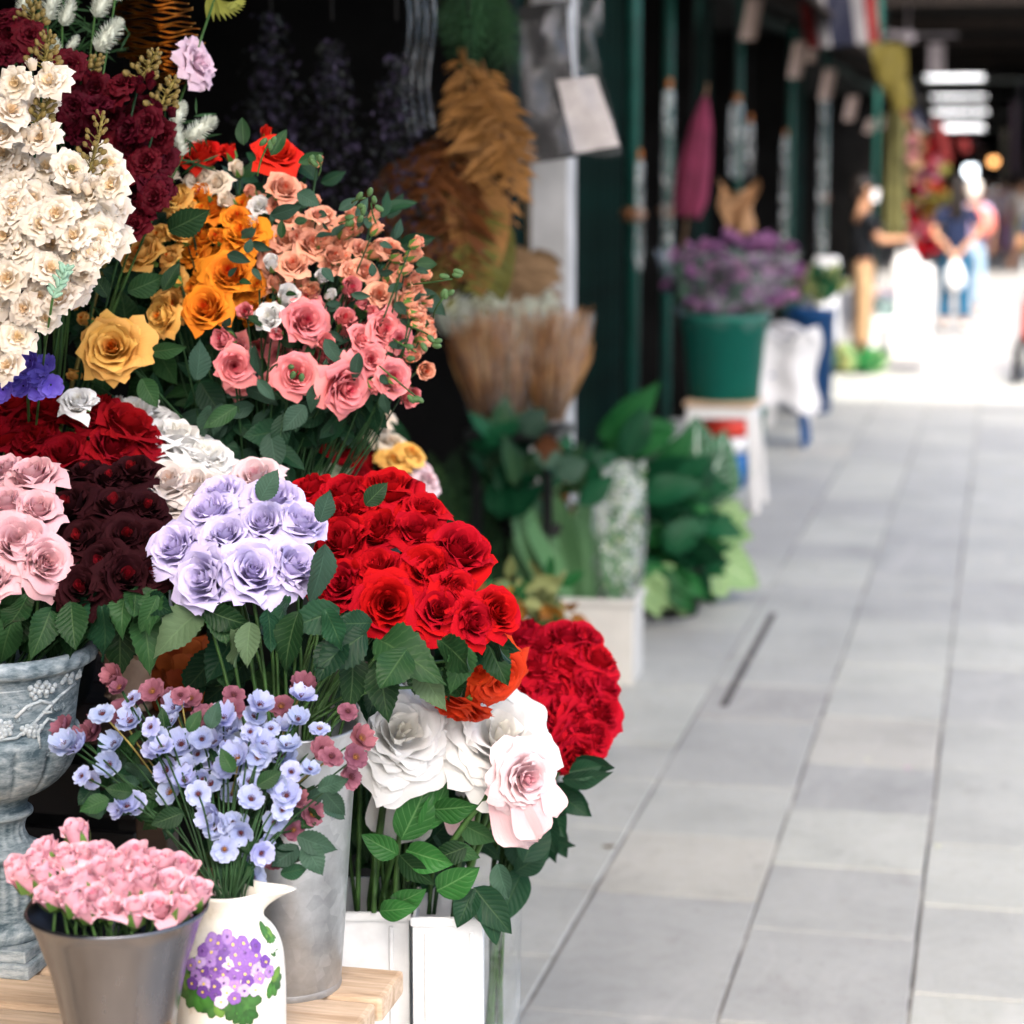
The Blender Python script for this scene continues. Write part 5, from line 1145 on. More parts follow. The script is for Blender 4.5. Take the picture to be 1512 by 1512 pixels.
# ferns
ft, ff, fh = pot_at('fern_pot', 680, 7.0, 880, 70, M_bpot, 'dark pot with the big green fern', 'pot')
fern = thing('fern', ff, 'dark green fern with arching fronds behind the red roses', 'fern')
for i in range(46):
    q = rng.uniform(.1, 3.04); b = P(680 + 130 * math.cos(q), 810 - 190 * math.sin(q) + rng.uniform(-20, 60), 7.0 + rng.uniform(-.12, .3)); frond(fern, ff, b, 30, .085, M_fern if i % 3 else M_fern_lit, .14, lwid=.07, jit=.25)
# autumn coloured plant right behind the red roses
at_, af, ah = pot_at('small_pot', 790, 5.4, 960, 44, M_bpot, 'small dark pot of yellow green and orange leaves', 'pot')
aut = thing('autumn_leaf_bunch', af, 'bunch of yellow green and orange maple like leaves behind the red roses', 'leaves')
M_aut = leaf_mat('amber leaf', (.32, .10, .01), (.45, .18, .02), .5); M_aut2 = leaf_mat('pale yellow green leaf', (.22, .26, .08), (.34, .36, .14), .5)
for i in range(90):
    q, rad = rng.uniform(0, 6.28), math.sqrt(rng.random()); px, py = 778 + 72 * rad * math.cos(q), 905 + 58 * rad * math.sin(q)
    leaf_at(aut, px, py, 5.3 + rng.uniform(-.08, .12), rng.uniform(22, 44), rng.uniform(0, 360), M_aut if (px > 820 and rng.random() < .75) or rng.random() < .12 else rng.choice([M_aut2, G_lime, G_mid, M_aut2]), rng.uniform(-20, 50), rng.uniform(-50, 50), LEAFS + [LEAF[0]])
for i in range(10): stem(aut, P(rng.uniform(730, 840), rng.uniform(870, 930), 5.35), af, .0025, G_stemd)
# cream box, banana leaves and a bunch in clear wrap
DBX = 6.75
bxr, bxl = P(936, 884, DBX), P(772, 884, DBX); zb_ = bxr.z; cbx = (bxl + bxr) / 2; cbx.z = 0; wbx = (bxr - bxl).length
M_cream = plain('cream plastic', (.56, .55, .52), .5, 0, .06, 6)
box = thing('planter_box', cbx, 'cream rectangular planter box holding banana leaves', 'planter')
Mb = T(cbx) @ Matrix.Rotation(.02, 4, 'Z'); dp_ = .22
for nm, lo, hi in (('front_panel', (-wbx / 2, 0, 0), (wbx / 2, .008, zb_)), ('back_panel', (-wbx / 2, dp_ - .008, 0), (wbx / 2, dp_, zb_)), ('side_panel', (-wbx / 2, .008, 0), (-wbx / 2 + .008, dp_ - .008, zb_)), ('side_panel', (wbx / 2 - .008, .008, 0), (wbx / 2, dp_ - .008, zb_))):
    lo, hi = Vector(lo), Vector(hi); s = hi - lo; obj(nm, bbox_mesh(s.x, s.y, s.z, .002, 1), M_cream, box, Mb @ T((lo + hi) / 2))
obj('rim', bbox_mesh(wbx + .02, .012, .02, .004, 2), M_cream, box, Mb @ T((0, -.003, zb_ - .008))); obj('rim', bbox_mesh(.012, dp_, .02, .004, 2), M_cream, box, Mb @ T((wbx / 2 + .003, dp_ / 2, zb_ - .008)))
obj('soil', bbox_mesh(wbx - .02, dp_ - .02, .02, 0), M_dark, box, Mb @ T((0, dp_ / 2, zb_ - .05)))
ban = thing('banana_leaves', cbx + Vector((0, .1, zb_ - .04)), 'large cut banana leaves standing in the cream planter box', 'leaves')
for (px, py, L, ang, ro, wd) in ((838, 895, 160, 118, 10, 1.5), (866, 890, 165, 92, -10, 1.35), (838, 890, 200, 98, 40, 1.2), (826, 890, 190, 108, 30, 1.1), (905, 888, 150, 84, 30, 1.2), (850, 890, 175, 104, -30, 1.2)):
    leaf_at(ban, px, py + 10, DBX + .08 + rng.uniform(0, .05), L, ang, G_ban, 5, ro, BLADE, wide=wd)
gyp = thing('wrapped_bunch', cbx + Vector((.1, .12, zb_ - .04)), 'bunch of fine white flowered greenery in clear wrap in the planter box', 'flowers')
m = MB(); pos = []
for i in range(1500):
    u = rng.random() ** .8; px = 915 + 36 * (rng.random() * 2 - 1) * (.6 + .5 * u); py = 885 - 200 * u; p = P(px, py, DBX + .12 + rng.uniform(-.05, .05)); s_ = rng.uniform(.004, .010)
    v1 = Vector((rng.uniform(-1, 1), rng.uniform(-1, 1), rng.uniform(-1, 1))).normalized() * s_; v2 = v1.cross(Vector((rng.uniform(-1, 1), 1, .3))).normalized() * s_ * .7
    g_ = rng.random(); m.add([p - v1, p + v2, p + v1, p - v2], [(0, 1, 2, 3)], None, 1.0, (.8, .82, .78) if g_ < .35 else (.55, .6, .3) if g_ < .45 else (.05, .2, .05))
f_ = obj('foliage', m.mesh('foliage', colors=True), tint_mat('fine foliage', .6, .2), gyp); tag(f_, kind='stuff')
m = MB(); cg = spot(912, DBX + .12, 0); 
m.lathe([(.055, zb_ - .05), (.075, zb_ + .05), (.09, zb_ + .2), (.085, zb_ + .33), (.06, zb_ + .40), (.075, zb_ + .42)], 40, lambda r, z, a: r * (1 + .12 * noise.noise(Vector((math.cos(a) * 2, math.sin(a) * 2, z * 8))) + .05 * math.sin(7 * a + 9 * z)))
obj('clear_wrap', m, film_mat('clear wrap', (.8, .86, .86), .45), gyp, T(cg))
for i in range(60):                                   # small pinkish foliage above the leaves
    leaf_at(gyp, rng.uniform(795, 880), rng.uniform(675, 760), DBX + .2, rng.uniform(14, 30), rng.uniform(0, 360), rng.choice([G_mid, M_fernb, G_lime, G_leafg]), 10, rng.uniform(-50, 50), LEAFS)
# broad green plants beyond the box
pt_, pf, ph_ = pot_at('plant_pot', 985, 7.9, 830, 60, M_bpot, 'dark pot under the glossy broad leaved plant', 'pot')
brd = thing('broad_leaf_plant', pf, 'glossy broad leaved green plant spilling over the paving beside the stool', 'plant')
for (px, py, L, ang, m_) in ((960, 700, 110, 30, G_mid), (900, 650, 110, 20, G_mid), (895, 630, 120, 35, G_mid), (930, 640, 80, 5, G_mid), (940, 690, 120, -5, G_dk), (950, 740, 110, 10, G_dk), (960, 790, 100, -10, G_dk), (960, 720, 90, 20, G_dk), (930, 660, 90, 60, G_dk), (985, 740, 80, -30, G_dk)):
    leaf_at(brd, px - 12, py + 15, 7.8 + rng.uniform(-.15, .15), L, ang, m_, 15, rng.uniform(-30, 60), BROAD)
for i in range(80):
    px, py = rng.uniform(940, 1030), rng.uniform(710, 850); leaf_at(brd, px, py, 7.85 + rng.uniform(-.12, .2), rng.uniform(40, 80), rng.uniform(-70, 60), rng.choice([G_dk, G_mid, G_dk]), rng.uniform(0, 30), rng.uniform(-50, 50), BROAD)
for i in range(10): leaf_at(brd, rng.uniform(945, 1000), rng.uniform(830, 860), 7.6, 60, rng.uniform(-80, -10), rng.choice([G_lime, G_mid]), 10, 0, BROAD)
clt, cf_, ch_ = pot_at('plant_pot', 1015, 8.3, 810, 36, M_bpot, 'dark pot under the silver striped plant', 'pot')
cal = thing('striped_plant', cf_, 'silver striped calathea plant in front of the white stool', 'plant')
for (px, py, L, ang, m_) in ((1040, 750, 100, 75, G_cal), (1045, 740, 95, 50, G_cal), (990, 745, 90, 80, G_cal), (1050, 770, 90, -5, G_lime), (1045, 790, 80, -35, G_lime), (1040, 770, 90, 20, G_lime), (1030, 800, 80, -50, G_lime), (1020, 730, 80, 110, G_cal), (1050, 790, 95, -55, G_lime), (1000, 840, 70, -30, G_cal), (1010, 830, 70, -60, G_lime), (1048, 735, 120, 78, G_cal), (1060, 740, 110, 60, G_cal), (1050, 800, 110, -25, G_lime), (1060, 780, 100, -45, G_lime), (1040, 810, 100, -70, G_lime), (1055, 765, 80, 5, G_lime), (970, 850, 80, -35, G_lime), (985, 845, 80, -15, G_lime)):
    leaf_at(cal, px - 28, py + 8, 8.1 + rng.uniform(-.1, .1), L, ang, m_, 15, rng.uniform(-30, 30), BROAD, wide=1.3)
# small broad dark leaves over the ferns
lvt, lvf, lvh = pot_at('plant_pot', 800, 7.1, 760, 70, M_bpot, 'dark pot behind the planter box', 'pot')
lvs = thing('leafy_plant', lvf, 'dark leafy plant with pale rounded leaves behind the planter box', 'plant')
for i in range(40):
    leaf_at(lvs, rng.uniform(700, 880), rng.uniform(650, 770), 6.75 + rng.uniform(-.1, .25), rng.uniform(40, 80), rng.uniform(0, 180), rng.choice([G_dk, G_dk, M_fern]), 10, rng.uniform(-50, 50), BROAD)
for (px, py, L, ang, m_) in ((770, 640, 50, 45, G_leafg), (800, 690, 40, 60, G_leafg), (820, 700, 50, 20, G_leafg), (790, 660, 40, -10, M_fernr)): leaf_at(lvs, px, py, 6.6, L, ang, m_, 10, 0, BROAD, wide=1.6)
# dried grasses in clear wrap on a tall dark stand
gst = spot(765, 7.05, 0); zg = z_at(765, 625, 7.05)
stand = thing('display_stand', gst, 'dark stand under the wrapped dried grasses', 'stand')
box_obj('top', (gst.x - .15, gst.y - .12, zg - .03), (gst.x + .15, gst.y + .16, zg), M_tub, stand, .004)
for x in (-.13, .10):
    for y in (-.1, .12): box_obj('leg', (gst.x + x, gst.y + y, 0), (gst.x + x + .03, gst.y + y + .03, zg - .031), M_tub, stand, .002)
M_straw = tint_mat('straw', .7, .2)
for n_, (pxa, pxb, xt0, xt1, lb) in enumerate(((700, 770, 670, 790, 'wrapped bundle of brown dried grasses beside the pillar'), (790, 830, 785, 868, 'slim wrapped bundle of pale brown dried grass right of the other'))):
    dg = thing('dried_grass_bundle', Vector((gst.x, gst.y, zg)), lb, 'dried grass', 'dried grass bundles'); m = MB(); org = WM[dg].to_translation()
    for i in range(420):
        u = rng.random(); a = P(pxa + (pxb - pxa) * u, 622, 7.0 + rng.uniform(-.06, .06)); b = P(xt0 + (xt1 - xt0) * u + rng.uniform(-14, 14), 478 + rng.uniform(-28, 60), 7.0 + rng.uniform(-.1, .1)); c = rng.choice([(.26, .10, .025), (.12, .045, .012), (.36, .16, .05), (.44, .24, .09)])
        m.tube([a - org, a.lerp(b, .6) - org, b - org], [.0015, .0045, .001], 3, c)
    tag(obj('stalks', m.mesh('stalks', colors=True), M_straw, dg, T(org)), kind='stuff')
    m = MB(); w0, w1 = (pxb - pxa) / 2 / FPX * 7.0 + .02, (xt1 - xt0) / 2 / FPX * 7.0 + .02; ctr = spot((pxa + pxb) / 2, 7.0, zg)
    hh = .36; sh_x = ((xt0 + xt1) / 2 - (pxa + pxb) / 2) / FPX * 7.0
    m.lathe([(w0 * .7, 0), (w0, .05), ((w0 + w1) / 2, hh * .5), (w1, hh)], 32, lambda r, z, a: r * (1 + .08 * math.sin(a * 6 + z * 14)))
    m.v = [p + cr * sh_x * (p.z / hh) for p in m.v]; obj('clear_wrap', m, film_mat('thin wrap', (.8, .8, .78), .12), dg, T(ctr))
wc = thing('white_flower_bundle', Vector((gst.x, gst.y + .1, zg)), 'pale fluffy dried flowers above the brown grasses', 'dried flowers')
for i in range(40):
    px, py = rng.uniform(650, 830), rng.uniform(470, 505); g_ = frame(UP + Vector((rng.uniform(-.5, .5), 0, 0)), 0, P(px, py, 7.19), 40 / FPX * 7.19)
    obj('tail', TAIL, M_tail if px > 700 else plain('x', (.3, .25, .3)) if i == 0 else M_tail, wc, g_)
for i in range(30): stem(wc, P(rng.uniform(680, 820), 500, 7.2), Vector((gst.x + rng.uniform(-.08, .08), gst.y + .13, zg)), .002, G_stemo)
# dried pleated fans against the pillar
pf_ = thing('dried_fan', spot(790, 7.2, 1.1), 'brown dried pleated fan leaves hanging against the white pillar', 'dried leaves')
M_tan = plain('tan dried', (.24, .15, .08), .8, 0, .3, 20)
for i in range(9):
    for k in range(2): leaf_at(pf_, 745 + 36 * k + rng.uniform(-6, 6), 372 + i * 11, 7.7, 50, -15 + rng.uniform(-15, 15), M_tan, 10, rng.uniform(-30, 30), BROAD)
hk = MB(); org = WM[pf_].to_translation(); hk.tube([P(780, 470, 7.73) - org, P(780, 0, 7.73) - org, Vector((P(780, 0, 7.73).x, P(780, 0, 7.73).y, 2.93)) - org], .004, 5); obj('cord', hk, M_tan, pf_, T(org))
# ------------------------------------------------------------------ hanging things
def cord(parent, p, z=2.93, mat=None, r=.003):
    m = MB(); org = WM[parent].to_translation(); m.tube([p - org, Vector((p.x, p.y, z)) - org], r, 5); obj('cord', m, mat or M_dark, parent, T(org))
hf = thing('hanging_fern_bunch', P(690, 90, 4.9), 'hanging bunch of brown and rust dried fern fronds below dark greenery', 'dried ferns')
top = P(692, 85, 4.9); cord(hf, top)
for (x2, y2, m_, lw) in ((760, 330, M_fernb, .10), (745, 300, M_fernb, .09), (775, 260, M_fernb, .07), (735, 350, M_fernb, .09), (700, 260, M_fernb, .07), (690, 420, M_fernr, .10), (660, 400, M_fernr, .09), (640, 380, M_fernr, .10), (615, 360, M_fernr, .08), (710, 400, M_fernr, .09), (680, 470, M_olive, .10), (740, 440, M_olive, .08), (650, 330, M_fernr, .08), (720, 320, M_fernb, .08), (625, 300, M_fernr, .07), (605, 330, M_fernr, .08), (600, 400, M_fernr, .09), (630, 440, M_fernr, .09), (785, 230, M_fernb, .08), (770, 300, M_fernb, .08), (720, 460, M_olive, .09)):
    st0 = top if m_ is M_fernb else P(680, 210, 4.95); frond(hf, st0 + Vector((rng.uniform(-.03, .03), rng.uniform(-.05, .05), rng.uniform(-.03, .03))), P(x2 + rng.uniform(-6, 6), y2, 4.85 + rng.uniform(-.15, .1)), 22, lw * 1.15, m_, .02, wdir=(cr + cu * rng.uniform(-.3, .3) + cb * rng.uniform(-.5, .5)).normalized(), jit=.38, rag=.3)
for (px, py, L, ang, m_) in ((650, 200, 190, 255, M_fernr), (670, 230, 210, 268, M_fernr), (640, 260, 150, 240, M_fernr), (690, 250, 190, 280, M_fernb), (665, 290, 170, 262, M_olive), (700, 300, 150, 290, M_olive), (630, 230, 160, 230, M_fernr)):
    leaf_at(hf, px, py, 4.95 + rng.uniform(-.08, .08), L, ang, m_, rng.uniform(-15, 20), rng.uniform(-40, 40), BROAD)
hg = thing('hanging_greenery', P(700, 0, 4.95), 'hanging bunch of dark green feathery foliage at the top', 'greenery')
cord(hg, P(700, -10, 4.95))
for i in range(18):
    frond(hg, P(700 + rng.uniform(-20, 20), -20, 4.95), P(700 + rng.uniform(-65, 75), rng.uniform(40, 120), 4.9 + rng.uniform(-.1, .1)), 22, .045, M_fern, .05, lwid=.05, jit=.3)
# lavender bunches hanging in the dark
for (pxc, pyc, lb) in ((400, 170, 'dim purple lavender bunch hanging in the dark nearest the red spray roses'), (490, 210, 'dim purple lavender bunch hanging in the middle of the dark shop'), (585, 230, 'dim purple lavender bunch hanging nearest the brown ferns')):
    lv = thing('lavender_bunch', P(pxc, 20, 4.4), lb, 'lavender', 'lavender bunches hanging in the dark shop'); cord(lv, P(pxc, 30, 4.4))
    m = MB(); org = WM[lv].to_translation()
    for i in range(900):
        u = rng.random(); p = P(pxc + rng.gauss(0, 1) * (8 + 34 * u), pyc - 150 + 300 * u, 4.4 + rng.gauss(0, .05)); s_ = rng.uniform(.004, .012); v1 = Vector((rng.uniform(-1, 1), rng.uniform(-1, 1), rng.uniform(-1, 1))).normalized() * s_; v2 = v1.cross(UP).normalized() * s_ * .6
        m.add([p - v1 - org, p + v2 - org, p + v1 - org, p - v2 - org], [(0, 1, 2, 3)], None, 1, rng.choice([(.012, .006, .024), (.016, .010, .028), (.003, .005, .003), (.003, .005, .003)]))
    tag(obj('blossom', m.mesh('blossom', colors=True), tint_mat('lavender tint', .8), lv, T(org)), kind='stuff')
for (px0, px1, y0, y1, lb) in ((598, 616, -20, 200, 'long clear plastic sleeve hanging left of the ferns'), (622, 640, -20, 190, 'long clear plastic sleeve hanging beside the brown ferns')):
    ps = thing('hanging_sleeve', P(px0, y0, 4.7), lb, 'plastic sleeve', 'hanging clear sleeves'); m = MB(); org = WM[ps].to_translation()
    m.grid(lambda u, v: P(px0 + (px1 - px0) * u + 5 * math.sin(v * 7), y0 + (y1 - y0) * v, 4.7 + .03 * math.sin(u * 6.28) + .02 * math.sin(v * 11)) - org, 8, 24); obj('film', m, M_film, ps, T(org)); cord(ps, P(px0 + 8, y0, 4.7))
# black card folder in a clear bag
bg = thing('hanging_bag', P(840, 60, 5.4), 'black card in a clear plastic bag with a pale label hanging beside the teal post', 'bag')
org = WM[bg].to_translation()
def quad(parent, name, pts, d, mat, th=.006, dz=0.0):
    m = MB(); f = [P(x, y, d + dz) - org_of(parent) for x, y in pts]; b = [p - cb * th for p in f]; n = len(f)
    m.add(f + b, [tuple(range(n - 1, -1, -1)), tuple(range(n, 2 * n))] + [(i, (i + 1) % n, n + (i + 1) % n, n + i) for i in range(n)]); return obj(name, m.mesh(name, False), mat, parent, T(org_of(parent)))
def org_of(o): return WM[o].to_translation()
quad(bg, 'card', [(766, 10), (836, 0), (856, 228), (774, 240)], 5.4, M_dark, .03)
quad(bg, 'label', [(822, 118), (880, 112), (915, 215), (848, 226)], 5.37, plain('pale card', (.42, .38, .37), .6, 0, .15, 12), .004)
m = MB(); m.grid(lambda u, v: P(768 + 100 * u + 55 * v * u - 4 * v, 30 + 208 * v - 12 * u + 5 * math.sin(u * 9), 5.34 + .02 * math.sin(u * 12) * math.sin(v * 9)) - org, 16, 20); obj('film', m, film_mat('bag film', (.6, .58, .62), .15), bg, T(org))
m = MB(); m.grid(lambda u, v: P(800 + 90 * u, -20 + 70 * v + 10 * math.sin(u * 7), 5.36 + .04 * math.sin(u * 17 + v * 5)) - org, 16, 10); obj('gathered_film', m, film_mat('bag film dense', (.45, .43, .46), .5), bg, T(org)); cord(bg, P(840, 10, 5.38))
# ------------------------------------------------------------------ stools, green bucket
def stool(px0, px1, d, py_top, label, mat, seat=None, th=.03):
    xl, xr = P(px0, py_top, d), P(px1, py_top, d); c = (xl + xr) / 2; z = c.z; w_ = (xr - xl).length; c.z = 0
    t = thing('plastic_stool', c, label, 'stool', 'plastic stools along the shops')
    s_ = obj('seat', bbox_mesh(w_, w_, th, .012, 2), seat or mat, t, T(c + Vector((0, 0, z - th / 2))))
    for sx in (-1, 1):
        for sy in (-1, 1):
            m = MB(); tx, ty = sx * (w_ / 2 - .035), sy * (w_ / 2 - .035)
            def fn(u, v, tx=tx, ty=ty):
                a = u * 6.2832; r = .023 - .004 * v; return Vector((tx + sx * .045 * v + r * max(-.8, min(.8, math.cos(a) * 1.2)), ty + sy * .045 * v + r * max(-.8, min(.8, math.sin(a) * 1.2)), (z - th) * (1 - v) + .001))
            m.grid(fn, 10, 6, closed=True); obj('leg', m, mat, t, T(c))
    for sx in (-1, 1):
        obj('apron', bbox_mesh(.012, w_ - .08, .05, .003, 1), mat, t, T(c + Vector((sx * (w_ / 2 - .02), 0, z - th - .026)))); obj('apron', bbox_mesh(w_ - .08, .012, .05, .003, 1), mat, t, T(c + Vector((0, sx * (w_ / 2 - .02), z - th - .026))))
    return t, c, z
M_stw = plain('white stool plastic', (.74, .74, .74), .4, 0, .04, 5); M_stt = plain('tan seat', (.5, .36, .24), .6); M_stb = plain('blue stool plastic', (.01, .07, .22), .4, 0, .05, 5)
s1, s1c, s1z = stool(1016, 1122, 10.45, 588, 'white plastic stool carrying the green bucket', M_stw, M_stt)
M_gbk = plain('green bucket plastic', (.006, .16, .12), .4, 0, .06, 5)
gk = thing('green_bucket', s1c + Vector((0, 0, s1z)), 'green plastic bucket of purple statice standing on the white stool', 'bucket')
r0, r1_ = 52 / FPX * 10.45, 64 / FPX * 10.45; hb = z_at(1072, 462, 10.45) - s1z; g0 = s1c + Vector((0, 0, s1z))
m = MB(); m.lathe([(0, .001), (r0, .001), (r1_ * .97, hb * .93), (r1_ * 1.03, hb * .93), (r1_ * 1.03, hb), (r1_ * .96, hb), (r0 * .95, .02), (0, .02)], 40); obj('body', m, M_gbk, gk, T(g0))
m = MB(); m.tube([Vector((r1_ * 1.03 * math.cos(a), .25 * r1_ * math.sin(a) - .0, hb * .9 - .0 + .0)) + Vector((0, -r1_ * .9 * math.sin(a), -.10 * math.sin(a))) for a in [math.pi * k / 12 for k in range(13)]], .004, 5); obj('handle', m, M_gbk, gk, T(g0))
stt = thing('statice_bunch', g0 + Vector((0, 0, hb * .5)), 'big bunch of purple and violet statice in the green bucket', 'flowers')
M_st1 = petal_mat('purple statice', (.16, .05, .16), (.18, .065, .18), (.30, .14, .28), transl=.2, var=.5, hue=.06)
for i in range(150):
    q, rad = rng.uniform(0, 6.28), math.sqrt(rng.random()); px, py = 1085 + 105 * rad * math.cos(q), 405 + 58 * rad * math.sin(q); d = 10.4 + rng.uniform(-.2, .2)
    p = P(px, py, d); obj('flower', FL[rng.randrange(4)], M_st1, stt, frame(UP * .6 + cb * .6 + Vector((rng.uniform(-.7, .7), rng.uniform(-.5, .5), 0)), rng.random() * 6, p, rng.uniform(.025, .045)))
for i in range(60):
    px, py = rng.uniform(1000, 1150), rng.uniform(400, 465); leaf_at(stt, px, py, 10.4 + rng.uniform(-.15, .2), 40, rng.uniform(30, 150), rng.choice([G_dk, M_fern, G_leafg]), 10, rng.uniform(-60, 60), LEAFS)
for i in range(24): stem(stt, P(rng.uniform(990, 1180), rng.uniform(380, 430), 10.42), g0 + Vector((rng.uniform(-.08, .08), rng.uniform(-.08, .08), hb * .6)), .004, G_stemd)
m = MB(); m.lathe([(r1_ * .9, hb * .8), (r1_ * 1.3, hb + .12), (r1_ * 1.65, hb + .3)], 36, lambda r, z, a: r * (1 + .05 * math.sin(a * 9 + z * 9))); obj('clear_wrap', m, M_film, stt, T(g0))
# tin under the stool
tn = thing('striped_tin', spot(1068, 11.2, 0), 'red, white and blue striped tin standing under the white stool', 'tin'); tc = WM[tn].to_translation()
for (z0, z1, mt, nm) in ((0, .18, plain('tin blue', (.02, .12, .35), .4), 'blue_band'), (.18, .26, M_stw, 'white_band'), (.26, .34, plain('tin red', (.6, .05, .03), .4), 'red_band')):
    m = MB(); m.lathe([(0, z0), (.12, z0 + .001), (.12, z1 - .001), (0, z1)], 28); obj(nm, m, mt, tn, T(tc))
gt = thing('teal_bin', spot(1100, 11.6, 0), 'teal bin behind the legs of the white stool', 'bin'); tc = WM[gt].to_translation(); m = MB(); m.lathe([(0, 0), (.08, 0), (.11, .36), (.115, .36), (.10, .34), (0, .3)], 24); obj('body', m, M_gbk, gt, T(tc)); m = MB(); m.lathe([(.11, .35), (.12, .355), (.11, .365)], 24); obj('rim', m, M_gbk, gt, T(tc))
s2, s2c, s2z = stool(1122, 1190, 12.9, 548, 'dark blue plastic stool behind the white stool', M_stb)
s3, s3c, s3z = stool(1140, 1192, 13.9, 540, 'second white plastic stool behind the blue one', M_stw)
wb = thing('white_sheet', s2c + Vector((0, 0, s2z)), 'crumpled white plastic sheet draped over the blue stool', 'sheet')
M_wsh = plain('white sheet', (.72, .73, .76), .6, 0, .06, 8); m = MB()
m.grid(lambda u, v: Vector(((u - .5) * .44 + .02 * math.sin(v * 9), -.16 + .10 * v * (1 - v) - .02 * math.sin(u * 11), .24 - .44 * v + .04 * math.sin(u * 8 + v * 4))), 20, 16); obj('front_drape', m, M_wsh, wb, T(s2c + Vector((0, -.02, s2z))))
m = MB(); m.grid(lambda u, v: Vector(((u - .5) * .40, -.17 + .36 * v, .02 + .22 * math.sin(math.pi * (.25 + .5 * u)) + .05 * math.sin(u * 9 + v * 5))), 16, 14); obj('top_drape', m, M_wsh, wb, T(s2c + Vector((0, -.02, s2z))))
bk = thing('blue_bucket', spot(1195, 14.8, 0), 'small blue bucket of yellow green flowers behind the sheet', 'bucket'); tc = WM[bk].to_translation(); zt_ = z_at(1195, 455, 14.8)
m = MB(); m.lathe([(0, 0), (.14, 0), (.17, zt_), (.175, zt_), (.15, zt_ - .05), (0, zt_ - .06)], 28); obj('body', m, M_stb, bk, T(tc)); m = MB(); m.lathe([(.165, zt_ - .02), (.18, zt_ - .015), (.165, zt_)], 28); obj('rim', m, M_stb, bk, T(tc))
for i in range(30): leaf_at(bk, rng.uniform(1165, 1225), rng.uniform(415, 450), 14.8, 40, rng.uniform(30, 150), rng.choice([G_dk, M_aut2, G_dk]), 10, rng.uniform(-50, 50), LEAFS)
# tall white sack and bundles of greens
sk = thing('white_sack', spot(1216, 15.4, 0), 'tall white sack hanging open beside the green post', 'sack'); tc = WM[sk].to_translation()
za, zb2 = z_at(1216, 512, 15.4), z_at(1216, 378, 15.4); m = MB(); m.lathe([(0, za), (.08, za + .01), (.10, za + .1), (.095, (za + zb2) / 2), (.085, zb2 - .03), (.07, zb2)], 30, lambda r, z, a: r * (1 + .12 * math.sin(a * 5 + z * 6))); obj('cloth', m, M_wsh, sk, T(tc)); cord(sk, tc + UP * zb2, 2.6)
for (px, lb, n_, rr) in ((1214, 'bundle of leafy greens on the paving under the white sack', 40, 20), (1272, 'bundle of leafy greens beside the shoes of the person in black', 34, 26), (1238, 'pale cabbage bundle between the two green bundles', 26, 16)):
    t = thing('greens_bundle', Zp(px, 552, .005), lb, 'greens', 'greens on the paving'); p0 = WM[t].to_translation(); dd = depth(p0)
    for i in range(n_): leaf_at(t, px + rng.uniform(-rr, rr) * .8, 552 - rng.uniform(0, 14), dd + rng.uniform(-.08, .1), rng.uniform(24, 42), rng.uniform(30, 150), (M_aut2 if px == 1238 else rng.choice([G_mid, G_dk, G_lime])), 10, rng.uniform(-50, 50), BROAD)
# folded pink umbrella, brown paper bag, clear tubes along the posts
um = thing('folded_umbrella', P(1042, 140, 11.3), 'folded dusky pink umbrella hanging from the shopfront', 'umbrella'); M_um = plain('pink cloth', (.17, .025, .06), .8, 0, .2, 6); tc = WM[um].to_translation()
d_ = (P(1015, 320, 11.3) - tc); L = d_.length; m = MB(); m.lathe([(.004, 0), (.02, .04), (.05, L * .25), (.075, L * .6), (.08, L * .85), (.06, L)], 36, lambda r, z, a: r * (1 + .22 * math.sin(a * 8))); obj('canopy', m, M_um, um, frame(d_, 0, tc))
m = MB(); m.tube([(0, 0, -.06), (0, 0, L * 1.28)], .008, 6); obj('shaft', m, M_wood2, um, frame(d_, 0, tc)); cord(um, tc, 2.62)
pbg = thing('paper_bag', P(1085, 262, 10.9), 'crumpled brown kraft paper hanging over the purple flowers', 'paper'); M_kr = plain('kraft paper', (.36, .20, .10), .8, 0, .2, 10); org = org_of(pbg)
m = MB(); m.grid(lambda u, v: P(1058 + 62 * u + (12 * v if u < .5 else -10 * v) + 5 * math.sin(v * 9), 262 + 84 * v + 22 * math.sin(u * 3.14) * (1 - v), 10.9 + .05 * math.sin(u * 9 + v * 6)) - org, 14, 12); obj('sheet', m, M_kr, pbg, T(org)); cord(pbg, P(1085, 285, 10.9), 2.62)
M_wt = film_mat('frosted tube', (.82, .86, .86), .6)
for (px, d, y0, y1, wpx, lb) in ((988, 11.3, 130, 390, 9, 'long frosted plastic sleeve hanging left of the pink umbrella'), (945, 10.6, 235, 400, 7, 'frosted plastic sleeve hanging on the teal post'), (1088, 13.6, 150, 262, 12, 'frosted plastic sleeve hanging above the brown paper'), (1108, 13.6, 180, 262, 6, 'narrow frosted sleeve hanging right above the brown paper'), (1218, 20, 140, 400, 7, 'frosted plastic sleeve hanging behind the person in black'), (1160, 17, 200, 380, 5, 'thin frosted sleeve hanging left of the person in black')):
    t = thing('hanging_sleeve', P(px, y0, d), lb, 'plastic sleeve', 'hanging frosted sleeves'); tc = WM[t].to_translation(); h = tc.z - z_at(px, y1, d); r = wpx / FPX * d
    m = MB(); m.lathe([(r * .6, -h), (r * .9, -h * .9), (r, -h * .5), (r * .8, -.03), (r * .3, 0)], 16, lambda rr, z, a: rr * (1 + .15 * math.sin(a * 4 + z * 9))); obj('film', m, M_wt, t, T(tc)); m = MB(); m.lathe([(r * .5, 0), (r * .55, .03), (r * .3, .05)], 10); obj('clip', m, plain('orange clip', (.35, .12, .03), .6), t, T(tc)); cord(t, tc, 2.6)
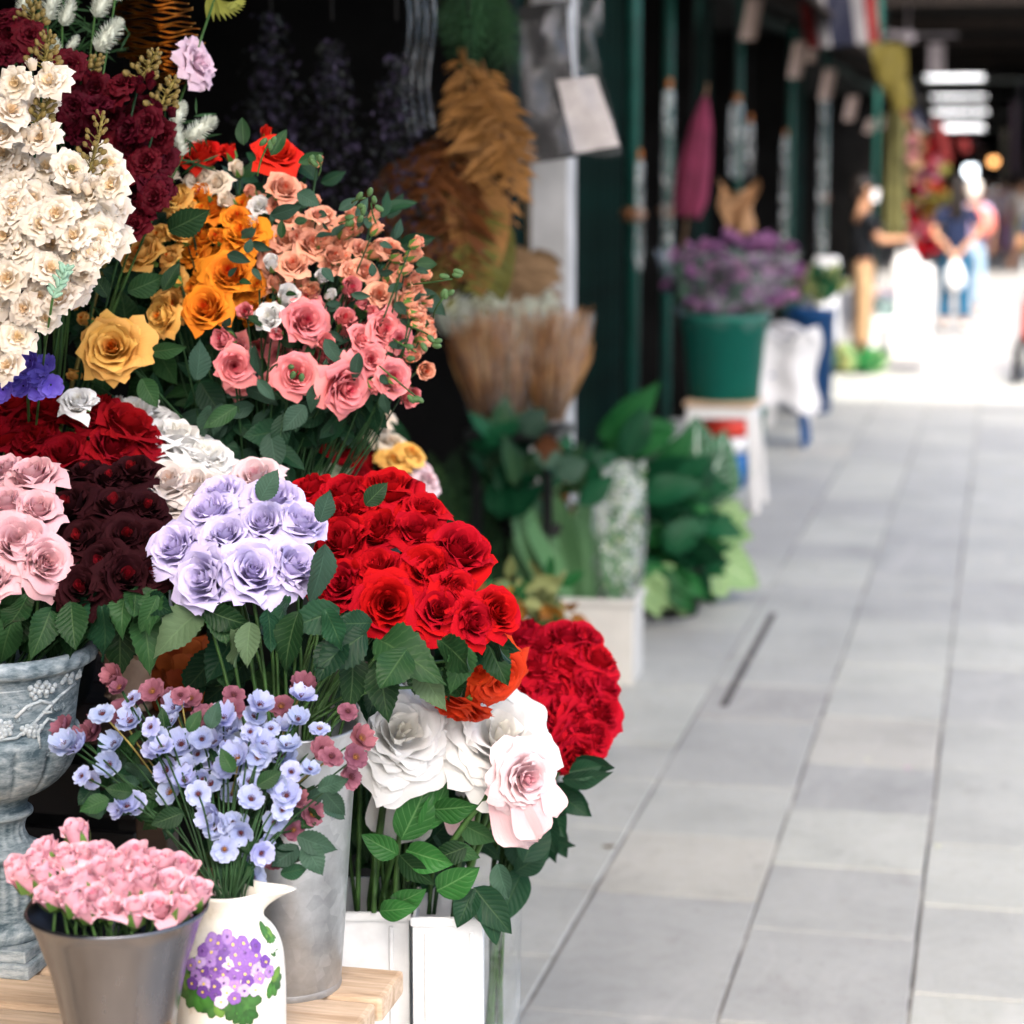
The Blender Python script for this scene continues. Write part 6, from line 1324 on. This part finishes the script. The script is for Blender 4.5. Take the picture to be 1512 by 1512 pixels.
# paper tags along the awning
M_tag = plain('paper tag', (.42, .32, .28), .7, 0, .1, 6)
for k, (px, py, w_, h_) in enumerate(((1110, 28, 24, 62), (1178, 88, 20, 54), (1222, 125, 18, 46), (1257, 160, 16, 36), (1285, 186, 13, 20), (1308, 178, 11, 22), (1326, 196, 12, 20), (1200, 75, 13, 34))):
    d = 1.5 * FPX / (1485 - px); t = thing('paper_tag', P(px, py - h_ / 2, d), ['biggest pale paper tag hanging at the top', 'second pale paper tag along the awning', 'third pale paper tag along the awning', 'fourth pale paper tag along the awning', 'fifth small pink paper tag along the awning', 'sixth small paper tag along the awning', 'last small paper tag along the awning', 'slim pale tag above the second paper tag'][k], 'tag', 'paper tags under the awning')
    org = org_of(t); m = MB(); m.grid(lambda u, v: P(px + (u - .5) * w_ + (.5 - v) * w_ * .5, py + (v - .5) * h_, d + .02 * math.sin(u * 3) + .02 * v) - org, 4, 6); obj('card', m, M_tag, t, T(org)); cord(t, P(px + w_ * .25, py - h_ / 2, d), 2.68 + .1, r=.004)
# ------------------------------------------------------------------ flags along the awning edge
fl_c = {'r': (.10, .008, .008), 'w': (.12, .115, .12), 'b': (.004, .005, .015), 'y': (.06, .048, .006)}  # cloth colours lowered to stand in for shade on the flags
FM = {k: plain('flag ' + k, v, .75, 0, .1, 8) for k, v in fl_c.items()}
def flag(d, pts, bands, label):
    """a cloth flag hung by its upper edge; pts: four corners in the photograph"""
    t = thing('flag', P(*pts[0], d), label, 'flag', 'flags along the awning'); org = org_of(t); n = len(bands)
    (x0, y0), (x1, y1), (x2, y2), (x3, y3) = pts
    def pos(u, v): return P((x0 * (1 - u) + x1 * u) * (1 - v) + (x3 * (1 - u) + x2 * u) * v, (y0 * (1 - u) + y1 * u) * (1 - v) + (y3 * (1 - u) + y2 * u) * v, d + .05 * math.sin(u * 7 + v * 3)) - org
    w_ = {'b': 2}; tot = sum(w_.get(b, 1) for b in bands); a = 0
    for b in bands:
        e_ = a + w_.get(b, 1) / tot; m = MB(); m.grid(lambda u, v, a=a, e_=e_: pos(a + (e_ - a) * u, v), 5, 8); obj('stripe', m, FM[b], t, T(org)); a = e_
    cord(t, P((x0 + x1) / 2, (y0 + y1) / 2, d), max(2.62, P(x0, y0, d).z + .05), r=.004)
flag(13.6, [(1178, -10), (1292, -25), (1300, 62), (1192, 72)], 'rwbwr', 'red, white and blue striped flag nearest along the awning')
flag(17.5, [(1282, 62), (1338, 66), (1340, 118), (1296, 120)], 'y', 'yellow flag hanging nearest behind the striped flag')
flag(19.0, [(1296, 108), (1336, 104), (1350, 158), (1322, 168)], 'y', 'lower yellow flag beside the skylights')
flag(23.5, [(1332, 165), (1352, 158), (1376, 190), (1352, 198)], 'rwb', 'small red and white flag below the yellow ones')
flag(27.0, [(1376, 176), (1392, 180), (1408, 238), (1392, 240)], 'r', 'narrow red flag above the person in navy')
flag(29.0, [(1412, 205), (1428, 204), (1434, 222), (1420, 226)], 'r', 'small red flag under the lowest skylight')
# ceiling fan in the hall
fan = thing('ceiling_fan', P(1340, 52, 36), 'white ceiling fan below the dark hall roof', 'fan'); fc = WM[fan].to_translation(); M_fan = plain('fan white', (.55, .5, .55), .5)
m = MB(); m.lathe([(0, -.12), (.10, -.10), (.14, 0), (.08, .06), (.02, .08), (.02, RZ - fc.z - .02), (.0, RZ - fc.z - .02)], 20); obj('motor', m, M_fan, fan, T(fc))
for k in range(3):
    obj('blade', bbox_mesh(.72, .15, .012, .004, 1), M_fan, fan, T(fc) @ Matrix.Rotation(k * 2.094 + .15, 4, 'Z') @ T((.46, 0, .0)) @ Matrix.Rotation(.2, 4, 'X'))
bn = thing('banner', P(1385, 62, 38), 'narrow pale banner hanging under the ceiling fan', 'banner'); org = org_of(bn); m = MB(); m.grid(lambda u, v: P(1372 + 22 * u, 64 + 44 * v, 38 + .03 * math.sin(u * 5)) - org, 4, 8); obj('cloth', m, M_fan, bn, T(org)); cord(bn, P(1383, 64, 38), RZ - .02, r=.01)
# pendant lamps far down the hall (lit)
tl = NT('lit bulb'); M_bulb = tl.done(tl.n('Emission', {'Color': (.85, .93, 1, 1), 'Strength': 2.0}))
tl = NT('warm bulb'); M_bulb2 = tl.done(tl.n('Emission', {'Color': (1, .45, .15, 1), 'Strength': 1.5}))
for (px, py, d, r, mt, lb) in ((1434, 252, 62, .20, M_bulb, 'lit white pendant lamp right of the person in navy'), (1466, 275, 70, .24, M_bulb, 'lit white pendant lamp nearest the lane end'), (1467, 238, 60, .12, M_bulb2, 'small warm orange pendant lamp above the white one')):
    t = thing('pendant_lamp', P(px, py, d), lb, 'lamp', 'lit lamps in the hall'); tc = WM[t].to_translation(); m = MB(); m.ball((0, 0, 0), r, 14, 10); obj('globe', m, mt, t, T(tc)); m = MB(); m.lathe([(0, r + .2), (.05, r + .2), (r * .9, r * .7), (r * .85, r * .68)], 14); obj('shade', m, M_dark, t, T(tc)); cord(t, tc + UP * r, RZ - .3, r=.015)
# ================================================================== people, cart, far stalls
def skin_obj(name, pts, edges, rad, mat, parent, M, sub=2):
    me = bpy.data.meshes.new(name); bm = bmesh.new(); ly = bm.verts.layers.skin.verify(); vs = []
    for p, r in zip(pts, rad):
        v = bm.verts.new(p); v[ly].radius = r if isinstance(r, tuple) else (r, r); vs.append(v)
    for a, b in edges: bm.edges.new((vs[a], vs[b]))
    vs[0][ly].use_root = True; bm.to_mesh(me); bm.free(); me.materials.append(None)
    o = obj(name, me, mat, parent, M); md = o.modifiers.new('skin', 'SKIN'); md.use_smooth_shade = True; md.branch_smoothing = .4
    sb = o.modifiers.new('sub', 'SUBSURF'); sb.levels = sub; sb.render_levels = sub
    return o
M_skin = plain('skin', (.42, .22, .13), .55, 0, .06, 10); M_hair = plain('dark hair', (.012, .009, .008), .5); M_hairw = plain('white hair', (.7, .66, .6), .7)
M_shoe = plain('shoe', (.5, .5, .5), .6)
def person(px, d, face, label, shirt, trousers, arms, hair=M_hair, height=1.62, hairlong=0.0, mask=False, sub=2, sleeves=True, sx=1.0, longhair=False):
    """face: heading in degrees (0 looks away down the lane). arms: two lists elbow, wrist in body space"""
    c = spot(px, d, .004); k = height / 1.62; M = T(c) @ Matrix.Rotation(R(face), 4, 'Z') @ Matrix.Diagonal((k * sx, k * sx, k, 1))
    t = thing('person', c, label, 'person', 'people in the lane')
    P_ = [(0, 0, .90), (0, 0, 1.08), (0, 0, 1.25), (0, 0, 1.36), (0, .012, 1.43), (0, .02, 1.50), (0, .005, 1.57)]; r_ = [(.13, .10), (.115, .09), (.13, .095), (.048, .05), (.06, .07), (.072, .088), (.062, .07)]
    E = [(0, 1), (1, 2), (2, 3), (3, 4), (4, 5), (5, 6)]
    for s in (-1, 1):
        n = len(P_); P_ += [(s * .085, 0, .83), (s * .095, .015, .47), (s * .10, -.01, .09), (s * .105, .10, .035)]; r_ += [.078, .052, .036, .032]; E += [(0, n), (n, n + 1), (n + 1, n + 2), (n + 2, n + 3)]
    hands = []
    for s, (el, wr_) in zip((-1, 1), arms):
        n = len(P_); el, wr_ = Vector(el), Vector(wr_); hd = (wr_ - el).normalized(); pa = wr_ + hd * .055
        P_ += [(s * .165, 0, 1.29), tuple(el), tuple(wr_), tuple(pa)]; r_ += [.052, .038, .024, (.032, .02)]; E += [(2, n), (n, n + 1), (n + 1, n + 2), (n + 2, n + 3)]
        up_ = Vector((s * 1.0, 0, .15)); up_ = (up_ - hd * up_.dot(hd)).normalized(); hands.append(pa)
        for f in range(5):
            off = (f - 1.5) * .017 if f < 4 else -.04; b = pa + up_ * off; ln = (.07, .08, .075, .058, .05)[f]; m_ = len(P_)
            if f == 4: b = wr_ + hd * .03 + up_ * .02; P_ += [tuple(b + (hd * .5 + up_ * .8) * .03), tuple(b + (hd + up_ * .6) * .045)]
            else: P_ += [tuple(b + hd * ln * .5), tuple(b + hd * ln * .9 + Vector((0, 0, -.01)))]
            r_ += [.009, .0075]; E += [(n + 3 if f < 4 else n + 2, m_), (m_, m_ + 1)]
    skin_obj('body', P_, E, r_, M_skin, t, M, sub)
    sp = [(0, 0, .84), (0, 0, .98), (0, 0, 1.12), (0, 0, 1.27), (0, 0, 1.345)]; sr_ = [(.165, .125), (.155, .115), (.15, .112), (.155, .112), (.065, .065)]; se = [(0, 1), (1, 2), (2, 3), (3, 4)]
    for s, (el, wr_) in zip((-1, 1), arms):
        n = len(sp); el = Vector(el); sh_ = Vector((s * .168, 0, 1.285)); sp += [tuple(sh_), tuple(sh_.lerp(el, .75))]; sr_ += [.068, .06]; se += [(3, n), (n, n + 1)]
    skin_obj('shirt', sp, se, sr_, shirt, t, M, sub)
    tp = [(0, 0, .93), (0, 0, .84)]; tr_ = [(.145, .115), (.15, .12)]; te = [(0, 1)]
    for s in (-1, 1):
        n = len(tp); tp += [(s * .09, 0, .76), (s * .098, .012, .47), (s * .104, -.005, .12)]; tr_ += [.095, .075, .072]; te += [(1, n), (n, n + 1), (n + 1, n + 2)]
    skin_obj('trousers', tp, te, tr_, trousers, t, M, sub)
    for s in (-1, 1):
        m = MB(); m.ball((s * .104, .05, .04), 1, 10, 6, (.05, .13, .045)); obj('shoe', m, M_shoe, t, M)
    m = MB(); m.ball((0, -.012, 1.535), 1, 14, 10, (.093, .105, .10)); m.ball((0, -.07, 1.47), 1, 10, 8, (.07, .05, .09))
    if longhair: m.ball((0, -.075, 1.36), 1, 12, 8, (.085, .05, .20)); m.ball((0, -.03, 1.62), 1, 10, 8, (.06, .06, .06))
    obj('hair', m, hair, t, M)
    for s in (-1, 1):
        m = MB(); m.ball((s * .034, .098, 1.515), .011, 6, 5); obj('eye', m, M_hair, t, M); m = MB(); m.ball((s * .088, .01, 1.50), 1, 6, 6, (.014, .025, .035)); obj('ear', m, M_skin, t, M)
    m = MB(); m.ball((0, .118, 1.485), 1, 6, 6, (.014, .022, .026)); obj('nose', m, M_skin, t, M); m = MB(); m.ball((0, .1, 1.445), 1, 8, 5, (.026, .012, .008)); obj('mouth', m, plain('lips', (.3, .1, .09), .5), t, M)
    if mask:
        m = MB(); m.grid(lambda u, v: Vector((.082 * math.sin((u - .5) * 2.6), .02 + .118 * math.cos((u - .5) * 2.4) - .01 * v, 1.505 - .105 * v)), 12, 6); obj('face_mask', m, M_stw, t, M)
    return t, M, hands
def cloth_mat(name, c): return plain(name, c, .85, 0, .15, 12, .2)
p1_, M1, h1_ = person(1270, 19.2, -75, 'person in a black shirt, tan trousers and a white face mask by the stall', cloth_mat('black shirt', (.012, .014, .018)), cloth_mat('tan trousers', (.42, .27, .15)), [[(-.20, .10, 1.06), (-.10, .34, 1.07)], [(.20, .10, 1.06), (.12, .34, 1.07)]], mask=True, height=1.60)
p2_, M2, h2_ = person(1408, 23.0, 0, 'person in a navy shirt and blue trousers seen from behind, hands clasped behind', cloth_mat('navy shirt', (.008, .015, .045)), cloth_mat('blue trousers', (.008, .10, .20)), [[(-.25, -.05, 1.05), (-.05, -.16, .86)], [(.25, -.05, 1.05), (.05, -.16, .86)]], height=1.58, longhair=True)
p3_, M3, h3_ = person(1432, 25.5, 0, 'white haired person in a lilac and coral top beyond the navy shirt', cloth_mat('lilac shirt', (.42, .32, .50)), cloth_mat('pale blue jeans', (.28, .40, .52)), [[(-.24, 0, 1.05), (-.22, .1, .85)], [(.24, 0, 1.05), (.22, .1, .85)]], hair=M_hairw, height=1.58)
p4_, M4, h4_ = person(1545, 17.6, 10, 'person in blue jeans pushing a cart at the right edge', cloth_mat('dark shirt', (.04, .05, .08)), cloth_mat('blue jeans', (.05, .16, .36)), [[(-.26, 0, 1.05), (-.26, .2, .92)], [(.26, 0, 1.05), (.26, .2, .92)]], height=1.62)
# coral shoulder bag on the white haired person, carrier bag held behind the back, bag held by the person in black
cbp = thing('shoulder_bag', M3 @ Vector((.16, -.12, 1.1)), 'coral pink bag on the back of the white haired person', 'bag'); m = MB(); m.ball((0, 0, 0), 1, 14, 10, (.13, .07, .17)); obj('body', m, cloth_mat('coral bag', (.7, .2, .16)), cbp, M3 @ T((.13, -.15, 1.12))); m = MB(); m.tube([(.05, -.14, 1.25), (.1, -.06, 1.37), (.12, .06, 1.33)], .012, 6); obj('strap', m, cloth_mat('coral strap', (.6, .2, .16)), cbp, M3)
def carrier(w, label, sz=1.0, mt=None):
    t = thing('carrier_bag', w, label, 'bag', 'white carrier bags'); m = MB()
    m.lathe([(0, -.42 * sz), (.09 * sz, -.41 * sz), (.12 * sz, -.30 * sz), (.10 * sz, -.16 * sz), (.03 * sz, -.04 * sz), (.02 * sz, 0)], 24, lambda r, z, a: r * (1 + .12 * math.sin(a * 5 + z * 20)) * (1 - .25 * abs(math.sin(a)))); obj('body', m, mt or M_stw, t, T(w))
    m = MB(); m.tube([(-.02, 0, -.03), (-.015, 0, .03), (.015, 0, .03), (.02, 0, -.03)], .005, 5); obj('handle', m, mt or M_stw, t, T(w))
carrier(M2 @ Vector((0, -.19, .80)), 'white carrier bag held behind the back of the person in navy', .85)
carrier(M1 @ Vector((.02, .42, 1.02)), 'white bag held out by the person in black', .9)
carrier(M1 @ Vector((.14, .30, .95)), 'small white bag at the side of the person in black', .5)
# crowd far down the lane
cols = [(.5, .45, .5), (.6, .6, .62), (.35, .3, .36), (.55, .4, .42), (.2, .22, .3), (.62, .58, .55), (.4, .42, .5), (.6, .35, .3), (.3, .34, .36)]
for k, (px, d, lb) in enumerate(((1447, 43, 'nearest blurred walker in grey beyond the coral bag'), (1459, 49, 'blurred walker in white in the middle of the lane'), (1472, 44, 'tall blurred walker in dark grey near the lane end'), (1484, 52, 'blurred walker in dusty rose far down the lane'), (1496, 46, 'blurred walker in slate blue at the far right'), (1507, 42, 'blurred walker in cream at the right edge'), (1453, 58, 'tiny blurred walker in pale blue far away'), (1479, 64, 'tiny blurred walker in red brown farthest away'), (1465, 52, 'tiny blurred walker in grey green far away'))):
    c_ = cols[k]; person(px, d, 180 if k % 2 else 0, lb, cloth_mat('crowd shirt', c_), cloth_mat('crowd trousers', tuple(x * rng.uniform(.3, .9) for x in (.4, .4, .5))), [[(-.24, 0, 1.05), (-.22, .08, .85)], [(.24, 0, 1.05), (.22, .08, .85)]], height=rng.uniform(1.55, 1.72), sub=1)
# hand cart at the right edge
wc_ = spot(1499, 16.9, 0); cart = thing('hand_cart', wc_, 'small hand cart with black wheels at the right edge', 'cart'); M_rub = plain('black rubber', (.012, .012, .012), .6)
def wheel(ctr, r, par):
    w_ = obj('wheel', bbox_mesh(.03, .03, .03, .004, 1), M_steel, par, T(ctr)); m = MB()
    m.grid(lambda u, v: Vector((.025 * math.cos(v * 6.283), (r - .03 + .03 * math.sin(v * 6.283)) * math.cos(u * 6.283), (r - .03 + .03 * math.sin(v * 6.283)) * math.sin(u * 6.283))), 28, 8); obj('tyre', m, M_rub, w_, T(ctr))
    m = MB(); m.lathe([(0, -.01), (r * .72, -.008), (r * .72, .008), (0, .01)], 24); obj('rim', m, plain('rim pale', (.5, .48, .46), .4, .5), w_, T(ctr) @ Matrix.Rotation(R(90), 4, 'Y'))
wheel(wc_ + Vector((0, 0, .155)), .15, cart); wheel(wc_ + Vector((.46, 0, .155)), .15, cart)
m = MB(); m.tube([(0, 0, .155), (.46, 0, .155)], .012, 6); obj('axle', m, M_steel, cart, T(wc_))
box_obj('tray', (wc_.x - .0, wc_.y - .02, .30), (wc_.x + .46, wc_.y + .55, .34), M_rub, cart, .01); m = MB(); m.tube([(.03, -.02, .34), (.03, -.1, 1.0), (.43, -.1, 1.0), (.43, -.02, .34)], .012, 6); obj('push_handle', m, M_steel, cart, T(wc_)); box_obj('stand', (wc_.x + .02, wc_.y + .48, 0), (wc_.x + .05, wc_.y + .51, .30), M_rub, cart, .003)
for x in (.06, .36): box_obj('bracket', (wc_.x + x, wc_.y - .01, .155), (wc_.x + x + .03, wc_.y + .02, .30), M_steel, cart, .002)
box_obj('load', (wc_.x + .03, wc_.y + .05, .34), (wc_.x + .44, wc_.y + .5, .62), plain('red crate', (.35, .03, .03), .5), cart, .01)
# sunlit stool and foam boxes
s4, s4c, s4z = stool(1290, 1372, 17.9, 468, 'sunlit white plastic stool in front of the person in black', M_stw)
fbx = thing('foam_box', s4c + Vector((.1, 0, s4z)), 'white foam box standing on the sunlit stool', 'box'); q = s4c + Vector((.10, 0, s4z)); obj('body', bbox_mesh(.28, .34, .34, .015, 2), M_stw, fbx, T(q + Vector((0, 0, .171)))); obj('lid', bbox_mesh(.30, .36, .05, .012, 2), M_stw, fbx, T(q + Vector((0, 0, .368))))
fb2 = thing('foam_box', spot(1345, 19.6, 0), 'tall white foam box stack behind the sunlit stool', 'box'); q = WM[fb2].to_translation()
for k in range(3): obj('tray', bbox_mesh(.34, .4, .27, .015, 2), M_stw, fb2, T(q + Vector((0, 0, .136 + .275 * k))))
bsk = thing('flower_basket', s4c + Vector((-.12, 0, s4z)), 'small basket of mixed flowers on the sunlit stool', 'basket'); q = s4c + Vector((-.12, 0, s4z)); m = MB(); m.lathe([(0, .001), (.08, .001), (.12, .14), (.125, .14), (.11, .12), (0, .1)], 20); obj('body', m, plain('pale teal', (.35, .5, .5), .5), bsk, T(q))
for i in range(26): obj('flower', FL[i % 4], rng.choice([M_wht, M_blue, M_crm, M_pink]), bsk, frame(UP + Vector((rng.uniform(-.6, .6), rng.uniform(-.6, .6), 0)), i, q + Vector((rng.uniform(-.1, .1), rng.uniform(-.1, .1), .15 + rng.uniform(0, .05))), .035))
# olive cloth and garlands behind the two people
oc_ = thing('hanging_cloth', P(1322, 165, 24), 'olive green cloth hanging behind the two standing people', 'cloth'); org = org_of(oc_); m = MB(); m.grid(lambda u, v: P(1306 + 32 * u, 165 + 190 * v, 24 + .05 * math.sin(u * 14)) - org, 14, 10); obj('cloth', m, plain('olive cloth', (.10, .095, .035), .8, 0, .2, 5), oc_, T(org)); cord(oc_, P(1322, 166, 24), 2.85)
for (px, py, n_, mts, lb) in ((1368, 262, 40, [M_vel, M_mauve, M_vel], 'red flower garland hanging left of the dark hair'), (1378, 300, 36, [M_olive, M_olive, M_aut], 'yellow green garland hanging below the red one'), (1362, 345, 40, [M_vel, M_red2, M_mauve], 'bright red flower bunch hanging at elbow height'), (1345, 225, 30, [M_mauve, M_tan, M_tan], 'dusky mauve garland hanging high beside the olive cloth')):
    t = thing('flower_garland', P(px, py - 30, 25), lb, 'garland', 'garlands at the far stall')
    for i in range(n_): obj('flower', FL[i % 4], rng.choice(mts), t, frame(cb + Vector((rng.uniform(-.6, .6), 0, rng.uniform(-.6, .6))), i, P(px + rng.gauss(0, 10), py + rng.gauss(0, 20), 25 + rng.uniform(-.1, .1)), rng.uniform(.05, .08)))
    cord(t, P(px, py - 20, 25), 2.8)
# cloths hanging at the right side of the far hall
for (px, y0, y1, w_, d, c_, lb) in ((1500, 150, 290, 9, 66, (.30, .22, .28), 'mauve cloth strip hanging at the far right of the hall'), (1484, 190, 300, 8, 80, (.28, .25, .2), 'beige cloth strip hanging left of the mauve one'), (1508, 120, 300, 7, 60, (.2, .2, .22), 'grey cloth strip hanging at the right frame edge'), (1448, 215, 262, 10, 58, (.40, .30, .28), 'pale pink cloth hanging beside the white lamp'), (1430, 205, 216, 26, 60, (.3, .2, .25), 'low mauve banner under the lowest skylight')):
    t = thing('hanging_cloth', P(px, y0, d), lb, 'cloth', 'cloths hanging in the hall'); org = org_of(t); m = MB(); m.grid(lambda u, v: P(px + (u - .5) * w_ * 1.3, y0 + (y1 - y0) * v, d + .2 * math.sin(u * 9)) - org, 8, 6); obj('cloth', m, cloth_mat('cloth strip', c_), t, T(org)); cord(t, P(px, y0, d), RZ - .25, r=.012)
